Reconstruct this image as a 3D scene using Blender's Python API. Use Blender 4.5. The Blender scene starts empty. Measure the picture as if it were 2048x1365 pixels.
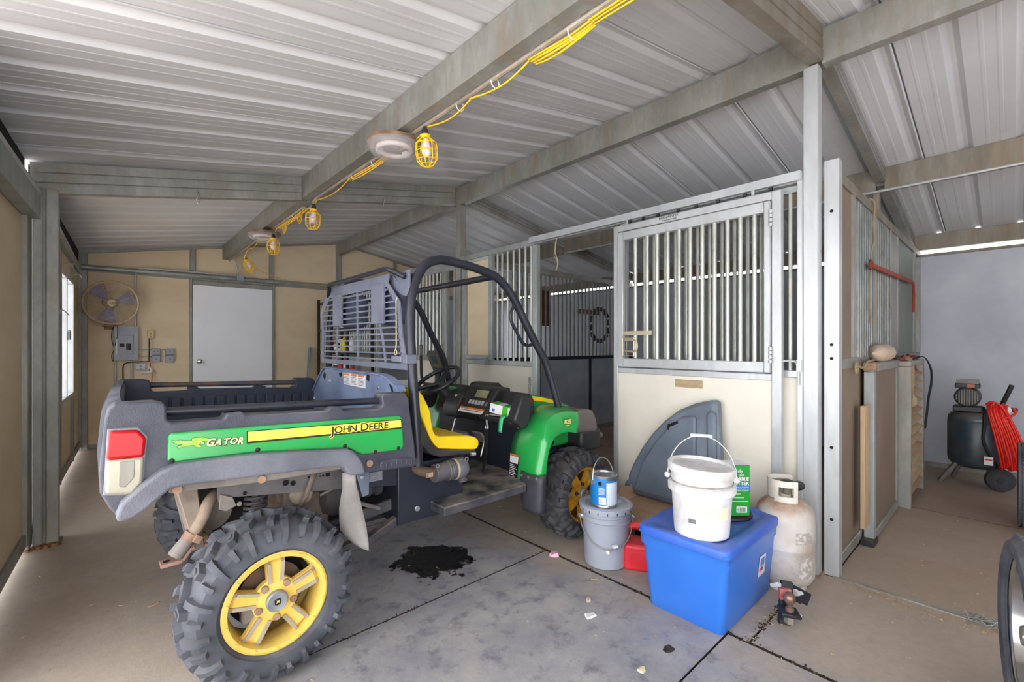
import bpy, bmesh, math, random
from mathutils import Vector, Matrix
PI = math.pi
R = random.Random(11)
SC = bpy.context.scene
COL = SC.collection

# ------------------------------------------------------------------ camera, sky, exposure
cam_d = bpy.data.cameras.new('camera')
cam_d.sensor_width = 36.0
cam_d.lens = 36.0 * 910 / 2048
cam_d.shift_y = 7.5 / 2048
cam_d.clip_start = 0.05
cam = bpy.data.objects.new('camera', cam_d)
COL.objects.link(cam)
cam.location = (0, 0, 1.35)
cam.rotation_euler = (PI / 2, 0, -math.atan2(829, 911))
SC.camera = cam

world = bpy.data.worlds.new('overcast_sky')
SC.world = world
world.use_nodes = True
wn = world.node_tree.nodes
bg = wn['Background']
bg.inputs[0].default_value = (0.93, 0.96, 1.0, 1)
bg.inputs[1].default_value = 2.6
sun_d = bpy.data.lights.new('sun', 'SUN')
sun_d.energy = 14.0
sun_d.angle = math.radians(3)
sun_d.color = (1.0, 0.98, 0.96)
sun = bpy.data.objects.new('sun', sun_d)
COL.objects.link(sun)
sun.rotation_euler = (math.radians(38), 0, 0)      # from behind the camera, high: lights the yard, not the shed floor in view
SC.view_settings.view_transform = 'Standard'
SC.view_settings.look = 'None'
SC.view_settings.exposure = 1.0
SC.view_settings.gamma = 1
SC.view_settings.use_curve_mapping = False
SC.cycles.diffuse_bounces = 8
SC.cycles.max_bounces = 12
SC.cycles.glossy_bounces = 4
SC.cycles.transmission_bounces = 8
SC.cycles.use_denoising = True


# ------------------------------------------------------------------ materials
def lin(c):
    out = []
    for v in c[:3]:
        v = v / 255.0
        out.append(v / 12.92 if v <= 0.04045 else ((v + 0.055) / 1.055) ** 2.4)
    return tuple(out) + (1,)


def mat(name, c, c2=None, rough=.5, metal=0, scale=8, detail=5, lo=.35, hi=.65, dust=0, dustc=(168, 150, 130),
        bump=0, bscale=60, stretch=(1, 1, 1), spec=None, coat=0, trans=0, alpha=1, emit=0, rust=0, spangle=0):
    m = bpy.data.materials.new(name)
    m.use_nodes = True
    nt = m.node_tree
    n, L = nt.nodes, nt.links
    b = n['Principled BSDF']
    b.inputs['Roughness'].default_value = rough
    b.inputs['Metallic'].default_value = metal
    if coat:
        b.inputs['Coat Weight'].default_value = coat
        b.inputs['Coat Roughness'].default_value = .15
    if trans:
        b.inputs['Transmission Weight'].default_value = trans
    if alpha < 1:
        b.inputs['Alpha'].default_value = alpha
    if spec is not None:
        b.inputs['Specular IOR Level'].default_value = spec
    if emit:
        b.inputs['Emission Color'].default_value = lin(c)
        b.inputs['Emission Strength'].default_value = emit
    if c2 is None:
        c2 = tuple(v * .86 for v in c)
    tc = n.new('ShaderNodeTexCoord')
    mp = n.new('ShaderNodeMapping')
    mp.inputs['Scale'].default_value = stretch
    L.new(tc.outputs['Object'], mp.inputs[0])
    ns = n.new('ShaderNodeTexNoise')
    ns.inputs['Scale'].default_value = scale
    ns.inputs['Detail'].default_value = detail
    ns.inputs['Roughness'].default_value = .6
    L.new(mp.outputs[0], ns.inputs[0])
    rp = n.new('ShaderNodeValToRGB')
    rp.color_ramp.elements[0].position = lo
    rp.color_ramp.elements[1].position = hi
    rp.color_ramp.elements[0].color = lin(c2)
    rp.color_ramp.elements[1].color = lin(c)
    L.new(ns.outputs[0], rp.inputs[0])
    out = rp.outputs[0]

    def mixin(fac, col, src):
        mx = n.new('ShaderNodeMixRGB')
        L.new(fac, mx.inputs[0])
        L.new(src, mx.inputs[1])
        mx.inputs[2].default_value = lin(col)
        return mx.outputs[0]

    def ramped(src, a, bb, k=1.0):
        r2 = n.new('ShaderNodeMapRange')
        r2.inputs[1].default_value = a
        r2.inputs[2].default_value = bb
        r2.inputs[4].default_value = k
        L.new(src, r2.inputs[0])
        return r2.outputs[0]
    if spangle:
        vo = n.new('ShaderNodeTexVoronoi')
        vo.inputs['Scale'].default_value = 45
        L.new(mp.outputs[0], vo.inputs[0])
        bw = n.new('ShaderNodeSeparateColor')
        L.new(vo.outputs['Color'], bw.inputs[0])
        out = mixin(ramped(bw.outputs[0], 0, 1, spangle), tuple(v * .6 for v in c), out)
    if rust:
        n3 = n.new('ShaderNodeTexNoise')
        n3.inputs['Scale'].default_value = 3.3
        n3.inputs['Detail'].default_value = 7
        m3 = n.new('ShaderNodeMapping')
        m3.inputs['Scale'].default_value = (1, 4, .6)
        L.new(tc.outputs['Object'], m3.inputs[0])
        L.new(m3.outputs[0], n3.inputs[0])
        out = mixin(ramped(n3.outputs[0], .48, .68, rust), (140, 114, 84), out)
    if dust:
        ge = n.new('ShaderNodeNewGeometry')
        sp = n.new('ShaderNodeSeparateXYZ')
        L.new(ge.outputs['Normal'], sp.inputs[0])
        up = ramped(sp.outputs[2], .15, .95, 1)
        n4 = n.new('ShaderNodeTexNoise')
        n4.inputs['Scale'].default_value = 9
        n4.inputs['Detail'].default_value = 6
        L.new(tc.outputs['Object'], n4.inputs[0])
        ml = n.new('ShaderNodeMath')
        ml.operation = 'MULTIPLY_ADD'
        ml.inputs[1].default_value = .75
        ml.inputs[2].default_value = .22
        L.new(up, ml.inputs[0])
        m5 = n.new('ShaderNodeMath')
        m5.operation = 'MULTIPLY'
        L.new(ml.outputs[0], m5.inputs[0])
        L.new(ramped(n4.outputs[0], .3, .7, dust), m5.inputs[1])
        out = mixin(m5.outputs[0], dustc, out)
    L.new(out, b.inputs['Base Color'])
    if bump:
        n2 = n.new('ShaderNodeTexNoise')
        n2.inputs['Scale'].default_value = bscale
        n2.inputs['Detail'].default_value = 3
        L.new(mp.outputs[0], n2.inputs[0])
        bp = n.new('ShaderNodeBump')
        bp.inputs['Strength'].default_value = bump
        bp.inputs['Distance'].default_value = .01
        L.new(n2.outputs[0], bp.inputs['Height'])
        L.new(bp.outputs[0], b.inputs['Normal'])
    return m


GALV = mat('galvanised', (178, 184, 182), (150, 156, 154), rough=.42, metal=.4, scale=5, spangle=.14, rust=.12, stretch=(1, 1, .35))
GALVB = mat('galvanised_bright', (200, 203, 205), (178, 181, 183), rough=.38, metal=.3, scale=5, spangle=.10, rust=.10, stretch=(1, 1, .3))
GALVD = mat('galvanised_dull', (164, 164, 158), (138, 138, 131), rough=.5, metal=.3, scale=4, detail=8, spangle=.2, rust=.32, stretch=(1, 1, .4))
GALVR = mat('galvanised_rusty', (148, 142, 130), (120, 111, 97), rough=.55, metal=.3, scale=5, detail=8, spangle=.15, rust=.42, stretch=(1, 1.6, .3))
ROOF = mat('painted_roof_sheet', (206, 207, 210), (196, 197, 200), rough=.5, scale=1.4)
TAN = mat('tan_panel', (224, 205, 172), (216, 195, 160), rough=.6, scale=2.2, stretch=(1, 1, 2))
TANB = mat('shaded_tan_panel', (132, 116, 100), (120, 103, 87), rough=.65, scale=2.5)  # tan panel colour darkened to suit the dim bay by the partition
CREAM = mat('cream_panel', (224, 219, 206), (214, 207, 192), rough=.55, scale=2, detail=7)
BLUEW = mat('grey_blue_wall', (200, 203, 211), (172, 176, 187), rough=.6, scale=1.7, detail=8, lo=.3, hi=.7)
STALLG = mat('stall_grey_panel', (172, 179, 189), (146, 154, 165), rough=.6, scale=3, detail=8)
WHITEP = mat('white_door_paint', (240, 242, 246), (234, 236, 240), rough=.35, scale=1.5)
BLACKP = mat('black_plastic', (36, 37, 42), (26, 27, 31), rough=.45, scale=7, dust=.14, bump=.15, bscale=180)
GREYL = mat('worn_grey_lip', (106, 109, 119), (80, 83, 94), rough=.55, scale=6, detail=7, dust=.35, dustc=(150, 148, 152), bump=.3, bscale=260)
GREYP = mat('worn_grey_plastic', (62, 65, 79), (42, 45, 58), rough=.5, scale=6, detail=7, dust=.5, dustc=(150, 148, 150), bump=.2, bscale=220)
NAVYP = mat('dark_bed_plastic', (42, 49, 68), (32, 38, 54), rough=.5, scale=7, dust=.3, dustc=(105, 106, 116))
HEADB = mat('grey_blue_steel', (128, 144, 174), (100, 115, 146), rough=.5, scale=4, dust=.35, dustc=(160, 160, 165))
NAVYS = mat('navy_frame_steel', (30, 35, 48), (22, 26, 38), rough=.45, scale=6, dust=.14, dustc=(110, 102, 96))
TUBEB = mat('black_tube_paint', (36, 39, 50), (27, 29, 39), rough=.33, metal=.2, scale=5, dust=.25, dustc=(120, 118, 124))
SCREENM = mat('grey_screen_steel', (108, 112, 128), (86, 90, 106), rough=.48, scale=6, dust=.3, dustc=(150, 150, 156))
GREEN = mat('green_paint', (24, 160, 72), (18, 146, 64), rough=.3, scale=3, coat=.5, dust=.22, dustc=(150, 160, 130))
YELLOW = mat('yellow_rim_paint', (232, 202, 104), (220, 182, 78), rough=.5, scale=7, rust=.25)
YELLOWD = mat('yellow_rim_dirty', (206, 156, 42), (168, 118, 30), rough=.45, scale=7, rust=.4)
SEATY = mat('yellow_vinyl', (240, 208, 16), (228, 192, 10), rough=.42, scale=4, bump=.08, bscale=300)
SEATB = mat('black_vinyl', (40, 38, 42), (32, 31, 35), rough=.5, scale=5, dust=.3, bump=.1, bscale=200)
RUBBER = mat('dusty_rubber', (92, 95, 105), (46, 49, 57), rough=.75, scale=5, detail=8, dust=.45, dustc=(150, 146, 146), lo=.3, hi=.75)
RUBBERD = mat('dark_rubber', (62, 63, 69), (40, 41, 47), rough=.75, scale=6, detail=8, dust=.5, dustc=(130, 122, 114))
MACH = mat('machined_spoke', (184, 172, 156), (160, 146, 128), rough=.45, metal=.3, scale=9)
STEEL = mat('bright_steel', (196, 196, 196), (168, 168, 168), rough=.3, metal=.8)
RUSTY = mat('rusty_steel', (168, 138, 116), (132, 100, 80), rough=.75, scale=14, detail=8)
DUSTM = mat('dusty_metal', (138, 130, 122), (104, 98, 94), rough=.75, scale=8, detail=8)
DARK = mat('dark_void', (14, 14, 16), rough=.9)  # flat black painted in for the shade inside holes and gaps
WHITE = mat('white_label', (236, 236, 236), (228, 228, 228), rough=.5)
OFFW = mat('dirty_white_plastic', (222, 221, 222), (176, 170, 162), rough=.45, scale=4.5, detail=10, lo=.26, hi=.46)
ORANGE = mat('warning_orange', (240, 130, 40), rough=.5)
INK = mat('black_ink', (20, 20, 20), rough=.6)
GREYINK = mat('grey_ink', (120, 120, 124), rough=.6)
STRIPEY = mat('decal_yellow', (246, 226, 88), (242, 220, 78), rough=.35, coat=.3)
LIME = mat('decal_lime', (150, 206, 50), rough=.35)
REDL = mat('red_lens', (190, 6, 18), (168, 4, 12), spec=.25, rough=.3, scale=1, stretch=(50, 1, 1), coat=.2)
CLEARL = mat('clear_lens', (164, 161, 142), (142, 138, 118), rough=.25, scale=8, coat=.3)
CABLEY = mat('yellow_cable', (250, 200, 24), (240, 188, 18), rough=.4)
CABLEB = mat('black_cable', (26, 26, 28), rough=.5)
BULB = mat('opal_bulb', (240, 226, 220), (232, 216, 210), rough=.25)
GLASS = mat('lamp_glass', (206, 204, 206), (180, 176, 176), rough=.10, alpha=.38, scale=3, detail=8)
WINGLASS = mat('window_glass', (235, 240, 245), rough=.03, alpha=.12)
GREYBUCK = mat('grey_bucket_plastic', (164, 168, 180), (154, 158, 170), rough=.35, scale=4, detail=8)
BLUEBIN = mat('blue_bin_plastic', (50, 116, 208), (42, 106, 198), rough=.3, scale=3, dust=.16, dustc=(140, 150, 190))
BLUELID = mat('blue_lid_plastic', (44, 98, 200), (36, 88, 188), rough=.42, scale=3, dust=.3, dustc=(140, 146, 180))
REDP = mat('red_can_plastic', (224, 40, 54), (206, 30, 46), rough=.4, scale=6, dust=.22, dustc=(214, 140, 140))
CARD = mat('cardboard', (182, 150, 122), (166, 134, 106), rough=.85, scale=7)
FEEDP = mat('grey_feeder_plastic', (104, 116, 130), (88, 98, 112), rough=.45, scale=4, detail=8, dust=.15)
TANKW = mat('tank_white_paint', (212, 209, 205), (168, 160, 150), rough=.5, scale=5, detail=9, lo=.3, hi=.5, dust=1.5, dustc=(156, 112, 74))
LIGHTC = mat('collar_cream_paint', (226, 220, 208), (206, 198, 186), rough=.5)
BARS = mat('bar_tube_steel', (196, 198, 190), (172, 174, 166), rough=.36, metal=.5, scale=6, rust=.12)
BARSD = mat('bar_tube_steel_dull', (140, 144, 142), (112, 116, 114), rough=.45, metal=.5, scale=6, rust=.2)
COMPT = mat('compressor_teal', (52, 70, 82), (40, 56, 68), rough=.35, scale=7, dust=.75, dustc=(142, 124, 96))
HOSER = mat('red_hose', (236, 46, 30), (220, 36, 24), rough=.4)
ROPER = mat('rust_red_strap', (158, 66, 46), (130, 50, 36), rough=.7)
ROPET = mat('tan_rope', (170, 150, 122), (140, 120, 94), rough=.85)
WOOD = mat('pale_wood', (196, 170, 136), (178, 150, 116), rough=.7, scale=5, stretch=(6, 6, .6))
WOODD = mat('weathered_plaque', (180, 158, 124), (150, 128, 98), rough=.7, scale=9, stretch=(1, 1, 8))
PLATE = mat('data_plate_metal', (150, 152, 156), (130, 132, 138), rough=.4, metal=.3, scale=40)
FABG = mat('dark_blue_fabric', (70, 78, 98), (54, 60, 78), rough=.85, scale=9, bump=.2)
LCDM = mat('lcd_green', (140, 142, 108), (120, 122, 90), rough=.2)
CHROME = mat('chrome', (214, 214, 216), (180, 178, 176), rough=.16, metal=.95, scale=5)
CLOTHW = mat('off_white_cloth', (206, 186, 166), (188, 166, 146), rough=.9, scale=6, bump=.3, bscale=25)
FANW = mat('fan_guard_wire', (214, 196, 168), (190, 166, 132), rough=.5, metal=.3, scale=9)
FANB = mat('fan_blue_blade', (84, 116, 200), (70, 100, 180), rough=.45, dust=.2)
BOXG = mat('electrical_grey_paint', (158, 164, 172), (148, 154, 162), rough=.42)
BOXC = mat('cream_outlet_plastic', (216, 194, 150), (200, 178, 134), rough=.5)
PINK = mat('pink_wrapper', (238, 186, 206), (226, 160, 186), rough=.5, scale=30)
STRAW = mat('straw', (200, 178, 140), (160, 134, 98), rough=.9, scale=40)
STONE = mat('tan_stone', (206, 190, 164), (170, 150, 124), rough=.9, scale=30)
STRAPB = mat('black_webbing', (30, 31, 36), (22, 22, 26), rough=.8)


def oil_mat():
    m = mat('spilled_oil', (58, 56, 57), (24, 24, 27), rough=.45, scale=24, lo=.42, hi=.66)
    n, L = m.node_tree.nodes, m.node_tree.links
    tc = n.new('ShaderNodeTexCoord')
    ns = n.new('ShaderNodeTexNoise'); ns.inputs['Scale'].default_value = 7; ns.inputs['Detail'].default_value = 9
    ns.inputs['Roughness'].default_value = .65
    L.new(tc.outputs['Object'], ns.inputs[0])
    gr = n.new('ShaderNodeVectorMath'); gr.operation = 'LENGTH'
    mp = n.new('ShaderNodeMapping'); mp.inputs['Scale'].default_value = (4.0, 3.6, 0)
    L.new(tc.outputs['Object'], mp.inputs[0]); L.new(mp.outputs[0], gr.inputs[0])
    sb = n.new('ShaderNodeMath'); sb.operation = 'MULTIPLY_ADD'; sb.inputs[1].default_value = 2.6
    L.new(ns.outputs[0], sb.inputs[0]); 
    ng = n.new('ShaderNodeMath'); ng.operation = 'MULTIPLY'; ng.inputs[1].default_value = -1
    L.new(gr.outputs['Value'], ng.inputs[0]); L.new(ng.outputs[0], sb.inputs[2])
    rg = n.new('ShaderNodeMapRange'); rg.inputs[1].default_value = .42; rg.inputs[2].default_value = .62; rg.inputs[4].default_value = .93
    L.new(sb.outputs[0], rg.inputs[0])
    L.new(rg.outputs[0], n['Principled BSDF'].inputs['Alpha'])
    return m


OILM = oil_mat()
EARTH = mat('pale_yard_dirt', (192, 194, 198), (178, 180, 184), rough=.95, scale=.7)


def floor_mat():
    m = bpy.data.materials.new('stained_concrete')
    m.use_nodes = True
    nt = m.node_tree
    n, L = nt.nodes, nt.links
    b = n['Principled BSDF']
    tc = n.new('ShaderNodeTexCoord')
    def noise(s, d, r=.6, st=(1, 1, 1)):
        mp = n.new('ShaderNodeMapping'); mp.inputs['Scale'].default_value = st
        L.new(tc.outputs['Object'], mp.inputs[0])
        t = n.new('ShaderNodeTexNoise'); t.inputs['Scale'].default_value = s
        t.inputs['Detail'].default_value = d; t.inputs['Roughness'].default_value = r
        L.new(mp.outputs[0], t.inputs[0]); return t.outputs[0]
    def rng(src, a, bb, t0=0, t1=1):
        r = n.new('ShaderNodeMapRange'); r.inputs[1].default_value = a; r.inputs[2].default_value = bb
        r.inputs[3].default_value = t0; r.inputs[4].default_value = t1
        L.new(src, r.inputs[0]); return r.outputs[0]
    def mix(f, a, c, k=None):
        x = n.new('ShaderNodeMixRGB')
        L.new(f, x.inputs[0])
        (L.new(a, x.inputs[1]) if not isinstance(a, tuple) else setattr(x.inputs[1], 'default_value', a))
        (L.new(c, x.inputs[2]) if not isinstance(c, tuple) else setattr(x.inputs[2], 'default_value', c))
        return x.outputs[0]
    def math_(op, a, bb):
        x = n.new('ShaderNodeMath'); x.operation = op
        for i, q in enumerate((a, bb)):
            (L.new(q, x.inputs[i]) if not isinstance(q, (int, float)) else setattr(x.inputs[i], 'default_value', q))
        return x.outputs[0]
    base = mix(rng(noise(1.3, 7), .3, .7), lin((164, 148, 132)), lin((182, 168, 154)))
    base = mix(rng(noise(22, 6), .45, .75, 0, .5), base, lin((156, 142, 128)))
    # grey-blue worn and greasy patch where the vehicle is driven in and parked
    sp = n.new('ShaderNodeSeparateXYZ'); L.new(tc.outputs['Object'], sp.inputs[0])
    wob = rng(noise(1.7, 5), 0, 1, -.75, .75)
    xx = math_('ADD', sp.outputs[0], wob)
    m1 = math_('MULTIPLY', rng(xx, .15, .75), rng(xx, 2.35, 1.95))
    yy = math_('ADD', sp.outputs[1], wob)
    m1 = math_('MULTIPLY', m1, rng(yy, 4.3, 3.2))
    worn = mix(rng(noise(3.2, 8, .7), .34, .66), lin((134, 135, 144)), lin((172, 168, 166)))
    streak = rng(noise(9, 7, .7, (1, 1, 1)), .52, .66, 0, .75)
    worn = mix(streak, worn, lin((92, 95, 110)))
    out = mix(math_('MULTIPLY', m1, .92), base, worn)
    red = rng(noise(2.2, 4), .5, .8, 0, .5)
    m2 = rng(sp.outputs[0], 3.0, 3.4)
    out = mix(math_('MULTIPLY', red, m2), out, lin((164, 128, 104)))
    out = mix(math_('MULTIPLY', m2, .55), out, lin((152, 132, 114)))
    L.new(out, b.inputs['Base Color'])
    L.new(rng(noise(4, 5), .3, .7, .5, .8), b.inputs['Roughness'])
    bp = n.new('ShaderNodeBump'); bp.inputs['Strength'].default_value = .25; bp.inputs['Distance'].default_value = .004
    L.new(noise(60, 6), bp.inputs['Height']); L.new(bp.outputs[0], b.inputs['Normal'])
    return m


FLOORM = floor_mat()
JOINT = mat('dirt_in_joint', (70, 54, 44), (38, 32, 28), rough=.95, scale=30)


# ------------------------------------------------------------------ mesh helpers
class MB:
    def __init__(s):
        s.v, s.f = [], []

    def add(s, vs, fs):
        o = len(s.v)
        s.v += [tuple(v) for v in vs]
        s.f += [[i + o for i in f] for f in fs]
        return s

    def box(s, x0, x1, y0, y1, z0, z1):
        vs = [(x, y, z) for x in (x0, x1) for y in (y0, y1) for z in (z0, z1)]
        return s.add(vs, [(0, 1, 3, 2), (4, 6, 7, 5), (0, 4, 5, 1), (2, 3, 7, 6), (0, 2, 6, 4), (1, 5, 7, 3)])

    def obox(s, c, size, rot=None):
        h = [q / 2 for q in size]
        vs = [Vector((x * h[0], y * h[1], z * h[2])) for x in (-1, 1) for y in (-1, 1) for z in (-1, 1)]
        if rot is not None:
            vs = [rot @ v for v in vs]
        c = Vector(c)
        return s.add([v + c for v in vs], [(0, 1, 3, 2), (4, 6, 7, 5), (0, 4, 5, 1), (2, 3, 7, 6), (0, 2, 6, 4), (1, 5, 7, 3)])

    def bar(s, p0, p1, w, h, up=(0, 0, 1)):
        p0, p1 = Vector(p0), Vector(p1)
        d = (p1 - p0).normalized()
        up = Vector(up)
        sd = d.cross(up)
        if sd.length < 1e-5:
            sd = d.cross(Vector((1, 0, 0)))
        sd.normalize()
        u = sd.cross(d).normalized()
        vs = []
        for p in (p0, p1):
            for a, bq in ((-1, -1), (1, -1), (1, 1), (-1, 1)):
                vs.append(p + sd * a * w / 2 + u * bq * h / 2)
        return s.add(vs, [(0, 1, 2, 3), (7, 6, 5, 4), (0, 4, 5, 1), (1, 5, 6, 2), (2, 6, 7, 3), (3, 7, 4, 0)])

    def tube(s, pts, r, n=10, closed=False):
        P = [Vector(p) for p in pts]
        k = len(P)
        rs = r if isinstance(r, (list, tuple)) else [r] * k
        T = []
        for i in range(k):
            a = P[i - 1] if (i or closed) else P[i]
            bq = P[(i + 1) % k] if (i < k - 1 or closed) else P[i]
            t = bq - a
            T.append(t.normalized() if t.length > 1e-9 else Vector((0, 0, 1)))
        ref = Vector((0, 0, 1)) if abs(T[0].z) < .9 else Vector((1, 0, 0))
        nrm = T[0].cross(ref).normalized()
        vs = []
        for i in range(k):
            if i:
                nrm = (nrm - T[i] * nrm.dot(T[i]))
                if nrm.length < 1e-6:
                    nrm = T[i].cross(ref)
                nrm.normalize()
            bn = T[i].cross(nrm)
            for j in range(n):
                a = 2 * PI * j / n
                vs.append(P[i] + (nrm * math.cos(a) + bn * math.sin(a)) * rs[i])
        fs = []
        for i in range(k if closed else k - 1):
            for j in range(n):
                i2 = (i + 1) % k
                fs.append((i * n + j, i * n + (j + 1) % n, i2 * n + (j + 1) % n, i2 * n + j))
        if not closed:
            fs.append(tuple(range(n)))
            fs.append(tuple((k - 1) * n + j for j in reversed(range(n))))
        return s.add(vs, fs)

    def lathe(s, prof, o=(0, 0, 0), axis='z', n=24, cap=True):
        """prof: (radius, height along axis)"""
        vs, fs = [], []
        for r, h in prof:
            for j in range(n):
                a = 2 * PI * j / n
                c, d = r * math.cos(a), r * math.sin(a)
                p = {'z': (c, d, h), 'y': (c, h, d), 'x': (h, c, d)}[axis] if isinstance(axis, str) else tuple(axis @ Vector((c, d, h)))
                vs.append((p[0] + o[0], p[1] + o[1], p[2] + o[2]))
        k = len(prof)
        for i in range(k - 1):
            for j in range(n):
                fs.append((i * n + j, i * n + (j + 1) % n, (i + 1) * n + (j + 1) % n, (i + 1) * n + j))
        if cap:
            fs.append(tuple(range(n)))
            fs.append(tuple((k - 1) * n + j for j in range(n)))
        return s.add(vs, fs)

    def prism(s, poly, t0, t1, plane='xz', top=None):
        def P(q, t):
            return {'xz': (q[0], t, q[1]), 'yz': (t, q[0], q[1]), 'xy': (q[0], q[1], t)}[plane]
        k = len(poly)
        top = top or poly
        vs = [P(q, t0) for q in poly] + [P(q, t1) for q in top]
        fs = [tuple(range(k)), tuple(reversed(range(k, 2 * k)))]
        for i in range(k):
            j = (i + 1) % k
            fs.append((i, j, k + j, k + i))
        return s.add(vs, fs)

    def grid(s, rows, closed=False):
        k = len(rows[0])
        vs = [p for r in rows for p in r]
        fs = []
        for i in range(len(rows) - 1):
            for j in range(k if closed else k - 1):
                j2 = (j + 1) % k
                fs.append((i * k + j, i * k + j2, (i + 1) * k + j2, (i + 1) * k + j))
        return s.add(vs, fs)

    def build(s, name, m, parent=None, smooth=35, bev=0, seg=2, solid=0, kind=None, recalc=True):
        me = bpy.data.meshes.new(name)
        off = Vector((0, 0, 0))
        q = parent
        while q is not None:
            off += q.location
            q = q.parent
        me.from_pydata([(v[0] - off.x, v[1] - off.y, v[2] - off.z) for v in s.v], [], s.f)
        if recalc:
            bm = bmesh.new()
            bm.from_mesh(me)
            bmesh.ops.recalc_face_normals(bm, faces=bm.faces)
            bm.to_mesh(me)
            bm.free()
        if smooth:
            me.shade_smooth()
            me.set_sharp_from_angle(angle=math.radians(smooth))
        me.materials.append(m)
        o = bpy.data.objects.new(name, me)
        COL.objects.link(o)
        if parent is not None:
            o.parent = parent
        if solid:
            md = o.modifiers.new('solid', 'SOLIDIFY')
            md.thickness = solid
            md.offset = 0
        if bev:
            md = o.modifiers.new('bevel', 'BEVEL')
            md.width = bev
            md.segments = seg
            md.limit_method = 'ANGLE'
            md.angle_limit = math.radians(40)
            md.harden_normals = False
        if kind:
            o['kind'] = kind
        return o


def thing(name, label, cat, loc=(0, 0, 0), group=None):
    o = bpy.data.objects.new(name, None)
    o.empty_display_size = .1
    COL.objects.link(o)
    o.location = loc
    o['label'] = label
    o['category'] = cat
    if group:
        o['group'] = group
    return o


def tag(o, label, cat, group=None):
    o['label'] = label
    o['category'] = cat
    if group:
        o['group'] = group
    return o


def plabel(o, label):
    o['label'] = label
    return o


def copy_tree(o, loc, label=None):
    c = o.copy()
    COL.objects.link(c)
    c.location = loc
    if label:
        c['label'] = label
    for ch in list(o.children):
        d = ch.copy()
        COL.objects.link(d)
        d.parent = c
        for g in list(ch.children):
            e = g.copy()
            COL.objects.link(e)
            e.parent = d
    return c


def text(name, body, size, loc, m, parent, rot=None, ext=.0006, off=0, shear=0, sx=1, align='LEFT', spacing=1):
    cu = bpy.data.curves.new(name, 'FONT')
    cu.body = body
    cu.size = size
    cu.extrude = ext
    cu.offset = off
    cu.shear = shear
    cu.align_x = align
    cu.space_character = spacing
    cu.resolution_u = 3
    cu.materials.append(m)
    o = bpy.data.objects.new(name, cu)
    COL.objects.link(o)
    off_ = Vector((0, 0, 0))
    q = parent
    while q is not None:
        off_ += q.location
        q = q.parent
    if rot is None:
        rot = Matrix.Rotation(PI / 2, 4, 'X')
    o.parent = parent
    o.matrix_local = Matrix.Translation(Vector(loc) - off_) @ rot @ Matrix.Diagonal((sx, 1, 1, 1))
    return o


def circ(c, r, axis='y', n=24, a0=0, a1=2 * PI, closed=True):
    out = []
    for i in range(n if closed else n + 1):
        a = a0 + (a1 - a0) * i / n
        p = (r * math.cos(a), r * math.sin(a))
        q = {'y': (p[0], 0, p[1]), 'z': (p[0], p[1], 0), 'x': (0, p[0], p[1])}[axis]
        out.append((c[0] + q[0], c[1] + q[1], c[2] + q[2]))
    return out


def smoothpts(pts, k=4):
    """Catmull-Rom through points"""
    P = [Vector(p) for p in pts]
    out = []
    for i in range(len(P) - 1):
        p0 = P[max(i - 1, 0)]; p1 = P[i]; p2 = P[i + 1]; p3 = P[min(i + 2, len(P) - 1)]
        for j in range(k):
            t = j / k
            out.append(.5 * ((2 * p1) + (p2 - p0) * t + (2 * p0 - 5 * p1 + 4 * p2 - p3) * t * t + (3 * p1 - p0 - 3 * p2 + p3) * t ** 3))
    out.append(P[-1])
    return out


# ------------------------------------------------------------------ the building
XR = 3.15                                   # ridge line


def lwx(y):                                 # left wall plane (it runs very slightly askew)
    return -.39 + .0484 * (y - 3.66)


def roofz(x, y):
    z = 3.215 - (.184 * (XR - x) if x < XR else .175 * (x - XR))
    return z - max(0, y - 4.4) * .016


# floor: a dirt-filled base with concrete slabs, joints left open
floor = MB().box(-2.6, 9.0, -3.4, 9.0, -.16, -.012).build('floor', JOINT, kind='structure')
G = .0045


def slab(x0, x1, y0, y1):
    o = MB().box(x0 + G, x1 - G, y0 + G, y1 - G, -.1, 0).build('concrete_slab', FLOORM, floor, smooth=0)
    o.data.materials.append(JOINT)
    for p in o.data.polygons:
        p.material_index = 0 if p.normal.z > .5 else 1


ys = [-3.4, -2.6, -1.435, -.27, .895, 2.058, 3.22, 4.385, 5.55, 6.71, 7.88, 9.0]
for i in range(len(ys) - 1):
    slab(-.62 if ys[i] < 2 else .6, 2.175, ys[i], ys[i + 1])
for c, d in ((-3.4, -1.0), (-1.0, 2.058), (2.058, 9.0)):
    slab(-2.6, -.62, c, d)
slab(-.62, .6, 2.058, 9.0)
ys2 = [-3.4, -1.6, .80, 4.40, 9.0]
for i in range(4):
    slab(2.185, 3.16, ys2[i], ys2[i + 1])
for a, b in ((3.18, 5.0), (5.0, 9.0)):
    for c, d in ((-3.4, -1.4), (-1.4, .70), (.70, 4.42), (4.42, 9.0)):
        slab(a, b, c, d)
MB().box(3.155, 3.185, -3.2, .70, -.02, .006).build('trim_1', GALVD, kind='structure', bev=.003)
yard = MB().box(-26, 30, -26, 30, -.30, -.17).build('ground', EARTH, kind='structure')

# roof sheets: ribbed, one per 0.9 m, and the frame under them
ceil = MB().prism([(XR - .16, 3.215 - .0295 + .03), (XR, 3.2165 + .03), (XR + .16, 3.215 - .028 + .03), (XR + .16, 3.215 - .026 + .034), (XR, 3.2165 + .036), (XR - .16, 3.215 - .0275 + .034)],
                  -3.2, 8.2, 'xz').build('ceiling', ROOF, kind='structure', smooth=0)


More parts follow.
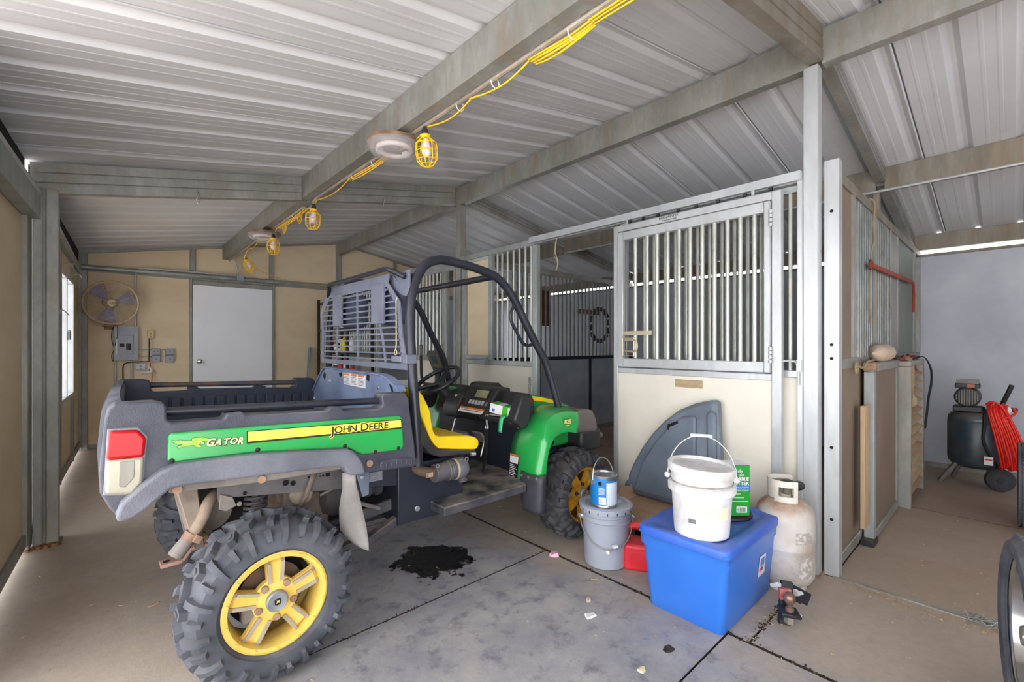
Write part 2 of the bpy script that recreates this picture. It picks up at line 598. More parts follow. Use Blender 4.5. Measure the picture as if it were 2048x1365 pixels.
def sheet(y0, right):
    pitch = .2975
    prof = []
    for k in range(3):
        b = y0 + k * pitch
        prof += [(b, 0), (b + .008, .0), (b + .036, .024), (b + .060, .024), (b + .088, 0), (b + .140, 0), (b + .146, -.0016), (b + .160, -.0016),
                 (b + .166, 0), (b + .212, 0), (b + .218, -.0016), (b + .232, -.0016), (b + .238, 0), (b + .28, 0)]
    e_ = y0 + 3 * pitch
    prof += [(e_ - .012, 0), (e_ - .012, .03), (e_ - .002, .03), (e_ - .002, 0), (e_ + .002, 0)]
    xa = [lwx(y0) - .35, XR] if not right else [XR, 7.25]
    rows = []
    for t in (0, .25, .5, .75, 1):
        x = xa[0] + (xa[1] - xa[0]) * t
        rows.append([(x, p[0], roofz(x, p[0]) + p[1]) for p in prof])
    MB().grid(rows).build('roof_panel', ROOF, ceil, smooth=0, recalc=False)


k = -3.08
while k < 8.0:
    sheet(k, False)
    sheet(k, True)
    k += .8925
YR = [-3.05, .77, 4.42, 8.0]


def cchan(mb, p0, p1, h, w, side, t=.004, lip=.018):
    """channel section between two points: web vertical, flanges toward 'side' (unit vector)"""
    p0, p1, sd = Vector(p0), Vector(p1), Vector(side)
    sec = [(0, h), (w, h), (w, h - lip), (w - t, h - lip), (w - t, h - t), (t, h - t), (t, t), (w - t, t), (w - t, lip), (w, lip), (w, 0), (0, 0)]
    vs = []
    for p in (p0, p1):
        for a, z in sec:
            vs.append(p + sd * a + Vector((0, 0, z)))
    kk = len(sec)
    fs = [(i, (i + 1) % kk, kk + (i + 1) % kk, kk + i) for i in range(kk)]
    quads = [(0, 1, 4, 5), (1, 2, 3, 4), (0, 5, 6, 11), (11, 6, 7, 10), (10, 7, 8, 9)]
    fs += [tuple(q) for q in quads] + [tuple(kk + i for i in reversed(q)) for q in quads]
    return mb.add(vs, fs)


def beam(name, m, p0, p1, h, w, side):
    return cchan(MB(), p0, p1, h, w, side).build(name, m, ceil, smooth=20)


for i in range(3):
    a, b = YR[i] + .03, YR[i + 1] - .03
    za, zb = roofz(XR, a) - .235, roofz(XR, b) - .235
    beam('ridge_beam', GALVD, (3.10, a, za), (3.10, b, zb), .20, .07, (1, 0, 0))
    za, zb = roofz(1.38, a) - .20, roofz(1.38, b) - .20
    beam('purlin', GALVD, (1.38, a, za), (1.38, b, zb), .195, .07, (1, 0, 0))
    za, zb = roofz(5.0, a) - .205, roofz(5.0, b) - .205
    beam('purlin', GALVR, (5.02, a, za), (5.02, b, zb), .195, .07, (1, 0, 0))
    za, zb = roofz(6.8, 0) - .172, roofz(6.8, 0) - .172
    beam('eave_beam', GALVR, (6.80, a, za), (6.80, b, zb), .168, .06, (1, 0, 0))
# left eave: a strut under the sheet and a deep lower channel on the wall head
for a, b in ((2.6, 4.36), (4.48, 8.0)):
    zt = [2.36, 2.34]
    z0, z1, hh = (2.145, 2.185, .18) if b < 5 else (2.285, 2.25, .085)
    ib = .075 if b < 5 else .015
    beam('eave_beam', GALV, (lwx(a) + .075, a, z0), (lwx(b) + ib, b, z1), hh, .07, (-1, 0, 0))
    MB().tube([(lwx(a) + .068, a, z0 + hh - .01), (lwx(b) + ib - .007, b, z1 + hh - .01)], .016, 10).build('eave_lip', GALVB, ceil)
    beam('eave_dark_strip', DARK, (lwx(a) + .005, a, z0 + hh - .02), (lwx(b) + .0, b, z1 + hh - .02), .235, .05, (-1, 0, 0))  # black strip standing in for the dark gap below the roof sheet


def rafter(y, x0, x1, m, h=.205):
    mb = MB()
    z0, z1 = roofz(x0, y) - .008 - h, roofz(x1, y) - .008 - h
    sec = [(-.035, 0), (.035, 0), (.035, h), (-.035, h)]
    # two nested channels give three flutes on each face
    prof = [(-.036, 0), (.036, 0), (.036, h * .30), (.026, h * .32), (.026, h * .345), (.036, h * .365), (.036, h * .63), (.026, h * .65), (.026, h * .675), (.036, h * .695), (.036, h),
            (-.036, h), (-.036, h * .695), (-.026, h * .675), (-.026, h * .65), (-.036, h * .63), (-.036, h * .365), (-.026, h * .345), (-.026, h * .32), (-.036, h * .30)]
    vs = [(x0, y + a, z0 + b) for a, b in prof] + [(x1, y + a, z1 + b) for a, b in prof]
    kk = len(prof)
    fs = [(i, (i + 1) % kk, kk + (i + 1) % kk, kk + i) for i in range(kk)] + [tuple(range(kk)), tuple(reversed(range(kk, 2 * kk)))]
    mb.add(vs, fs)
    return mb.build('rafter', m, ceil, smooth=20)


rafter(4.42, lwx(4.4) + .02, 1.385, GALVD)
rafter(4.42, 1.45, 3.095, GALVD)
rafter(.77, lwx(.8) + .02, 1.385, GALVR)
rafter(.77, 1.45, 3.095, GALVR)
for y, m in ((.77, GALVD), (4.42, GALVD)):
    rafter(y, 3.17, 5.02, m, .12)
    rafter(y, 5.09, 6.80, m, .12)
rafter(-3.0, lwx(-3) + .02, 3.1, GALVD)
rafter(-3.0, 3.17, 6.8, GALVD)
pipe = MB().tube([(5.0, -3, roofz(5, 0) - .212), (5.0, .74, roofz(5, 0) - .212), (5.0, .80, roofz(5, 0) - .212), (5.0, 4.35, roofz(5, 0) - .212)], .011, 8).build('conduit_pipe', GALVB)  # pale rod standing in for the glint along the purlin's bottom lip
tag(pipe, 'pale line standing for the reflecting bottom lip of the right hand roof purlin', 'conduit')

# walls -------------------------------------------------------------------------------------
# left wall: tan panels in galvanised frames; an unseen stretch beside the camera is left open for daylight
wl = MB()
def lw_box(mb, y0, y1, z0, z1, d0, d1):
    vs = []
    for y in (y0, y1):
        for d in (d0, d1):
            for z in (z0, z1):
                vs.append((lwx(y) + d, y, z))
    return mb.add(vs, [(0, 1, 3, 2), (4, 6, 7, 5), (0, 4, 5, 1), (2, 3, 7, 6), (0, 2, 6, 4), (1, 5, 7, 3)])
lw_box(wl, 2.6, 8.1, .05, .13, -.03, .02)
wall_left = wl.build('wall_left', GALVD, kind='structure', bev=.004, seg=1)
for y0, y1, z0, z1 in ((2.65, 4.28, .13, 2.40), (5.70, 5.93, .13, 2.33), (5.95, 7.02, .13, .78), (5.95, 7.02, 2.06, 2.33), (7.08, 7.96, .13, 2.33), (4.66, 5.64, .13, .60), (4.66, 5.64, 2.18, 2.33)):
    lw_box(MB(), y0, y1, z0, z1, -.012, .0).build('wall_panel', TAN, wall_left, smooth=0)
for y0, y1, z0, z1 in ((4.28, 4.40, .02, 2.33), (4.255, 4.28, .05, 2.29), (4.56, 4.66, .02, 2.33), (5.64, 5.70, .05, 2.33), (5.93, 5.955, .05, 2.33), (7.02, 7.08, .05, 2.33), (7.94, 8.02, .02, 2.46), (2.6, 2.65, .02, 2.33)):
    lw_box(MB(), y0, y1, z0, z1, -.02, .03).build('wall_stud', GALVD, wall_left, bev=.004, seg=1)
# window
win = MB()
for y0, y1, z0, z1 in ((5.95, 7.03, .79, .825), (5.95, 7.03, 2.02, 2.055), (5.95, 5.985, .825, 2.02), (6.995, 7.03, .825, 2.02), (6.38, 6.42, .825, 2.02)):
    lw_box(win, y0, y1, z0, z1, -.035, .03)
window = win.build('window_1', GALVB, kind='structure', bev=.003, seg=1)
lw_box(MB(), 5.98, 6.40, .82, 2.03, -.012, -.008).build('window_pane', WINGLASS, window, smooth=0)
lw_box(MB(), 6.40, 7.0, .82, 2.03, -.022, -.018).build('window_pane', WINGLASS, window, smooth=0)
fill_window_frame = MB()  # unseen window added behind the post to let light into the far bay
for y0, y1, z0, z1 in ((4.66, 5.64, .60, .64), (4.66, 5.64, 2.14, 2.18), (4.66, 4.70, .64, 2.14), (5.60, 5.64, .64, 2.14), (5.13, 5.17, .64, 2.14)):
    lw_box(fill_window_frame, y0, y1, z0, z1, -.035, .02)
fill_window = fill_window_frame.build('added_window', GALVB, kind='structure', bev=.003, seg=1)
lw_box(MB(), 4.70, 5.60, .64, 2.14, -.012, -.008).build('window_pane', WINGLASS, fill_window, smooth=0)
wl = MB()
lw_box(wl, 6.40, 6.50, 1.40, 1.47, .0, .05)
lw_box(wl, 6.50, 6.56, 1.42, 1.50, .02, .045)
wl.build('window_latch', GALV, window, bev=.004, seg=1)
for y, z in ((5.62, 1.60), (6.0, 2.10), (6.9, 2.10)):
    x = lwx(y)
    hk = MB().tube(smoothpts([(x + .03, y, z + .0), (x + .05, y + .01, z + .02), (x + .09, y + .02, z + .015), (x + .10, y + .02, z - .02)] if z > 2 else
                             [(x + .035, y, z - .12), (x + .04, y, z), (x + .06, y + .05, z + .06), (x + .10, y + .2, z + .02)], 4), .005, 6).build('wire_hook', GALVB)
    tag(hk, 'bent white wire hook on the left wall stud before the window' if z < 2 else
        ('small wire hook above the near corner of the left window' if y < 6.5 else 'small wire hook above the far corner of the left window'), 'hook')

# support posts
def post(x, y, s, z0, z1, m, label, extra=None):
    t = thing('support_post', label, 'post', (x, y, 0))
    MB().box(x - s / 2, x + s / 2, y - s / 2, y + s / 2, z0, z1).build('post_tube', m, t, bev=.006)
    MB().box(x - s / 2 - .012, x + s / 2 + .012, y - s / 2 - .012, y + s / 2 + .012, 0, .012).build('foot_plate', RUSTY, t, bev=.002, seg=1)
    for z in (extra or []):
        MB().lathe([(.008, 0), (.008, .004)], (x, y - s / 2 - .002, z), 'y', 10).build('bolt_head', STEEL, t)
    return t


x = lwx(4.42) + .032
t = thing('support_post', 'fluted grey steel post on the left wall under the long rafter', 'post', (x + .06, 4.42, 0))
mb = MB()
h = .13
prof = [(x + .0, 4.36), (x + .045, 4.36), (x + .05, 4.366), (x + .06, 4.366), (x + .065, 4.36), (x + .125, 4.36), (x + .125, 4.48), (x + .0, 4.48)]
mb.prism(prof, .01, 2.40, 'xy').build('post_tube', GALVD, t, bev=.004)
MB().box(x - .0, x + .14, 4.345, 4.49, 0, .01).build('foot_plate', RUSTY, t)
for z in (.66, 1.43, 2.12):
    MB().lathe([(.012, 0), (.012, .003)], (x - .02 + .0, 4.275, z), 'y', 12).build('slot_hole', DARK, t)
dm = MB()
for i in range(26):
    a = R.random() * 6.28
    q = R.random() * .09
    dm.lathe([(.02 * R.random() + .006, 0), (.012, .012 * R.random() + .006), (.001, .02)], (x + .03 + q * math.cos(a), 4.33 + q * .5 * math.sin(a), 0), 'z', 6)
o = dm.build('dirt_pile', mat('rusty_dirt', (150, 104, 70), (116, 78, 52), rough=.95, scale=40), kind='stuff')
tag(o, 'small pile of rust coloured dirt at the foot of the left wall post', 'dirt')

post(3.125, .795, .078, 0, roofz(XR, .8) - .23, GALVB, 'tall bright steel post beside the sliding stall door carrying the ridge', [.5, 1.14, 1.22, 1.9, 2.2])
post(3.155, 4.36, .085, 0, roofz(XR, 4.4) - .23, GALVD, 'grey steel post behind the green vehicle carrying the ridge beam')
post(5.06, .80, .05, 0, roofz(5, .8) - .2, GALVR, 'slim steel post inside the stall under the rusty purlin')

# back wall
wb = MB().box(-.25, 7.0, 8.03, 8.06, .0, .09)
wall_back = wb.build('wall_back', GALVD, kind='structure')
def bpanel(x0, x1, z0, z1=None, m=TAN, y=8.0):
    if z1 is None:
        poly = [(x0, z0), (x1, z0), (x1, roofz(x1, 8) - .01), (x0, roofz(x0, 8) - .01)]
        if x0 < XR < x1:
            poly.insert(3, (XR, roofz(XR, 8) - .01))
    else:
        poly = [(x0, z0), (x1, z0), (x1, z1), (x0, z1)]
    MB().prism(poly, y, y + .03, 'xz').build('wall_panel', m, wall_back, smooth=0)
bpanel(-.22, .98, .06, 2.33)
bpanel(-.22, 1.03, 2.33)
bpanel(1.03, 2.06, 2.33)
bpanel(.95, 2.12, .0, 2.33, TAN, 8.03)  # backing added behind the door to stop daylight leaking past it
bpanel(2.06, 3.14, 2.33)
bpanel(2.07, 3.14, .06, 2.33)
bpanel(3.14, 4.22, 2.33)
bpanel(4.22, 7.0, 2.33)
# opening added to light the far stall, out of view behind its front
bpanel(3.14, 6.02, .06, 2.33, BLUEW)
bpanel(6.52, 7.0, .06, 2.33, BLUEW)
bpanel(6.02, 6.52, 2.15, 2.33, BLUEW)
def bstud(x0, x1, z0, z1, d=.035):
    MB().box(x0, x1, 8.0 - d, 8.02, z0, z1).build('wall_stud', GALVD, wall_back, bev=.004, seg=1)
bstud(-.19, -.10, 0, 2.53)
bstud(.972, 1.008, .0, 2.31)
bstud(.98, 1.05, 2.37, roofz(1, 8) - .01)
bstud(2.065, 2.10, 0, 2.31)
bstud(2.02, 2.09, 2.37, roofz(2.05, 8) - .01)
bstud(3.09, 3.18, 0, roofz(3.13, 8) - .02)
bstud(4.19, 4.25, 2.37, roofz(4.2, 8) - .01)
bstud(.97, 2.10, 2.225, 2.29, .03)
MB().tube([(-.2, 7.96, 2.34), (3.1, 7.96, 2.365)], .035, 12).build('wall_girt', GALV, wall_back)
MB().box(-.2, 7.0, 7.985, 8.02, 2.295, 2.325).build('wall_girt', GALVD, wall_back)
MB().box(3.17, 6.85, 7.96, 8.0, 2.32, 2.38).build('wall_girt', GALVD, wall_back)
for x0, x1 in ((-.2, XR), (XR, 6.9)):
    MB().bar((x0, 7.985, roofz(x0, 8) - .02), (x1, 7.985, roofz(x1, 8) - .02), .05, .03).build('rake_trim', GALVD, wall_back)
door = MB().box(1.012, 2.062, 7.955, 7.995, .02, 2.222).build('door_1', WHITEP, kind='structure', bev=.004)
kb = MB().lathe([(.034, 0), (.036, -.006), (.014, -.012), (.012, -.035), (.028, -.045), (.031, -.06), (.024, -.072), (.004, -.076)], (1.09, 7.955, 1.108), 'y', 20)
kb.build('door_knob', CHROME, door)

# right wall and the wall behind it
wr = MB().box(6.86, 6.90, -3.2, 8.1, 0, 2.355).build('wall_right', BLUEW, kind='structure')
MB().box(6.83, 6.86, -3.2, 8.0, 2.335, 2.362).build('wall_cap', GALVR, wr)
MB().box(6.84, 6.86, -3.2, 8.0, 0, .05).build('wall_channel', GALVD, wr)
wf = MB().box(1.1, 6.9, -3.12, -3.08, 0, 2.5).build('wall_front', BLUEW, kind='structure')  # unseen; widened to cut the light coming from behind the camera


# ------------------------------------------------------------------ stall fronts, door, partitions
def ybar(mb, x, y, z0, z1, r=.0125, n=10):
    return mb.tube([(x, y, z0), (x, y, z1)], r, n)


def fbox(name, m, par, x0, x1, y0, y1, z0, z1, bev=.004):
    return MB().box(x0, x1, y0, y1, z0, z1).build(name, m, par, bev=bev, seg=1)


# fixed front beyond the doorway (between the opening and the middle post)
t = thing('barred_stall_barrier', 'cream and galvanised stall front with a narrow cream upper panel and seven bars', 'stall wall', (3.14, 3.7, 0))
X0, X1 = 3.12, 3.16
fbox('frame_post', GALV, t, X0 - .01, X1, 3.065, 3.13, 0, 2.315)
fbox('frame_post', GALV, t, X0, X1, 3.745, 3.815, 1.17, 2.32)
fbox('frame_post', GALV, t, X0, X1, 4.20, 4.30, 0, 2.315)
fbox('top_rail', GALV, t, X0 - .01, X1, 3.115, 4.31, 2.315, 2.372)
fbox('middle_rail', GALV, t, X0 - .005, X1, 3.13, 4.20, 1.135, 1.185)
fbox('middle_rail', GALV, t, X0 - .015, X1 - .01, 3.80, 4.20, 1.19, 1.235)
fbox('bottom_rail', GALV, t, X0, X1, 3.13, 4.20, .02, .07)
fbox('lower_panel', CREAM, t, X0 + .012, X1 - .012, 3.13, 4.20, .07, 1.135, 0)
fbox('upper_panel', TAN, t, X0 + .012, X1 - .012, 3.815, 4.20, 1.235, 2.28, 0)
fbox('upper_panel_frame', GALVB, t, X0, X1 - .02, 3.815, 4.20, 2.28, 2.315)
for y in [3.677, 3.602, 3.514, 3.424, 3.337, 3.252, 3.169]:
    ybar(MB(), 3.14, y, 1.185, 2.315).build('bar', BARS, t)
mb = MB()
for i in range(3):
    mb.tube(circ((3.10, 3.80 + .022 * math.cos(i * 2.1), 1.19 + .022 * math.sin(i * 2.1)), .02, 'x' if i % 2 else 'y', 12), .004, 6, True)
mb.lathe([(.018, -.02), (.022, 0), (.018, .02)], (3.10, 3.80, 1.19), 'x', 12)
mb.build('latch', STEEL, t)
hb = MB()
for i in range(2):
    for z in (1.29, 1.0):
        hb.box(3.105, 3.12, 4.19 + i * .03, 4.215 + i * .03, z - .05, z + .05)
hb.build('hinge', GALVB, t, bev=.002, seg=1)

ch = MB()
for i in range(8):
    ch.tube(circ((3.10, 3.155, 1.02 - i * .032), .013, 'x' if i % 2 else 'y', 8), .0035, 5, True)
ch.tube([(3.10, 3.155, .77), (3.10, 3.15, .64)], .006, 6)
o = ch.build('latch_chain', STEEL)
tag(o, 'short steel latch chain hanging from the stall front frame beside the open doorway', 'chain')
o = MB().tube(smoothpts([(3.1, 2.80, 2.32), (3.08, 2.80, 2.2), (3.1, 2.785, 2.1), (3.09, 2.80, 2.03)], 5), .006, 6).tube(smoothpts([(3.1, 2.81, 2.3), (3.1, 2.83, 2.17), (3.09, 2.79, 2.12), (3.09, 2.775, 2.06)], 5), .005, 6).build('baling_twine', ROPET)
tag(o, 'wisp of tan baling twine hanging from the door track over the open stall doorway', 'twine')

# fixed front behind the sliding door
t = thing('barred_stall_barrier', 'bright galvanised stall front with bars standing directly behind the sliding door', 'stall wall', (3.12, 1.5, 0))
X0, X1 = 3.105, 3.14
fbox('frame_post', GALVB, t, X0 - .03, X1, .832, .862, 0, 2.33)
fbox('frame_post', GALVB, t, X0, X1, 2.06, 2.12, 0, 2.32)
fbox('middle_rail', GALVB, t, X0, X1, .862, 2.06, 1.15, 1.195)
fbox('bottom_rail', GALVB, t, X0, X1, .862, 2.06, .02, .07)
fbox('lower_panel', CREAM, t, X0 + .01, X1 - .01, .862, 2.06, .07, 1.15, 0)
fbox('upper_rail', GALV, t, X0, X1, .862, 2.06, 2.27, 2.31)
for y in [1.99, 1.908, 1.828, 1.737, 1.655, 1.573, 1.489, 1.404, 1.32, 1.238, 1.155, 1.073, .99, .909]:
    ybar(MB(), 3.122, y, 1.195, 2.27).build('bar', BARS, t)
lt = MB().tube(smoothpts([(3.07, .862, 1.235), (3.05, .865, 1.25), (3.05, .93, 1.25), (3.05, .935, 1.20)], 4), .006, 8)
lt.box(3.06, 3.08, .835, .86, 1.19, 1.26).tube([(3.062, .848, 1.2), (3.062, .848, 1.11)], .005, 6)
lt.build('drop_latch', GALVB, t)

t = thing('door_track', 'long bright steel sliding door track above the stall doorway', 'track', (3.08, 2.0, 2.3))
MB().prism([(3.045, 2.322), (3.045, 2.375), (3.13, 2.375), (3.13, 2.322), (3.10, 2.322), (3.10, 2.33), (3.075, 2.33), (3.075, 2.322)], .835, 3.11, 'xz').build('track_channel', GALVB, t, smooth=0)
for y in (1.0, 1.15, 1.32, 1.47, 1.60, 1.76, 1.88, 2.0):
    MB().lathe([(.011, 0), (.011, .022)], (3.06, y - .011, 2.307), 'y', 10).build('roller', BLACKP, t)
for y in (1.10, 2.02):
    MB().box(3.052, 3.064, y - .008, y + .008, 2.28, 2.335).build('hanger', GALVB, t)

t = thing('sliding_stall_door', 'sliding stall door slid open with cream lower panel and barred drop gate', 'door', (3.05, 1.53, 0))
A, B = 3.03, 3.072
fbox('door_stile', GALVB, t, A, B, .93, .985, .03, 2.285)
fbox('door_stile', GALVB, t, A, B, 2.09, 2.132, .03, 2.285)
fbox('door_rail', GALVB, t, A, B, .985, 2.09, 2.235, 2.285)
fbox('door_rail', GALVB, t, A, B, .985, 2.09, 1.13, 1.172)
fbox('door_rail', GALVB, t, A, B, .985, 2.09, .03, .08)
fbox('lower_panel', CREAM, t, A + .012, B - .012, .985, 2.09, .08, 1.13, 0)
fbox('plaque', WOODD, t, A + .004, A + .013, 1.416, 1.612, 1.052, 1.105, .002)
rv = Matrix(((0, 0, -1, 0), (-1, 0, 0, 0), (0, 1, 0, 0), (0, 0, 0, 1)))
text('stamped_lettering', 'BARNMASTER', .024, (A - .001, 1.735, 2.262), INK, t, rv, align='LEFT')
MB().box(A - .0015, A, 1.60, 1.71, 2.246, 2.253).build('worn_print', GREYINK, t, smooth=0)
g = MB()
for a in ((.988, 1.026), (2.037, 2.086)):
    g.box(A - .012, A + .026, a[0], a[1], 1.178, 2.228)
for a in ((1.178, 1.246), (2.162, 2.228)):
    g.box(A - .012, A + .026, 1.026, 2.037, a[0], a[1])
gate = g.build('drop_gate_frame', GALVB, t, bev=.005, seg=1)
for y in [1.935, 1.835, 1.753, 1.669, 1.582, 1.501, 1.415, 1.333, 1.248, 1.168, 1.084]:
    ybar(MB(), A + .006, y, 1.246, 2.162, .0145, 12).build('bar', BARS, gate)
for z in (1.29, 2.12):
    hb = MB()
    for i in range(4):
        hb.lathe([(.011, 0), (.011, .02)], (A - .014, .987, z - .05 + i * .026), 'z', 10)
    hb.build('hinge', GALVB, gate)
hd = MB()
hd.box(A - .008, A + .004, 1.79, 2.036, 1.424, 1.455)
hd.tube([(A - .02, 2.03, 1.40), (A - .02, 1.93, 1.40), (A - .02, 1.93, 1.265), (A - .02, 2.03, 1.265)], .007, 8, True)
hd.tube(smoothpts([(A - .02, 2.02, 1.385), (A - .05, 1.91, 1.385), (A - .055, 1.885, 1.36), (A - .055, 1.885, 1.32), (A - .05, 1.91, 1.30), (A - .02, 2.02, 1.30)], 4), .007, 8)
hd.build('latch_handle', mat('brassy_zinc', (206, 196, 164), rough=.4, metal=.4), gate)

# second stall front, beyond the middle post
t = thing('barred_stall_barrier', 'far galvanised stall front with bars and cream panel behind the vehicle cab', 'stall wall', (3.14, 6.1, 0))
X0, X1 = 3.12, 3.16
fbox('top_rail', GALV, t, X0 - .01, X1, 4.42, 7.94, 2.24, 2.37)
for y0, y1 in ((4.42, 4.46), (4.60, 4.70), (5.47, 5.55), (6.38, 6.46), (7.88, 7.94)):
    fbox('frame_post', GALV, t, X0 - .005, X1, y0, y1, 0, 2.24)
for y0, y1 in ((4.70, 5.47), (6.46, 7.88)):
    fbox('middle_rail', GALV, t, X0 - .01, X1, y0, y1, 1.15, 1.22)
    fbox('lower_panel', CREAM, t, X0 + .012, X1 - .012, y0, y1, .07, 1.15, 0)
    fbox('bottom_rail', GALV, t, X0, X1, y0, y1, .02, .07)
    y = y0 + .06
    while y < y1 - .03:
        ybar(MB(), 3.14, y, 1.22, 2.24, .014, 8).build('bar', BARS, t)
        y += .083
o = MB().box(3.115, 3.131, 5.36, 5.46, .985, 1.05).build('name_plate', WOOD, t)

# stall divider seen through the doorway
t = thing('stall_divider', 'barred divider with dark grey lower panels across the back of the open stall', 'stall wall', (5.0, 4.44, 0))
Y0, Y1 = 4.40, 4.44
fbox('top_rail', GALVD, t, 3.2, 6.82, Y0, Y1, 2.33, 2.405)
fbox('middle_rail', NAVYS, t, 3.2, 6.82, Y0, Y1, 1.13, 1.18)
fbox('bottom_rail', GALVD, t, 3.2, 6.82, Y0, Y1, .02, .09)
for x in (3.24, 4.52, 5.65, 6.78):
    fbox('upright', NAVYS, t, x - .03, x + .03, Y0, Y1, .09, 1.13)
for a, b in ((3.27, 4.49), (4.55, 5.62), (5.68, 6.75)):
    fbox('lower_panel', STALLG, t, a, b, Y0 + .01, Y1 - .01, .09, 1.13, 0)
x = 3.32
while x < 6.8:
    ybar(MB(), x, 4.42, 1.18, 2.33, .0115, 8).build('bar', BARSD, t)
    x += .0893
rg = MB()
for i in range(12):
    a0 = 2 * PI * i / 12
    rg.tube([(5.98 + .24 * math.cos(a0 + q * .09), 4.475, 1.67 + .26 * math.sin(a0 + q * .09)) for q in range(5)], .032, 8)
o = rg.build('rubber_ring', RUBBERD)
tag(o, 'black segmented rubber ring hung on the bars at the back of the stall', 'ring')
o = MB().box(5.43, 5.98, 4.46, 4.50, 1.83, 1.90).build('wood_ledge', mat('brown_board', (150, 110, 80), rough=.8), bev=.004)
tag(o, 'short brown board fixed behind the divider bars above the black rubber ring', 'board')
o = MB().box(4.60, 4.82, 4.47, 4.49, 1.62, 2.12).build('brown_hanging_board', mat('dark_red_board', (92, 56, 46), rough=.8), bev=.004)
tag(o, 'dark red brown board standing upright behind the divider bars near the doorway edge', 'board')

# partition between the stall and the compressor bay
t = thing('bay_partition', 'long tan and barred partition running back to the grey wall from the bright open-topped post', 'stall wall', (5.0, .72, 0))
Y0, Y1 = .695, .735
mb = MB()
w = .004
for a in ((3.165, 3.169, .672, .745), (3.231, 3.235, .672, .745), (3.169, 3.231, .672, .676), (3.169, 3.231, .741, .745)):
    mb.box(a[0], a[1], a[2], a[3], .0, 2.43)
mb.build('end_post', GALVB, t, smooth=0)
for z in (.33, 1.27, 1.35, 2.13, .75):
    MB().lathe([(.009, 0), (.009, .003)], (3.1615, .708, z), 'x', 10).build('bolt_hole', DARK, t)
fbox('top_rail', GALVR, t, 3.24, 6.84, Y0 - .005, Y1, 2.33, 2.395)
fbox('middle_rail', GALVD, t, 3.24, 6.84, Y0, Y1, 1.20, 1.265)
fbox('bottom_rail', GALVD, t, 3.24, 6.84, Y0, Y1, .01, .08)
for x in (3.32, 3.66, 4.36, 5.02, 5.36, 6.40, 6.80):
    fbox('upright', GALVD, t, x - .022, x + .022, Y0 - .004, Y1, 1.265, 2.33)
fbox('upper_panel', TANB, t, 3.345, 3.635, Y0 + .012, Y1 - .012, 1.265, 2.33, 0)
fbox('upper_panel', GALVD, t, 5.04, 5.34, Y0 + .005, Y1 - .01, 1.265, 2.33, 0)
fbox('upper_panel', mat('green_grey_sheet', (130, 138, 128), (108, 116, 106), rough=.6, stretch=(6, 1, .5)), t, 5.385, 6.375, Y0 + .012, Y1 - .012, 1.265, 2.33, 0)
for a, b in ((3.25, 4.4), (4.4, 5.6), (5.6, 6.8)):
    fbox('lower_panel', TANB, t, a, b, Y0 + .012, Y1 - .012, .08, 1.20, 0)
for a, b in ((3.69, 4.34), (4.39, 5.0)):
    x = a + .02
    while x < b:
        ybar(MB(), x, .715, 1.265, 2.33, .016, 8).build('bar', BARSD, t)
        x += .072
for z in (1.4, 2.12):
    hb = MB()
    for i in range(4):
        hb.lathe([(.009, 0), (.009, .018)], (3.25, .686, z - .05 + i * .03), 'z', 8)
    hb.build('hinge', GALVD, t)

# panels stored against it
t = thing('spare_panel', 'spare tan panel with speckled steel edge leaning against the partition', 'panel', (4.45, .65, 0))
pts = lambda y: None
fbox('edge_tube', GALV, t, 3.88, 3.945, .625, .685, .03, 1.165)
fbox('edge_tube', GALVD, t, 4.82, 4.87, .63, .68, .03, 1.165)
fbox('top_rail', GALVD, t, 3.88, 4.87, .625, .685, 1.165, 1.225)
fbox('bottom_rail', GALVD, t, 3.945, 4.82, .625, .685, .02, .08)
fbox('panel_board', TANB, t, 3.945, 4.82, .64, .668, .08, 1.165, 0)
fbox('rusty_cap', RUSTY, t, 3.872, 3.93, .618, .69, 1.175, 1.23)
fbox('black_foot', BLACKP, t, 3.80, 3.95, .615, .69, 0.0, .035)
t = thing('slatted_panel', 'dusty slatted panel leaning against the partition beyond the spare tan panel', 'panel', (5.45, .63, 0))
fbox('side_rail', GALVD, t, 4.92, 4.97, .555, .645, .0, 1.17)
fbox('side_rail', GALVD, t, 5.70, 5.75, .555, .645, .0, 1.17)
fbox('top_rail', GALVD, t, 4.92, 5.75, .555, .645, 1.17, 1.215)
rot = Matrix.Rotation(math.radians(28), 3, 'X')
for i in range(13):
    MB().obox((5.335, .600, .12 + i * .082), (.73, .085, .018), rot).build('slat', WOOD if i % 4 else CARD, t, bev=.002, seg=1)
o = MB().obox((3.74, .655, .55), (.13, .024, .80)).build('wood_board', WOOD, bev=.003)
tag(o, 'pale wooden board standing on end in front of the spare tan panel', 'board')
# rolled cloth on the panels
rows = []
for i in range(9):
    a = -1 + i / 4
    rr = .055 * (max(0, 1 - abs(a) ** 4)) ** .5 + .012
    rows.append([(4.37 + a * .29, .66 + rr * 1.0 * math.cos(q * PI / 5), 1.289 + rr * math.sin(q * PI / 5) - (.0)) for q in range(10)])
o = MB().grid(rows, True).add(rows[0], [tuple(range(10))]).add(rows[-1], [tuple(range(10))]).build('rolled_cloth', CLOTHW, smooth=60)
tag(o, 'rolled pale cloth lying on top of the spare tan panel', 'cloth')
mb = MB()
for i in range(7):
    x = 4.85 + .10 * i
    mb.tube(smoothpts([(x, .62, 1.225), (x + .1, .60 + .02 * (i % 3), 1.245 + .012 * (i % 2)), (x + .26, .64, 1.235), (x + .3, .60, 1.2 - .05 * (i % 3))], 4), .010, 6)
o = mb.build('red_lead_ropes', ROPER)
tag(o, 'tangle of rust red lead ropes draped over the slatted panel top', 'rope')
mb = MB()
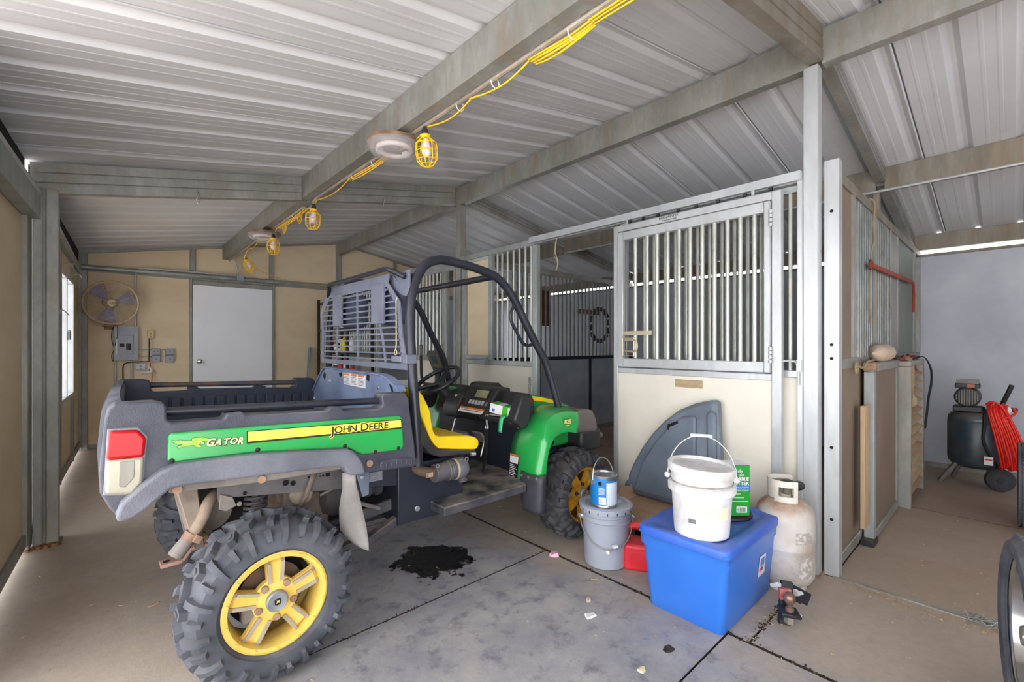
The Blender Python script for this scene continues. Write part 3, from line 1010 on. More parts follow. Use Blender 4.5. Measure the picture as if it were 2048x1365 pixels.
for i in range(3):
    mb.tube(smoothpts([(5.05 + .05 * i, .66, 1.23), (5.02 + .06 * i, .575, 1.21), (5.03 + .04 * i, .57, 1.0 - .05 * i), (5.07, .57, .88 - .03 * i)], 5), .012, 6)
mb.lathe([(.02, 0), (.035, .03), (.03, .07), (.01, .10)], (5.08, .565, .83), 'z', 10)
o = mb.build('tan_halter_rope', ROPET)
tag(o, 'tan knotted rope hanging down the front of the slatted panel', 'rope')
pts_ = smoothpts([(5.5, .60, 1.225), (5.72, .56, 1.23), (5.9, .53, 1.12), (5.95, .53, .98), (5.86, .54, .86), (5.84, .55, .72), (5.78, .56, .56)], 6)
rows = []
for p in pts_:
    rows.append([p + Vector((-.035, -.012, 0)), p + Vector((.035, -.012, .0)), p + Vector((.035, .0, .01)), p + Vector((-.035, .0, .01))])
o = MB().grid(rows, True).build('black_girth_strap', STRAPB, smooth=40)
tag(o, 'wide black strap hanging over the far corner of the slatted panel', 'strap')
o = MB().bar((4.02, .675, 1.915), (6.1, .675, 1.98), .012, .035).tube([(6.08, .67, 1.98), (6.07, .665, 1.84), (6.03, .665, 1.68)], .012, 6).tube(circ((4.03, .67, 1.915), .03, 'y', 12), .009, 6, True).build('red_cross_strap', ROPER, bev=.002)
tag(o, 'rust red strap stretched across the partition bars with a hanging tail', 'strap')
o = MB().tube(smoothpts([(4.10, .69, 2.40), (4.10, .66, 2.36), (4.09, .665, 2.22), (4.13, .67, 2.1), (4.06, .675, 1.95), (4.05, .675, 1.5)], 5), .007, 6).build('hanging_string', ROPET)
tag(o, 'thin tan cord hanging from the partition top rail', 'cord')
o = MB().tube(smoothpts([(3.6, .68, 1.22), (3.72, .66, 1.20), (3.8, .65, 1.235), (4.1, .66, 1.24)], 5), .008, 6).tube(circ((3.62, .675, 1.2), .035, 'y', 12), .007, 6, True).build('knotted_cord', ROPET)
tag(o, 'short knotted cord tied on the partition middle rail beside the pale rolled cloth', 'cord')


# ------------------------------------------------------------------ things on the floor by the stall door
def bucket(t, c, z, h, rb, rt, m, lid=None, ribs=True):
    prof = [(rb - .012, z), (rb, z + .01), (rb + (rt - rb) * .62, z + h * .66)]
    q = rb + (rt - rb) * .66
    if ribs:
        for i, zz in enumerate((.74, .82)):
            prof += [(q, z + h * (zz - .012)), (q + .008, z + h * (zz - .006)), (q + .008, z + h * (zz + .006)), (q, z + h * (zz + .014))]
    prof += [(q + .004, z + h * .92), (q + .004, z + h * .95)]
    body = MB().lathe(prof, (c[0], c[1], 0), 'z', 44).build('bucket_body', m, t, smooth=40)
    if lid:
        l = MB().lathe([(q + .002, z + h * .90), (rt + .012, z + h * .905), (rt + .014, z + h * .985), (rt + .004, z + h), (rt - .018, z + h), (rt - .024, z + h - .014), (.001, z + h - .014)], (c[0], c[1], 0), 'z', 44, cap=False).build('lid', lid, t, smooth=40)
        nb = MB()
        for i in range(18):
            a = 2 * PI * i / 18
            nb.obox((c[0] + (rt + .013) * math.cos(a), c[1] + (rt + .013) * math.sin(a), z + h * .93), (.004, .004, .014), Matrix.Rotation(a, 3, 'Z'))
        nb.build('lid_notch', INK if lid is not OFFW else GREYINK, l)
    return body


def bail(t, c, z, r, drop, ang, grip, m=STEEL, up=False, gm=OFFW):
    """wire handle: ang = direction of the pivot axis"""
    ax = Vector((math.cos(ang), math.sin(ang), 0))
    nr = Vector((math.sin(ang), -math.cos(ang), 0))
    pts = []
    n = 22
    for i in range(n + 1):
        a = PI * i / n
        u = math.cos(a) * r
        v = math.sin(a) * drop
        if up:
            p = Vector((c[0], c[1], z)) + ax * u + Vector((0, 0, v)) + nr * .02 * math.sin(a)
        else:
            p = Vector((c[0], c[1], z)) + ax * u + Vector((0, 0, -v)) - nr * (r * math.sin(a) * 1.0)
        pts.append(p)
    hd = MB().tube(pts, .0034, 7).build('wire_handle', m, t)
    if grip:
        i0 = n // 2
        d = (pts[i0 + 2] - pts[i0 - 2]).normalized()
        MB().tube([pts[i0] - d * grip, pts[i0], pts[i0] + d * grip], .008, 8).build('grip', gm, hd)
    for s_ in (-1, 1):
        MB().lathe([(.014, -.006), (.014, .006)], tuple(Vector((c[0], c[1], z)) + ax * s_ * r), Matrix(((0, 0, ax.x), (0, 1, ax.y), (1, 0, 0))) if abs(ax.x) > .5 else 'x', 10).build('pivot_ear', m if not grip else gm, t)
    return hd


GB = (2.335, 1.70)
VA = math.atan2(GB[1], GB[0])          # direction from the viewer, used only to turn labels and handles as they lie
t = thing('grey_bucket', 'grey plastic bucket with lid holding up the blue paint can', 'bucket', (GB[0], GB[1], 0))
bucket(t, GB, 0, .375, .128, .150, GREYBUCK, GREYBUCK)
bail(t, GB, .285, .158, .145, VA + PI / 2 + .12, .0)
d = Vector((-math.cos(VA), -math.sin(VA), 0))
sd = Vector((math.sin(VA), -math.cos(VA), 0))
p = Vector((GB[0], GB[1], .165)) + d * .150 + sd * .055
MB().obox(tuple(p), (.02, .03, .014), Matrix.Rotation(VA + .5, 3, 'Z')).build('paper_scrap', WHITE, t)
p = Vector((GB[0], GB[1], .125)) + d * .1405 + sd * .012
MB().lathe([(.014, -.002), (.014, .003), (.001, .004)], tuple(p), Matrix(((0, 0, d.x), (0, 1, d.y), (1, 0, 0))), 10).build('paint_splat', WHITE, t)
MB().lathe([(.022, .361), (.022, .372), (.014, .374), (.001, .374)], (GB[0] + .085, GB[1] - .035, 0), 'z', 18).build('pour_spout', GREYBUCK, t)

PC = (GB[0] - .018, GB[1] + .002)
t = thing('paint_can', 'metal paint can with a blue and white label on the grey bucket', 'paint can', (PC[0], PC[1], .361))
MB().lathe([(.078, .361), (.083, .364), (.083, .370), (.081, .374), (.081, .540), (.083, .546), (.083, .552), (.079, .555), (.070, .553), (.068, .545), (.001, .545)], (PC[0], PC[1], 0), 'z', 40, cap=False).build('can_body', STEEL, t, smooth=40)


def arc_label(name, m, par, c, r, z0, z1, a0, a1, n=14):
    vs0 = [[(c[0] + rr * math.cos(a0 + (a1 - a0) * i / n), c[1] + rr * math.sin(a0 + (a1 - a0) * i / n), z) for i in range(n + 1)] for rr, z in ((r, z0), (r, z1))]
    return MB().grid(vs0).build(name, m, par, smooth=60)


bl = mat('can_label_blue', (26, 130, 206), (22, 118, 190), rough=.4)
wt = mat('can_label_pale', (214, 220, 232), (200, 208, 222), rough=.4, stretch=(1, 1, 12), scale=12)
b0 = VA + PI
arc_label('blue_label', bl, t, PC, .0816, .378, .538, b0 - 1.65, b0 + .20)
arc_label('pale_label', wt, t, PC, .0817, .378, .515, b0 + .20, b0 + 1.7)
arc_label('blue_label', bl, t, PC, .0819, .515, .528, b0 + .20, b0 + .9)
arc_label('barcode_patch', WHITE, t, PC, .0820, .384, .428, b0 - .36, b0 + .16)
for i in range(5):
    arc_label('barcode_line', GREYINK, t, PC, .0822, .392, .418, b0 - .27 + i * .055, b0 - .25 + i * .055, 1)
for i in range(6):
    arc_label('fine_print', wt, t, PC, .0820, .445 + i * .007, .448 + i * .007, b0 - .38, b0 + .10 - .03 * (i % 3), 5)
bail(t, PC, .512, .088, .135, VA + PI / 2 + .75, 0, up=True)
p = Vector((PC[0], PC[1], .512)) + Vector((math.cos(b0 - .28), math.sin(b0 - .28), 0)) * .083
MB().lathe([(.013, -.003), (.013, .004), (.006, .006), (.001, .006)], tuple(p), Matrix(((0, 0, math.cos(b0)), (0, 1, math.sin(b0)), (1, 0, 0))), 14).build('handle_button', INK, t)

# red petrol can
t = thing('fuel_can', 'red plastic fuel can between grey bucket and blue bin', 'fuel can', (2.47, 1.495, 0))
a = -1.0
rz = Matrix.Rotation(a, 3, 'Z')
def loc(x, y, z, c=(2.47, 1.495)):
    q = rz @ Vector((x, y, 0))
    return (c[0] + q.x, c[1] + q.y, z)
mb = MB()
pr = [(-.13, 0), (.13, 0), (.135, .02), (.135, .135), (.12, .155), (-.09, .155), (-.125, .16), (-.135, .14), (-.135, .02)]
vs = [loc(p_[0], -.085, p_[1]) for p_ in pr] + [loc(p_[0], .085, p_[1]) for p_ in pr]
k = len(pr)
mb.add(vs, [tuple(range(k)), tuple(reversed(range(k, 2 * k)))] + [(i, (i + 1) % k, k + (i + 1) % k, k + i) for i in range(k)])
mb.build('can_body', REDP, t, bev=.018, seg=3)
hp = smoothpts([loc(-.115, 0, .15), loc(-.12, 0, .215), loc(-.09, 0, .243), (loc(.0, 0, .243)), loc(.06, 0, .235), loc(.075, 0, .15)], 5)
MB().tube(hp, .021, 10).build('carry_handle', REDP, t)
MB().lathe([(.026, .15), (.026, .20), (.022, .205), (.001, .205)], loc(.105, 0, 0), 'z', 16).build('screw_cap', BLACKP, t)
mb = MB()
vs = []
for y_ in (-.0865, -.082):
    vs += [loc(-.095, y_, .03), loc(.095, y_, .03), loc(.095, y_, .115), loc(-.095, y_, .115)]
mb.add(vs, [(0, 1, 2, 3), (7, 6, 5, 4), (0, 4, 5, 1), (1, 5, 6, 2), (2, 6, 7, 3), (3, 7, 4, 0)]).build('side_panel', REDP, t, bev=.002, seg=1)

# blue storage bin
BC = (2.428, 1.086)
t = thing('storage_bin', 'blue plastic storage bin with a white bucket standing on its lid', 'storage bin', (BC[0], BC[1], 0))
def rrect(cx, cy, hx, hy, r, z, n=5):
    out = []
    for sx, sy, a0 in ((1, 1, 0), (-1, 1, PI / 2), (-1, -1, PI), (1, -1, 1.5 * PI)):
        for i in range(n + 1):
            a = a0 + PI / 2 * i / n
            out.append((cx + sx * (hx - r) + r * math.cos(a), cy + sy * (hy - r) + r * math.sin(a), z))
    return out
rows = []
for z, e in ((0, -.006), (.008, 0), (.10, .008), (.30, .028), (.318, .030), (.322, .040), (.375, .044), (.38, .050), (.392, .050)):
    rows.append(rrect(BC[0], BC[1], .303 + e * .85, .192 + e * .85, .034, z))
mb = MB().grid(rows, True)
mb.add(rows[0], [tuple(range(len(rows[0])))])
mb.build('bin_body', BLUEBIN, t, smooth=50)
rows = []
for z, e in ((.372, .052), (.376, .060), (.405, .062), (.418, .054), (.420, .046), (.420, -.008), (.412, -.016), (.411, -.06), (.411, -.17)):
    rows.append(rrect(BC[0], BC[1], .300 + e * .8, .188 + e * .8, .05 if e > -.1 else .005, z))
mb = MB().grid(rows, True)
mb.add(rows[-1], [tuple(range(len(rows[-1])))])
mb.build('bin_lid', BLUELID, t, smooth=50)
# sticker on the near end (faces -y); it shows a price label
st = MB().add([(2.515, .8805, .150), (2.60, .8805, .150), (2.60, .8715, .255), (2.515, .8715, .255)], [(0, 1, 2, 3)]).build('sticker', WHITE, t, smooth=0, solid=.001)
MB().add([(2.53, .8750, .20), (2.585, .8750, .20), (2.585, .8712, .243), (2.53, .8712, .243)], [(0, 1, 2, 3)]).build('sticker_picture', BLUEBIN, st, smooth=0)
for x0, x1, m_ in ((2.522, 2.542, REDP), (2.548, 2.560, INK), (2.566, 2.578, INK)):
    MB().add([(x0, .8772, .175), (x1, .8772, .175), (x1, .8754, .195), (x0, .8754, .195)], [(0, 1, 2, 3)]).build('sticker_mark', m_, st, smooth=0)

WB = (2.235, 1.047)
t = thing('white_bucket', 'dirty white plastic bucket with loose lid standing on the blue bin', 'bucket', (WB[0], WB[1], .411))
zb = .411
prof = [(.118, zb), (.128, zb + .008), (.141, zb + .21), (.142, zb + .214), (.158, zb + .217), (.159, zb + .246), (.152, zb + .252), (.143, zb + .254), (.144, zb + .30), (.147, zb + .325)]
MB().lathe(prof, (WB[0], WB[1], 0), 'z', 48).build('bucket_body', OFFW, t, smooth=40)
VW = math.atan2(WB[1], WB[0])
w0 = VW + PI
tl = Matrix.Rotation(math.radians(3.5), 3, Vector((math.cos(VW), math.sin(VW), 0)))
lm = MB().lathe([(.150, -.03), (.158, -.03), (.160, .0), (.156, .008), (.148, .009), (.140, -.006), (.001, -.004)], (0, 0, 0), 'z', 44, cap=False)
lm.v = [tuple(tl @ Vector(v) + Vector((WB[0], WB[1], zb + .337))) for v in lm.v]
lm.build('lid', OFFW, t, smooth=40)
MB().lathe([(.1445, zb + .256), (.1450, zb + .266)], (WB[0], WB[1], 0), 'z', 40, cap=False).build('grey_band', mat('band_grey', (120, 112, 104), (176, 170, 164), rough=.8, scale=14), t, smooth=60)  # uneven grey ring just above the collar
arc_label('glue_patch', mat('yellowed_glue', (232, 224, 196), (222, 210, 176), rough=.6, scale=30), t, WB, .1395, zb + .105, zb + .165, w0 - .1, w0 + 1.0)
arc_label('label_scrap', GREYINK, t, WB, .1392, zb + .085, zb + .105, w0 - .42, w0 - .18, 4)
MB().tube([(WB[0] + .1405 * math.cos(w0 - .45 + i * .12), WB[1] + .1405 * math.sin(w0 - .45 + i * .12), zb + .15 + .012 * math.sin(i)) for i in range(8)], .002, 5).build('glue_bead', mat('old_glue', (226, 216, 184), rough=.5), t)
bail(t, WB, zb + .275, .160, .205, VW + PI / 2 + .05, .052, up=True)

# cat litter box on a coil of black hose
t = thing('black_hose_coil', 'flat black coil of hose lying under the green litter box', 'hose', (2.58, 1.08, .411))
mb = MB()
for i in range(3):
    mb.tube(circ((2.585, 1.075, .4205), .085 + i * .021, 'z', 28), .0095, 8, True)
mb.build('hose_loop', CABLEB, t)
LB = (2.545, 1.05)
rzl = Matrix.Rotation(math.radians(-43), 3, 'Z')
t = thing('litter_box', 'green and white carton of cat litter standing behind the white bucket', 'carton', (LB[0], LB[1], .430))
gcar = mat('carton_green', (22, 150, 52), (18, 138, 46), rough=.35)
w_, d_, h_ = .20, .10, .275
z0 = .430
MB().obox((LB[0], LB[1], z0 + h_ / 2), (w_, d_, h_), rzl).build('carton_body', gcar, t, bev=.003, seg=1)
def lb(x, y, z):
    q = rzl @ Vector((x, y, 0))
    return (LB[0] + q.x, LB[1] + q.y, z0 + z)
yf = -d_ / 2 - .0008
MB().add([lb(-w_ / 2, -d_ / 2, h_ + .001), lb(w_ / 2, -d_ / 2, h_ + .001), lb(w_ / 2 + .0, d_ / 2, h_ + .001), lb(-w_ / 2, d_ / 2, h_ + .001)], [(0, 1, 2, 3)]).build('carton_top', WHITE, t, smooth=0)
MB().add([lb(w_ / 2 + .0012, -d_ / 2 + .004, .004), lb(w_ / 2 + .0012, d_ / 2, .004), lb(w_ / 2 + .0012, d_ / 2, h_ - .004), lb(w_ / 2 + .0012, -d_ / 2 + .004, h_ - .004)], [(0, 1, 2, 3)]).build('carton_side', mat('carton_side_grey', (190, 200, 190), rough=.4), t, smooth=0)
MB().add([lb(-w_ / 2 + .002, yf, .148), lb(w_ / 2 - .002, yf, .148), lb(w_ / 2 - .002, yf, .162), lb(-w_ / 2 + .002, yf, .162)], [(0, 1, 2, 3)]).build('blue_band', BLUEBIN, t, smooth=0)
rt_ = rzl.to_4x4() @ Matrix.Rotation(PI / 2, 4, 'X')
def lt(s, size, x, z, m=WHITE, al='RIGHT', off=.0):
    text('print_lettering', s, size, lb(x, yf - .0006, z), m, t, rt_, .0003, off, align=al)
lt('Family', .026, .062, .235)
lt('pet', .020, .070, .216)
lt('SCOOPABLE', .026, .094, .192, WHITE, 'RIGHT', .0006)
lt('CLAY LITTER', .026, .094, .168, WHITE, 'RIGHT', .0006)
lt('MULTI-CAT', .012, .094, .1505)
lt('FRESH SCENT', .012, .094, .134)
for i, z in enumerate((.118, .098, .079)):
    MB().add([lb(-.06, yf, z), lb(.05 + .02 * i, yf, z), lb(.05 + .02 * i, yf, z + .003), lb(-.06, yf, z + .003)], [(0, 1, 2, 3)]).build('fine_print', WHITE, t, smooth=0)
bc = MB().add([lb(.028, yf, .02), lb(.084, yf, .02), lb(.084, yf, .052), lb(.028, yf, .052)], [(0, 1, 2, 3)]).build('barcode_patch', WHITE, t, smooth=0)
mb = MB()
for i in range(11):
    x = .033 + i * .0042
    mb.add([lb(x, yf - .0006, .025), lb(x + .0016 + .0012 * (i % 2), yf - .0006, .025), lb(x + .0016 + .0012 * (i % 2), yf - .0006, .048), lb(x, yf - .0006, .048)], [(0, 1, 2, 3)])
mb.build('barcode_line', INK, bc, smooth=0)

# propane cylinder
PT = (2.862, .862)
t = thing('propane_tank', 'dirty white propane tank with rusty shoulder beside the bright post', 'gas tank', (PT[0], PT[1], 0))
prof = [(.102, 0), (.104, .004), (.104, .03), (.097, .035), (.126, .05), (.144, .085), (.1465, .12), (.1465, .235), (.149, .238), (.149, .246), (.1465, .25), (.1465, .385), (.142, .42), (.130, .452), (.10, .478), (.06, .495), (.03, .50), (.03, .515), (.001, .515)]
MB().lathe(prof, (PT[0], PT[1], 0), 'z', 48, cap=False).build('tank_body', TANKW, t, smooth=45)
vt = math.atan2(PT[1], PT[0]) + PI
def collar(a0, a1, z0c, z1c):
    rows = []
    n = 14
    for rr, zz in ((.086, z0c), (.088, z1c - .006), (.084, z1c), (.080, z1c - .006), (.079, z0c), (.086, z0c)):
        rows.append([(PT[0] + rr * math.cos(a0 + (a1 - a0) * i / n), PT[1] + rr * math.sin(a0 + (a1 - a0) * i / n), zz) for i in range(n + 1)])
    mb = MB().grid(rows)
    k = n + 1
    mb.add([r[0] for r in rows[:5]], [(0, 1, 2, 3, 4)])
    mb.add([r[-1] for r in rows[:5]], [(0, 1, 2, 3, 4)])
    return mb
c_ = collar(vt - .62, vt - .36, .47, .60)
for q in ((vt - .36, vt + .52, .47, .515), (vt - .36, vt + .52, .565, .60), (vt + .52, vt + .80, .44, .60), (vt - 1.9, vt - .62, .50, .60), (vt - 3.3, vt - 1.9, .575, .60), (vt - 3.6, vt - 3.3, .47, .60)):
    e = collar(*q)
    c_.add(e.v, e.f)
c_.build('collar', LIGHTC, t, smooth=50, bev=.0)
vb = MB().lathe([(.022, .51), (.022, .545), (.016, .55), (.016, .565)], (PT[0] + .01, PT[1] - .01, 0), 'z', 14)
vb.tube([(PT[0] + .01, PT[1] - .01, .545), (PT[0] + .075, PT[1] - .035, .545)], [.014, .012], 12)
vb.build('valve', DUSTM, t)
MB().lathe([(.03, 0), (.034, .006), (.034, .022), (.02, .028), (.001, .028)], (PT[0] + .01, PT[1] - .01, .562), 'z', 18).build('hand_wheel', BLACKP, t)
MB().lathe([(.022, 0), (.027, .006), (.027, .03), (.02, .036), (.001, .036)], (PT[0] + .075, PT[1] - .035, .545), Matrix(((0, 0, .9), (0, 1, -.35), (1, 0, 0))), 16).build('valve_plug', BLACKP, t)
for a0, a1, z0_, z1_ in ((vt + .35, vt + 1.0, .285, .345), (vt + .45, vt + 1.0, .10, .215)):
    arc_label('worn_label', mat('worn_label_grey', (170, 162, 156), (214, 206, 198), rough=.6, scale=38, lo=.42, hi=.52), t, PT, .1472, z0_, z1_, a0, a1)

# hitch ball mount
t = thing('hitch_ball_mount', 'black adjustable tow hitch with rusty ball standing in front of the propane tank', 'tow hitch', (2.45, .74, 0))
H0 = Vector((2.452, .742, 0))
fd = Vector((-.80, -.60, 0)); rd = Vector((.6, -.8, 0))
tl = (Vector((0, 0, 1)) + fd * -.10 + rd * .10).normalized()
def hp_(a, b, c): return tuple(H0 + fd * a + rd * b + tl * c)
shank = MB().bar(hp_(0, 0, .0), hp_(0, 0, .20), .052, .026, tuple(fd)).build('drop_bar', NAVYS, t, bev=.003, seg=1)
bd = Vector((.86, -.35, 0)).normalized()
for s_ in (.026, -.026):
    a_ = H0 + tl * .165 + fd * s_ * .6 + Vector((.35, .86, 0)) * s_
    MB().bar(tuple(a_), tuple(a_ + bd * .13 - Vector((0, 0, .075))), .012, .060, tuple(Vector((0, 0, 1)) + bd * .5)).build('shank_plate', NAVYS, t, bev=.003, seg=1)
MB().bar(hp_(.012, -.0, .085), hp_(.085, 0, .078), .085, .018, tuple(tl)).build('ball_plate', NAVYS, t, bev=.004, seg=1)
MB().obox(hp_(.018, -.012, .15), (.02, .05, .05), Matrix.Rotation(.64, 3, 'Z')).build('red_label', mat('faded_red', (190, 110, 104), (150, 80, 76), rough=.8, scale=30), t)
bq = Vector(hp_(.052, 0, .090))
bm_ = MB().lathe([(.019, 0), (.019, .012), (.013, .018), (.013, .03), (.017, .036), (.0235, .046), (.0265, .058), (.024, .072), (.016, .082), (.005, .0855), (.001, .0855)], tuple(bq), 'z', 24)
bm_.build('tow_ball', mat('rusty_chrome_ball', (150, 120, 104), (110, 84, 74), rough=.35, metal=.6, scale=20), t, smooth=40)
MB().lathe([(.024, -.055), (.024, -.022), (.03, -.020), (.03, -.016)], tuple(bq), 'z', 6).build('ball_nut', GALVR, t, smooth=20)
for c, b in ((.150, .034), (.045, .034), (.175, -.03)):
    q = Vector(hp_(0, b, c))
    MB().lathe([(.017, 0), (.017, .014), (.010, .016), (.010, .034)], tuple(q), Matrix(((0, 0, rd.x if b > 0 else -rd.x), (0, 1, rd.y if b > 0 else -rd.y), (1, 0, 0))), 6).build('hex_nut', GALVB, t, smooth=20)

# feeder panel and carton leaning on the door
t = thing('corner_feeder', 'quarter-round grey plastic corner feeder leaning against the stall door', 'feeder', (2.96, 1.6, .26))
out = [(1.941, .265), (1.955, .31), (1.935, .345), (1.918, .35), (1.922, .37)]
for i in range(12):
    a = i / 11
    ang = PI - .12 - a * (PI / 2 - .10)
    out.append((1.30 - .622 * math.cos(ang) * 1.0, .37 + .625 * math.sin(ang) * 1.0))
out = [(1.945, .262), (1.958, .30), (1.940, .335), (1.920, .345), (1.924, .375)]
for yq, zq in ((1.885, .47), (1.815, .60), (1.735, .715), (1.645, .815), (1.54, .90), (1.43, .955), (1.33, .985)):
    out.append((yq, zq))
out += [(1.29, .988), (1.274, .975), (1.262, .80), (1.246, .60), (1.236, .40), (1.232, .262), (1.24, .252), (1.55, .252), (1.90, .252)]
lean = lambda z: 2.985 - (.99 - z) * .06
mb = MB()
k = len(out)
ins = [(1.62 + (q[0] - 1.62) * .93, .58 + (q[1] - .58) * .93) for q in out]
vs = [(lean(q[1]) + .02, q[0], q[1]) for q in out] + [(lean(q[1]) - .02, q[0], q[1]) for q in out] + [(lean(q[1]) - .04, q[0], q[1]) for q in ins]
fs = [tuple(range(k))]
for L_ in (0, 1):
    for i in range(k):
        j = (i + 1) % k
        fs.append((L_ * k + i, L_ * k + j, (L_ + 1) * k + j, (L_ + 1) * k + i))
fs.append(tuple(range(2 * k, 3 * k)))
mb.add(vs, fs).build('feeder_body', FEEDP, t, smooth=40, bev=.006)
def fpl(name, poly, d0, d1, bev, m_=None):
    kk = len(poly)
    vs = [(lean(q[1]) - d0, q[0], q[1]) for q in poly] + [(lean(q[1]) - d1, q[0], q[1]) for q in poly]
    MB().add(vs, [tuple(range(kk)), tuple(range(kk, 2 * kk))] + [(i, (i + 1) % kk, kk + (i + 1) % kk, kk + i) for i in range(kk)]).build(name, m_ or FEEDP, t, bev=bev, seg=3)
fpl('raised_panel', [(1.86, .29), (1.80, .50), (1.70, .66), (1.60, .79), (1.50, .865), (1.42, .88), (1.405, .86), (1.395, .29)], .03, .062, .022)
fpl('side_rib', [(1.315, .29), (1.34, .90), (1.305, .93), (1.275, .90), (1.26, .29)], .03, .062, .016)
fpl('hand_slot', [(1.60, .80), (1.53, .832), (1.525, .815), (1.585, .785), (1.592, .76), (1.603, .765)], .06, .064, 0, DARK)
t = thing('cardboard_box', 'torn cardboard box lying under the grey corner feeder', 'box', (2.84, 1.62, 0))
z1 = .245
MB().box(2.66, 2.98, 1.40, 1.86, 0, z1).build('box_body', CARD, t, bev=.003, seg=1)
fl = MB()
fl.add([(2.66, 1.86, z1), (2.66, 1.40, z1), (2.60, 1.42, z1 - .09), (2.61, 1.62, z1 - .11), (2.60, 1.82, z1 - .07)], [(0, 1, 2, 3, 4)])
fl.build('box_flap', CARD, t, smooth=0, solid=.005)
fl = MB().add([(2.70, 1.86, z1), (2.97, 1.86, z1), (2.95, 1.90, z1 + .10), (2.88, 1.885, z1 + .07), (2.80, 1.895, z1 + .085), (2.72, 1.89, z1 + .03)], [(0, 1, 2, 3, 4, 5)])
fl.build('box_flap', CARD, t, smooth=0, solid=.005)
MB().box(2.659, 2.6605, 1.55, 1.70, .07, .11).build('printed_mark', INK, t, smooth=0)

# litter on the floor
def blob(name, x, y, r, h, m, label, cat, n=9, grp=None, sq=.7, rot=0):
    top, bot = [], []
    for i in range(n):
        a = 2 * PI * i / n
        q = r * (.7 + .5 * R.random())
        xx, yy = q * math.cos(a), q * sq * math.sin(a)
        X, Y = xx * math.cos(rot) - yy * math.sin(rot), xx * math.sin(rot) + yy * math.cos(rot)
        bot.append((x + X, y + Y, 0.001))
        top.append((x + X * .8, y + Y * .8, h * (.6 + .6 * R.random())))
    mb = MB().grid([bot, top], True)
    mb.add(top, [tuple(range(n))])
    mb.add(bot, [tuple(range(n))])
    return tag(mb.build(name, m, smooth=20), label, cat, grp)
blob('paper_scrap', 1.81, 1.412, .036, .008, WHITE, 'largest white paper scrap on the open grey floor', 'scrap', 7)
blob('stone', 1.911, 1.498, .022, .016, STONE, 'small tan stone just behind the largest white scrap', 'stone', 7)
blob('stone', 1.664, 1.03, .024, .010, mat('cream_chip', (232, 214, 178), rough=.8), 'cream coloured chip on the floor near the picture bottom edge', 'stone', 6)
blob('pink_wrapper', 2.163, 1.968, .045, .02, PINK, 'crumpled pink wrapper on the floor joint before the grey bucket', 'wrapper', 8)
blob('dry_leaf', 2.116, 1.616, .026, .004, CARD, 'small brown dry leaf beside the joint in front of the grey bucket', 'leaf', 6, None, .35, -.5)
blob('dry_leaf', .22, 3.0, .03, .005, CARD, 'dark dry leaf on the bare floor behind the tail light', 'leaf', 6, None, .4, .4)
blob('dirt_smear', 1.87, 1.02, .035, .003, JOINT, 'dark crumb of dirt on the floor left of the hitch', 'dirt', 8)
ol = [(1.348, 2.548), (1.40, 2.64), (1.515, 2.70), (1.60, 2.67), (1.683, 2.621), (1.74, 2.56), (1.739, 2.469), (1.66, 2.42), (1.66, 2.34), (1.69, 2.25), (1.573, 2.259), (1.50, 2.21), (1.447, 2.255), (1.46, 2.33), (1.40, 2.40), (1.34, 2.471)]
ol = [(1.545 + .34 * math.cos(i * PI / 16), 2.44 + .34 * math.sin(i * PI / 16), 0) for i in range(32)]
ol = [(p_[0] + R.uniform(-.022, .022), p_[1] + R.uniform(-.022, .022)) for p_ in ol]
o = MB().prism([(p_[0] - 1.545, p_[1] - 2.44) for p_ in ol], .0004, .0012, 'xy').build('oil_stain', OILM, smooth=0)
o.location = (1.545, 2.44, 0)
tag(o, 'black oil stain on the concrete under the side of the green vehicle', 'stain')
mb = MB()
def straw(x, y, l):
    a = R.uniform(0, PI)
    dx, dy = math.cos(a) * l / 2, math.sin(a) * l / 2
    w = .0012
    mb.add([(x - dx - dy * w / l, y - dy + dx * w / l, .002), (x + dx, y + dy, .003 + R.random() * .006), (x + dx + w, y + dy + w, .002), (x - dx + w, y - dy, .002)], [(0, 1, 2, 3)])
for i in range(300):
    straw(R.uniform(-.3, 3.0), R.uniform(.4, 4.2), R.uniform(.006, .028))
for i in range(260):
    straw(R.uniform(2.2, 5.0), R.uniform(-.5, .68), R.uniform(.005, .022))
for i in range(240):
    straw(R.gauss(3.10, .035), R.uniform(-.25, .65), R.uniform(.008, .03))
for i in range(160):
    straw(R.gauss(2.42, .18), R.gauss(.805, .02), R.uniform(.005, .022))
for i in range(60):
    straw(R.gauss(2.18, .02), R.uniform(.4, 3.4), R.uniform(.005, .02))
cr = MB()
for i in range(800):
    q = R.random()
    if q < .7:
        x, y = R.gauss(2.18, .007), R.uniform(.35, 4.2)
    elif q < .85:
        x, y = R.uniform(.8, 2.15), 2.058 + R.gauss(0, .006)
    else:
        x, y = R.uniform(2.2, 2.75), .80 + R.gauss(0, .012)
    r = R.uniform(.0018, .0055)
    cr.lathe([(r, -.004), (r * R.uniform(.7, 1.1), R.uniform(.0, .003)), (r * .4, R.uniform(.002, .005))], (x, y, 0), 'z', 5)
cr = cr.build('joint_dirt', JOINT, smooth=0, recalc=False, kind='stuff')
tag(cr, 'brown dirt crumbs packed along the joints of the concrete floor', 'dirt')
o = mb.build('straw_litter', STRAW, smooth=0, recalc=False, kind='stuff')
tag(o, 'loose bits of straw and chaff scattered over the concrete floor', 'straw')
mb = MB()
for i in range(70):
    x, y = R.gauss(3.17, .012), R.uniform(-.12, .16)
    mb.tube([(x, y, .006), (x + R.gauss(0, .02), y + R.gauss(0, .02), .02 + R.random() * .02), (x + R.gauss(0, .03), y + R.gauss(0, .03), .01)], .0015, 4)
o = mb.build('frayed_strands', GALV, kind='stuff')
tag(o, 'frayed grey strands along the end of the steel floor strip', 'fibres')


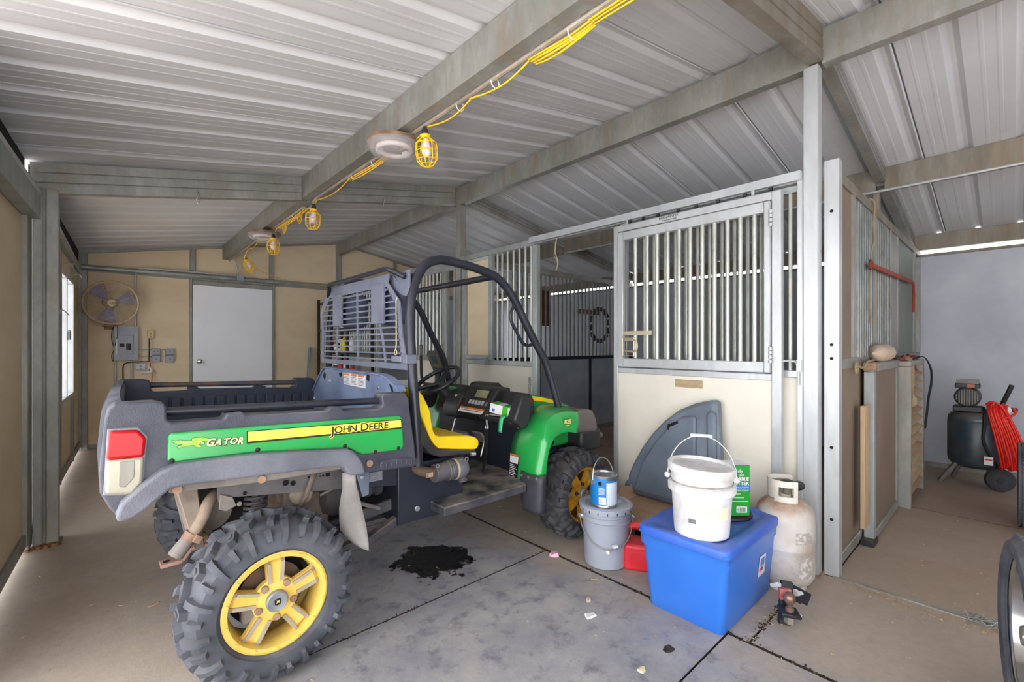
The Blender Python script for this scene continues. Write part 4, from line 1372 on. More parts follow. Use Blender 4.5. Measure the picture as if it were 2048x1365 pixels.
# ------------------------------------------------------------------ the utility vehicle
YC = 2.715
veh = thing('utility_vehicle', 'green and yellow utility vehicle with a cargo bed and roll cage parked on the concrete', 'utility vehicle', (1.5, YC, 0))
FAR = 2 * YC                        # y -> FAR - y mirrors a near piece to the far side


def sc(p, y0, y1, dx=0):
    k = y1 / y0
    return (p[0] * k + dx, y1, 1.35 + (p[1] - 1.35) * k)


# ---- wheels
DISCM = mat('brown_disc', (104, 78, 62), (72, 54, 44), rough=.7, scale=14)
def tyre_wheel(c, Rr, rim_r, w, out, ryel, ang, npitch=14, lug_h=.026, name=''):
    """c centre, out = -1 when the outer face looks to -y"""
    cx, cy, cz = c
    hw = w / 2
    rc = Rr - lug_h
    half = [(0, rc), (.45 * hw, rc - .003), (.78 * hw, rc - .014), (.95 * hw, rc - .034), (1.0 * hw, rc - .062), (.97 * hw, rc - .095), (.88 * hw, rim_r + .018), (.80 * hw, rim_r + .004), (.72 * hw, rim_r - .002)]
    prof = [(r, -a) for a, r in reversed(half)] + [(r, a) for a, r in half[1:]]
    tm = MB().lathe(prof, c, 'y', 72, cap=False)
    # tread: lugs wrapped over the carcass
    L_ = [0]
    for i in range(1, len(half)):
        L_.append(L_[-1] + math.hypot(half[i][0] - half[i - 1][0], half[i][1] - half[i - 1][1]))
    tot = L_[5]
    def pos(t, h):
        d = abs(t) * tot
        for i in range(1, len(half)):
            if d <= L_[i] or i == len(half) - 1:
                f = (d - L_[i - 1]) / (L_[i] - L_[i - 1])
                a = half[i - 1][0] + (half[i][0] - half[i - 1][0]) * f
                r = half[i - 1][1] + (half[i][1] - half[i - 1][1]) * f
                na, nr = -(half[i][1] - half[i - 1][1]), half[i][0] - half[i - 1][0]
                q = math.hypot(na, nr)
                return (a + na / q * h) * (1 if t >= 0 else -1), r + nr / q * h
    def lug(th, t0, t1, w0, w1, skew, h, n=4):
        vs = []
        for i in range(n + 1):
            u = i / n
            t = t0 + (t1 - t0) * u
            ww = (w0 + (w1 - w0) * u) / rc
            for hh, k in ((-.004, 1.12), (h, .92)):
                e = .006 * (1 if hh > 0 and i == 0 else (-1 if hh > 0 and i == n else 0))
                a, r = pos(t + e / tot * (1 if t1 > t0 else -1), hh)
                for s_ in (-1, 1):
                    q = th + skew * u + s_ * ww * k / 2
                    vs.append((cx + r * math.cos(q), cy + a * 1.0, cz + r * math.sin(q)))
        fs = [(0, 1, 3, 2), tuple(n * 4 + i for i in (2, 3, 1, 0))]
        for i in range(n):
            b = i * 4
            fs += [(b, b + 2, b + 6, b + 4), (b + 2, b + 3, b + 7, b + 6), (b + 3, b + 1, b + 5, b + 7)]
        tm.add(vs, fs)
    for i in range(npitch):
        for sd in (-1, 1):
            th = 2 * PI * (i + (.25 if sd > 0 else 0)) / npitch
            p = 2 * PI / npitch
            lug(th, sd * .04, sd * .33, .034, .030, p * .24, lug_h, 4)
            lug(th + p * .28, sd * .42, sd * .88, .028, .020, p * .08, lug_h * .9, 5)
            lug(th + p * .52, sd * .20, sd * .46, .030, .026, p * .14, lug_h, 3)
            lug(th + p * .80, sd * .54, sd * .80, .026, .020, .0, lug_h * .85, 4)
            # raised siping bar down the middle of the short lugs
            lug(th + p * .575, sd * .26, sd * .40, .008, .008, p * .07, lug_h * 1.14, 2)
    tm.build('tyre', ryel[1], veh, smooth=28)
    # rim
    o = out
    y_f = cy + o * hw * .80
    rb = MB()
    rr = rim_r
    rb.lathe([(rr + .004, y_f), (rr + .006, y_f + o * .006), (rr - .002, y_f + o * .010), (rr - .016, y_f + o * .008), (rr - .018, y_f + o * .002), (rr - .022, y_f - o * .02), (rr - .03, y_f - o * .09), (rr - .012, y_f - o * .14), (rr + .002, cy - o * hw * .8)],
             (cx, 0, cz), 'y', 56, cap=False)
    yf = y_f - o * .018
    for i in range(5):
        a = ang + 2 * PI * i / 5
        d = Vector((math.cos(a), 0, math.sin(a)))
        s_ = Vector((-math.sin(a), 0, math.cos(a)))
        cc = Vector((cx, 0, cz))
        # spoke: an open trough with two raised edges
        def q(r, u, yy): return cc + d * r + s_ * u + Vector((0, yy, 0))
        vs = []
        for r, hwid, yy in ((.035, .028, yf), (.10, .031, yf + o * .004), (rr - .036, .034, yf + o * .006), (rr - .018, .036, yf - o * .014)):
            vs += [q(r, -hwid, yy), q(r, hwid, yy), q(r, hwid, yy - o * .03), q(r, -hwid, yy - o * .03)]
        fs = []
        for j in range(3):
            for k in range(4):
                fs.append((j * 4 + k, j * 4 + (k + 1) % 4, j * 4 + 4 + (k + 1) % 4, j * 4 + 4 + k))
        rb.add(vs, fs)
    rb.lathe([(.085, yf - o * .03), (.085, yf - o * .004), (.06, yf + o * .004), (.02, yf + o * .004)], (cx, 0, cz), 'y', 30)
    for i in range(14):
        a = .2 + 2 * PI * i / 14
        rb.lathe([(.0062, y_f + o * .006), (.0062, y_f + o * .014), (.002, y_f + o * .015)], (cx + (rr - .008) * math.cos(a), 0, cz + (rr - .008) * math.sin(a)), 'y', 6)
    rim = rb.build('rim', ryel[0], veh, smooth=30)
    sb = MB()
    for i in range(5):
        a = ang + 2 * PI * i / 5
        d = Vector((math.cos(a), 0, math.sin(a)))
        s_ = Vector((-math.sin(a), 0, math.cos(a)))
        cc = Vector((cx, 0, cz))
        for u0 in (-1, 1):
            p0 = cc + d * .074 + s_ * u0 * .0215 + Vector((0, yf + o * .007, 0))
            p1 = cc + d * (rr - .036) + s_ * u0 * .0265 + Vector((0, yf + o * .010, 0))
            p2 = cc + d * (rr - .020) + s_ * u0 * .029 + Vector((0, yf - o * .010, 0))
            sb.bar(p0, p1, .013, .012, (0, 1, 0)).bar(p1, p2, .013, .012, (0, 1, 0))
    sb.build('spoke_edge', ryel[2], rim, smooth=0)
    MB().lathe([(.040, yf), (.041, yf + o * .022), (.036, yf + o * .028), (.030, yf + o * .026), (.001, yf + o * .026)], (cx, 0, cz), 'y', 30, cap=False).build('hub_cap', PLATE, rim, smooth=30)
    MB().prism([(cx - .011, cz - .009), (cx - .012, cz + .008), (cx - .008, cz + .012), (cx + .008, cz + .012), (cx + .012, cz + .008), (cx + .011, cz - .009), (cx, cz - .013)], yf + o * .0265, yf + o * .0285, 'xz').build('hub_badge', INK, rim, smooth=0)
    MB().prism([(cx - .007, cz - .004), (cx - .002, cz + .0), (cx - .005, cz + .007), (cx + .001, cz + .004), (cx + .007, cz + .006), (cx + .004, cz + .001), (cx + .008, cz - .005), (cx + .001, cz - .002)], yf + o * .0285, yf + o * .029, 'xz').build('badge_emblem', STRIPEY, rim, smooth=0)
    for i in range(5):
        a = ang + PI / 5 + 2 * PI * i / 5
        MB().lathe([(.014, yf - o * .002), (.014, yf + o * .010), (.011, yf + o * .014), (.003, yf + o * .014)], (cx + .068 * math.cos(a), 0, cz + .068 * math.sin(a)), 'y', 12).build('lug_nut', RUSTY if ryel[0] is YELLOW else BLACKP, rim)
    MB().lathe([(.02, y_f - o * .085), (.125, y_f - o * .085), (.125, y_f - o * .092), (.02, y_f - o * .092)], (cx, 0, cz), 'y', 28).build('brake_disc', DISCM, rim)
    MB().obox((cx - .08, y_f - o * .07, cz - .03), (.07, .05, .10)).build('brake_caliper', DUSTM, rim, bev=.012)
    MB().lathe([(.05, y_f - o * .05), (.05, y_f - o * .14), (rr - .04, y_f - o * .15), (rr - .04, y_f - o * .155), (.01, y_f - o * .155)], (cx, 0, cz), 'y', 24).build('hub_carrier', DARK, rim)


TY = (YELLOW, RUBBER, MACH)
TF = (YELLOWD, RUBBERD, YELLOWD)
tyre_wheel((.53, 2.085, .325), .332, .190, .27, -1, TY, PI / 2 + .02)
tyre_wheel((.57, FAR - 2.085, .325), .332, .190, .27, 1, TY, .5)
tyre_wheel((2.51, 2.105, .305), .312, .190, .235, -1, TF, 1.0)
tyre_wheel((2.55, FAR - 2.105, .305), .312, .190, .235, 1, TF, .2)

# ---- cargo bed
side = [(.004, .877), (.002, .94), (.008, 1.013), (.016, 1.11), (.024, 1.142), (.04, 1.158), (.138, 1.157), (.168, 1.148), (.174, 1.135), (.175, 1.092), (.19, 1.078), (.344, 1.075), (.354, 1.094), (.404, 1.096), (.417, 1.081),
        (.718, 1.070), (.736, 1.086), (.778, 1.082), (.79, 1.064), (.954, 1.055), (.974, 1.068), (.967, 1.112), (.98, 1.122), (1.089, 1.118), (1.108, 1.088), (1.152, .768), (1.142, .757), (.90, .772), (.86, .80), (.78, .845), (.45, .87), (.20, .880), (.155, .855), (.09, .80), (.05, .785), (.028, .82)]
MB().prism(side, 1.955, 2.045, 'xz').build('bed_side', GREYP, veh, bev=.014, seg=3)
fside = [(p[0] + .055, p[1] - .008) for p in side]
fs_ = MB().prism(fside, FAR - 2.045, FAR - 1.955, 'xz').build('bed_side', NAVYP, veh, bev=.012, seg=2)
rb = MB()
for i in range(15):
    x = .29 + i * .057
    z0, z1 = .94 - .028 * (x - .3), 1.035 - .03 * (x - .3)
    rb.box(x - .024, x + .024, FAR - 2.058, FAR - 2.044, z0, z1)
rb.build('liner_rib', NAVYP, fs_, bev=.005)
# rails
MB().tube([(.165, 2.0, 1.116), (.985, 2.0, 1.087)], .0155, 12).build('bed_rail', TUBEB, veh)
MB().tube([(.215, FAR - 2.0, 1.112), (1.04, FAR - 2.0, 1.082)], .0155, 12).build('bed_rail', mat('rust_streaked_tube', (66, 64, 74), (100, 76, 66), rough=.5, scale=4, lo=.4, hi=.46), veh)
# wheel-arch lip
lip = [(.05, .783), (.04, .80), (.054, .842), (.107, .892), (.155, .928), (.2, .945), (.43, .940), (.62, .922), (.789, .905), (.812, .893), (.838, .865), (.858, .832), (.868, .795), (.863, .782), (.80, .788), (.786, .805), (.774, .827), (.751, .839), (.468, .853), (.22, .867), (.184, .864), (.155, .842), (.12, .812), (.086, .789)]
MB().prism(lip, 1.905, 1.99, 'xz').build('fender_lip', GREYL, veh, bev=.018, seg=3)
MB().prism([(p[0] + .05, p[1]) for p in lip], FAR - 1.99, FAR - 1.905, 'xz').build('fender_lip', GREYP, veh, bev=.018, seg=2)
MB().prism([(.19, .87), (.78, .84), (.785, .806), (.47, .815), (.18, .835)], 1.965, 1.98, 'xz').build('arch_liner', DUSTM, veh, bev=.004, seg=1)
for x, z in ((.205, .845), (.470, .828), (.905, .815)):
    f = MB().lathe([(.016, -.006), (.014, -.010), (.006, -.011)], (x, 1.963 if x < .8 else 1.953, z), 'y', 16).build('fender_fastener', RUSTY, veh)
MB().prism([(.955, .80), (.965, .818), (1.10, .808), (1.125, .80), (1.13, .765), (.96, .772)], 1.946, 1.96, 'xz').build('grip_panel', GREYP, veh, bev=.006)
rb = MB()
for i in range(6):
    x = .985 + i * .026
    rb.box(x - .003, x + .003, 1.940, 1.948, .778, .803)
rb.build('grip_rib', GREYP, veh, bev=.002, seg=1)
# tail lamp
bez = [(.012, .868), (.022, 1.08), (.10, 1.075), (.124, 1.042), (.118, .975), (.114, .888), (.087, .852)]
MB().prism(bez, 1.950, 1.97, 'xz').build('lamp_bezel', mat('pale_worn_bezel', (140, 140, 148), rough=.5), veh, bev=.004)
MB().prism([(.019, .982), (.027, 1.074), (.098, 1.069), (.119, 1.039), (.1135, .978)], 1.936, 1.96, 'xz').build('red_lamp_lens', REDL, veh, bev=.009, seg=3)
cl = MB().prism([(.017, .874), (.019, .981), (.1135, .977), (.109, .892), (.083, .858)], 1.937, 1.96, 'xz').build('clear_lamp_lens', CLEARL, veh, bev=.009, seg=3)
MB().prism([(.050, .892), (.052, .972), (.09, .970), (.088, .915), (.066, .887)], 1.9345, 1.94, 'xz').build('reflector_insert', mat('ribbed_reflector', (140, 138, 126), (104, 102, 94), rough=.25, scale=1, stretch=(60, 1, .1)), cl, bev=.002, seg=1)
# green side panel, stripe, lettering
gp = [(.178, 1.037), (.188, 1.046), (.477, 1.037), (.729, 1.028), (1.052, 1.015), (1.066, 1.0), (1.074, .868), (1.060, .853), (.868, .862), (.835, .882), (.805, .900), (.43, .939), (.184, .943), (.176, .953)]
gpan = MB().prism(gp, 1.942, 1.97, 'xz').build('green_panel', GREEN, veh, bev=.007, seg=3)
def lin_z(x, x0, z0, x1, z1): return z0 + (z1 - z0) * (x - x0) / (x1 - x0)
MB().prism([(.415, 1.0245), (1.0605, .998), (1.0635, .953), (.425, .976), (.415, .976)], 1.9412, 1.9425, 'xz').build('stripe_border', INK, gpan, smooth=0)
MB().prism([(.419, 1.021), (1.057, .9945), (1.0595, .9605), (.419, .984)], 1.9404, 1.9415, 'xz').build('yellow_stripe', STRIPEY, gpan, smooth=0)
for i in range(6):
    z = .989 + i * .005
    MB().prism([(.425, z), (.73, z - .011), (.73, z - .0098), (.425, z + .0012)], 1.9400, 1.9405, 'xz').build('stripe_line', mat('stripe_line_tan', (236, 210, 70)) if i == 0 else bpy.data.materials['stripe_line_tan'], gpan, smooth=0)
tr = Matrix.Rotation(.036, 4, 'Y') @ Matrix.Rotation(PI / 2, 4, 'X')
CREAMD = mat('decal_cream', (250, 238, 170))
GLYPH = {}


def spread(chars, x0, x1, z0, z1, yq, m_, of, rot, shear):
    """set letters one by one between x0 and x1 along a slightly falling baseline"""
    ws = []
    for ch, size, dz in chars:
        if ch == ' ':
            ws.append(.010)
            continue
        if ch not in GLYPH:
            cu = bpy.data.curves.new('measure', 'FONT')
            cu.body = ch
            cu.size = 1
            o = bpy.data.objects.new('measure', cu)
            COL.objects.link(o)
            bpy.context.view_layer.update()
            GLYPH[ch] = (min(v[0] for v in o.bound_box), max(v[0] for v in o.bound_box))
            bpy.data.objects.remove(o)
        ws.append((GLYPH[ch][1] - GLYPH[ch][0]) * size)
    gap = .0048
    k = (x1 - x0 - gap * (len(ws) - 1)) / sum(ws)
    x = x0
    for (ch, size, dz), w_ in zip(chars, ws):
        if ch != ' ':
            z = z0 + (z1 - z0) * (x - x0) / (x1 - x0)
            text('side_lettering', ch, size, (x - GLYPH[ch][0] * size * k, yq, z + dz), m_, gpan, rot, .0002, of, shear=shear, sx=k)
        x += w_ * k + gap


for m_, yq, of in ((STRIPEY, 1.9399, .0032), (INK, 1.9394, .0006)):
    spread([('J', .049, -.006), ('O', .041, 0), ('H', .041, 0), ('N', .041, 0), (' ', .0, 0), ('D', .049, -.001), ('E', .041, 0), ('E', .041, 0), ('R', .041, 0), ('E', .041, 0)], .727, .991, .9735, .9655, yq, m_, of, tr, 0)
    spread([('G', .037, -.001), ('A', .032, 0), ('T', .032, 0), ('O', .032, 0), ('R', .032, 0)], .2855 + (.0010 if m_ is STRIPEY else 0), .4005 + (.0010 if m_ is STRIPEY else 0), .9886 - (.0010 if m_ is STRIPEY else 0), .9806 - (.0010 if m_ is STRIPEY else 0), yq, INK if m_ is STRIPEY else CREAMD, .0030 if m_ is STRIPEY else .0011, Matrix.Rotation(.06, 4, 'Y') @ Matrix.Rotation(PI / 2, 4, 'X'), .28)
croc = [(0.1879, 1.0224), (0.1912, 1.0209), (0.197, 1.017), (0.2028, 1.0176), (0.2062, 1.0198), (0.2095, 1.0173), (0.2128, 1.0195), (0.2162, 1.0162), (0.2204, 1.0172), (0.2247, 1.0141), (0.2289, 1.0152), (0.2332, 1.0129), (0.2383, 1.0143), (0.2426, 1.012), (0.2447, 1.0134), (0.2452, 1.0192), (0.2495, 1.0215), (0.2565, 1.0209), (0.2634, 1.0208), (0.2696, 1.0191), (0.274, 1.0215), (0.2779, 1.0214), (0.2811, 1.018), (0.2873, 1.0154), (0.2954, 1.013), (0.2963, 1.0093), (0.2918, 1.0067), (0.2847, 1.006), (0.2758, 1.0085), (0.2705, 1.0076), (0.2652, 1.0052), (0.2617, 0.9994), (0.2652, 0.9946), (0.2714, 0.991), (0.2722, 0.9872), (0.2678, 0.9852), (0.2582, 0.987), (0.2538, 0.9911), (0.2521, 0.9951), (0.2426, 0.9965), (0.234, 0.9957), (0.2255, 0.9943), (0.2154, 0.9944), (0.2095, 0.9915), (0.2037, 0.9933), (0.202, 0.9978), (0.2062, 1.0003), (0.2154, 1.0006), (0.2171, 1.0038), (0.2053, 1.0062), (0.1954, 1.0097), (0.1904, 1.0149)]
jawp = [(0.2705, 1.0023), (0.2775, 1.0045), (0.2811, 1.0008), (0.2802, 0.996), (0.2749, 0.9953), (0.2705, 0.9981)]
cxm, czm = .245, 1.004


def grow(pts, d):
    out = []
    n = len(pts)
    for i in range(n):
        a, b_, c = Vector(pts[i - 1]), Vector(pts[i]), Vector(pts[(i + 1) % n])
        t_ = (c - a).normalized()
        out.append((b_.x - t_.y * d, b_.y + t_.x * d))
    return out


MB().prism(grow(croc, .0013), 1.9412, 1.942, 'xz').build('alligator_emblem', INK, gpan, smooth=0)
MB().prism(grow(jawp, .0011), 1.9411, 1.942, 'xz').build('alligator_emblem', INK, gpan, smooth=0)
MB().prism(croc, 1.9404, 1.9412, 'xz').build('alligator_emblem', LIME, gpan, smooth=0)
MB().prism(jawp, 1.9403, 1.9412, 'xz').build('emblem_jaw', LIME, gpan, smooth=0)
MB().prism([(0.2599, 1.0017), (0.2678, 1.008), (0.2775, 1.0045), (0.2705, 1.0023), (0.2643, 0.9979)], 1.9402, 1.941, 'xz').build('emblem_mouth', mat('emblem_mouth_pink', (226, 170, 140)), gpan, smooth=0)
MB().lathe([(.0016, 1.9400), (.0016, 1.941)], (.277, 0, 1.0178), 'y', 8).build('emblem_eye', INK, gpan, smooth=0)
MB().prism([(.196, 1.0115), (.215, 1.0085), (.24, 1.008), (.252, 1.012), (.24, 1.0065), (.212, 1.0065)], 1.9402, 1.941, 'xz').build('emblem_belly', mat('emblem_belly_lime', (190, 228, 100)), gpan, smooth=0)
for x, z in ((.187, .951), (.452, .948), (.79, .912), (1.045, .864), (.93, .865)):
    MB().lathe([(.006, 1.9395), (.009, 1.941), (.009, 1.944)], (x, 0, z), 'y', 12).build('panel_screw', INK, gpan)
# tailgate, headboard, floor
rows = []
for i in range(15):
    y = 1.99 + (FAR - 1.99 - 1.99) * i / 14
    x = .010 + .055 * i / 14 - .012 * (1 - ((i - 7) / 7) ** 2)
    rows.append([(x + .05, y, .88), (x + .004, y, .88), (x, y, 1.0), (x + .008, y, 1.10), (x + .022, y, 1.135), (x + .05, y, 1.142), (x + .062, y, 1.12), (x + .05, y, .88)])
tg = MB().grid(rows)
tg.build('tailgate', GREYP, veh, smooth=40)
rb = MB()
for i in range(26):
    y = 2.06 + (FAR - 4.12) * i / 25
    f = (y - 1.99) / (FAR - 3.98)
    x = .010 + .055 * f - .012 * (1 - (2 * f - 1) ** 2)
    rb.tube([(x + .0, y, .9), (x - .004, y, 1.0), (x + .004, y, 1.095), (x + .020, y, 1.136), (x + .05, y, 1.146)], .010, 6)
rb.build('tailgate_rib', GREYP, veh)
MB().box(.04, 1.12, 2.02, FAR - 2.02, .855, .885).build('bed_floor', NAVYP, veh)
hb_ = [(2.055, .88), (2.055, 1.115), (2.08, 1.14), (2.19, 1.178), (2.27, 1.19), (3.14, 1.197), (3.24, 1.143), (3.43, .985), (3.43, .88)]
hbm = MB()
hv = []
for y, z in hb_:
    hv.append((1.112 + .04 * (y - 2.05) / 1.38, y, z))
for y, z in hb_:
    hv.append((1.124 + .04 * (y - 2.05) / 1.38, y, z))
k = len(hb_)
hbm.add(hv, [tuple(range(k)), tuple(reversed(range(k, 2 * k)))] + [(i, (i + 1) % k, k + (i + 1) % k, k + i) for i in range(k)])
hbd = hbm.build('headboard', HEADB, veh, bev=.002, seg=1)
fl_ = MB()
for i in range(1, 7):
    a, b_ = hv[i], hv[i + 1]
    fl_.bar((a[0] + .012, a[1], a[2]), (b_[0] + .012, b_[1], b_[2]), .05, .008, (0, .3, 1))
fl_.build('top_flange', HEADB, hbd, bev=.002, seg=1)
def hpt(y, z, d=0): return (1.112 + .04 * (y - 2.05) / 1.38 - d, y, z)
def hquad(y0, y1, z0, z1, d): return MB().add([hpt(y0, z0, d), hpt(y1, z0, d), hpt(y1, z1, d), hpt(y0, z1, d)], [(0, 1, 2, 3)])
def hpoly(name, pts, d, m, par):
    return MB().add([hpt(p[0], p[1], d) for p in pts], [tuple(range(len(pts)))]).build(name, m, par, smooth=0, solid=.001)
lab = hpoly('warning_label', [(2.468, 1.101), (2.803, 1.106), (2.808, 1.176), (2.470, 1.174)], .0012, WHITE, hbd)
for i in range(3):
    y1 = 2.80 - i * .112
    hpoly('label_header', [(y1 - .088, 1.162), (y1, 1.162), (y1, 1.174), (y1 - .088, 1.174)], .002, ORANGE, lab)
    for j in range(6):
        hpoly('label_print', [(y1 - .088 + .012 * (j % 2), 1.113 + j * .008), (y1 - .005, 1.113 + j * .008), (y1 - .005, 1.116 + j * .008), (y1 - .088 + .012 * (j % 2), 1.116 + j * .008)], .002, GREYINK, lab)
for pts in ([(3.19, 1.135), (3.16, 1.165), (3.13, 1.15), (3.15, 1.11)], [(2.885, 1.168), (2.84, 1.178), (2.835, 1.155), (2.87, 1.145)], [(2.455, 1.15), (2.42, 1.145), (2.415, 1.178), (2.45, 1.182)], [(2.17, 1.15), (2.13, 1.135), (2.125, 1.115), (2.10, 1.098), (2.13, 1.10), (2.155, 1.125)]):
    hpoly('cutout', pts, .0015, DARK, hbd)
for y, z in ((3.38, .965), (2.12, .93), (2.3, 1.12), (3.05, 1.11)):
    MB().lathe([(.012, 0), (.010, -.006), (.001, -.007)], hpt(y, z, .0), 'x', 12).build('bolt_head', STEEL, hbd)

# ---- roll cage
hoop = [(1.204, .736), (1.193, .90), (1.182, 1.05), (1.168, 1.22), (1.157, 1.42), (1.156, 1.50), (1.162, 1.58), (1.178, 1.645), (1.200, 1.70), (1.232, 1.75), (1.275, 1.782), (1.336, 1.799), (1.402, 1.799), (1.54, 1.786), (1.66, 1.766), (1.715, 1.750), (1.767, 1.721), (1.82, 1.675), (1.873, 1.615), (1.997, 1.431), (2.13, 1.255), (2.165, 1.19), (2.199, 1.11), (2.235, 1.02), (2.268, .935)]
def yy_(z): return 2.05 + .075 * max(0, min(1, (z - .95) / .85))
nh = [sc(p, 2.03, yy_(p[1])) for p in hoop]
fh = []
for p in hoop:
    y1 = FAR - yy_(p[1])
    q = sc(p, 2.03, yy_(p[1]))
    fh.append((q[0] + .05, y1, q[2]))
cage_near = MB().tube(nh, .0255, 14).build('roll_hoop', TUBEB, veh)
MB().tube(fh, .0255, 12).build('roll_hoop', TUBEB, veh)
MB().tube([nh[15], fh[15]], .021, 12).build('front_crossbar', TUBEB, veh)
MB().tube([nh[8], fh[8]], .021, 12).build('rear_crossbar', TUBEB, veh)
g_ = MB().prism([(1.155, 1.53), (1.255, 1.80), (1.235, 1.80), (1.13, 1.55)], 2.09, 2.11, 'xz')
gs = [(1.20, 2.33, 1.735), (1.20, 2.12, 1.745), (1.19, 2.10, 1.66), (1.185, 2.11, 1.60), (1.19, 2.18, 1.615), (1.195, 2.30, 1.67)]
gm = MB()
gm.add([(x, y, z) for x, y, z in gs] + [(x + .012, y, z) for x, y, z in gs], [(0, 1, 2, 3, 4, 5), (11, 10, 9, 8, 7, 6)] + [(i, (i + 1) % 6, 6 + (i + 1) % 6, 6 + i) for i in range(6)])
gm.bar((1.196, 2.29, 1.735), (1.196, 2.15, 1.625), .012, .012)
gus = gm.build('gusset_plate', SCREENM, veh, bev=.002, seg=1)
for y, z in ((2.26, 1.715), (2.15, 1.725), (2.22, 1.655), (2.14, 1.665)):
    MB().lathe([(.008, -.001), (.008, .001)], (1.199, y, z), 'x', 10).build('gusset_hole', DARK, gus)
hd_ = smoothpts([sc(p, 2.03, 2.10) for p in [(1.878, 1.60), (1.85, 1.565), (1.836, 1.535), (1.843, 1.49), (1.865, 1.455), (1.897, 1.411), (1.93, 1.368), (1.965, 1.347), (2.0, 1.347), (2.055, 1.362)]], 3)
MB().tube(hd_, .0105, 10).build('grab_handle', TUBEB, veh)
MB().box(1.135, 1.195, 2.03, 2.09, 1.255, 1.30).box(1.12, 1.15, 2.06, 2.16, 1.262, 1.292).build('screen_clamp', SCREENM, veh, bev=.004)
# rear screen
SXP = 1.165
def sp_(p): return p
outl = [(3.233, 1.745), (3.389, 1.582), (3.352, 1.405), (3.375, 1.292), (3.366, 1.222), (2.137, 1.217), (2.142, 1.289), (2.181, 1.396), (2.211, 1.583), (2.346, 1.70), (2.335, 1.745)]
kx = SXP / 1.2
def rs(y, z): return (y * kx, 1.35 + (z - 1.35) * kx)
outl = [rs(*p) for p in outl]
fm = MB()
inn = [(3.205, 1.675), (3.335, 1.57), (3.312, 1.42), (3.325, 1.30), (3.32, 1.25), (2.195, 1.25), (2.20, 1.30), (2.225, 1.41), (2.252, 1.565), (2.36, 1.675), (2.40, 1.678)]
inn = [rs(*p) for p in inn]
k = len(outl)
vs = []
for X in (SXP - .003, SXP + .003):
    vs += [(X, p[0], p[1]) for p in outl] + [(X, p[0], p[1]) for p in inn]
fsx = []
for i in range(k):
    j = (i + 1) % k
    fsx += [(i, j, k + j, k + i), (2 * k + i, 3 * k + i, 3 * k + j, 2 * k + j), (i, 2 * k + i, 2 * k + j, j), (k + i, k + j, 3 * k + j, 3 * k + i)]
fm.add(vs, fsx)
scr = fm.build('rear_screen', SCREENM, veh, smooth=0)
def xin(z):                       # inner edges of the frame at height z
    def ed(pts):
        for a, b_ in zip(pts, pts[1:]):
            if min(a[1], b_[1]) <= z <= max(a[1], b_[1]) and a[1] != b_[1]:
                return a[0] + (b_[0] - a[0]) * (z - a[1]) / (b_[1] - a[1])
        return pts[0][0]
    return ed(inn[:5]), ed(inn[5:10])
for i in range(12):
    z = 1.272 + i * .0345
    a, b_ = xin(z)
    MB().bar((SXP, a + .01, z), (SXP, b_ - .01, z - .002), .0092, .006, (1, 0, 0)).build('screen_slat', SCREENM, scr, smooth=0)
for pts in (((3.09, 1.25), (3.07, 1.48)), ((2.742, 1.25), (2.75, 1.45), (2.757, 1.68)), ((2.375, 1.25), (2.40, 1.35), (2.45, 1.48))):
    for a, b_ in zip(pts, pts[1:]):
        a, b_ = rs(*a), rs(*b_)
        MB().bar((SXP, a[0], a[1]), (SXP, b_[0], b_[1]), .020, .0062, (1, 0, 0)).build('screen_upright', SCREENM, scr, smooth=0)
for a, b_, z0, z1 in ((2.985, 3.13, 1.472, 1.69), (2.385, 2.54, 1.47, 1.70)):
    (a, z0), (b_, z1) = rs(a, z0), rs(b_, z1)
    o = MB().box(SXP - .012, SXP + .004, a, b_, z0, z1).build('headrest_bracket', SCREENM, scr, bev=.003, seg=1)
    hr = MB().obox((SXP + .075, (a + b_) / 2 - .07, (z0 + z1) / 2 - .01), (.09, .27, .21))
    hr.build('headrest', FABG, veh, bev=.035, seg=4)
MB().tube([(SXP - .0, rs(3.24, 1.66)[0], rs(3.2, 1.69)[1])] + smoothpts([(SXP - .02, rs(3.17, 0)[0], rs(0, 1.735)[1]), (SXP - .03, rs(3.14, 0)[0], rs(0, 1.757)[1]), (SXP - .03, 2.9 * kx, rs(0, 1.76)[1]), (SXP - .03, 2.5 * kx, rs(0, 1.764)[1]), (SXP - .03, 2.33 * kx, rs(0, 1.766)[1]), (SXP - .01, 2.27 * kx, rs(0, 1.75)[1]), (SXP + .02, 2.2 * kx, rs(0, 1.715)[1])], 4), .0135, 10).build('screen_top_tube', TUBEB, scr)
o = MB().tube([(SXP - .006, 2.165, 1.60), (SXP - .008, 2.175, 1.58), (SXP - .008, 2.172, 1.35), (SXP - .008, 2.18, 1.325)], .003, 5).tube(circ((SXP - .008, 2.18, 1.31), .013, 'x', 10), .003, 5, True).build('bungee_cord', mat('tan_bungee', (206, 186, 160)))
tag(o, 'thin tan bungee cord hooked down the near side of the rear screen', 'cord')

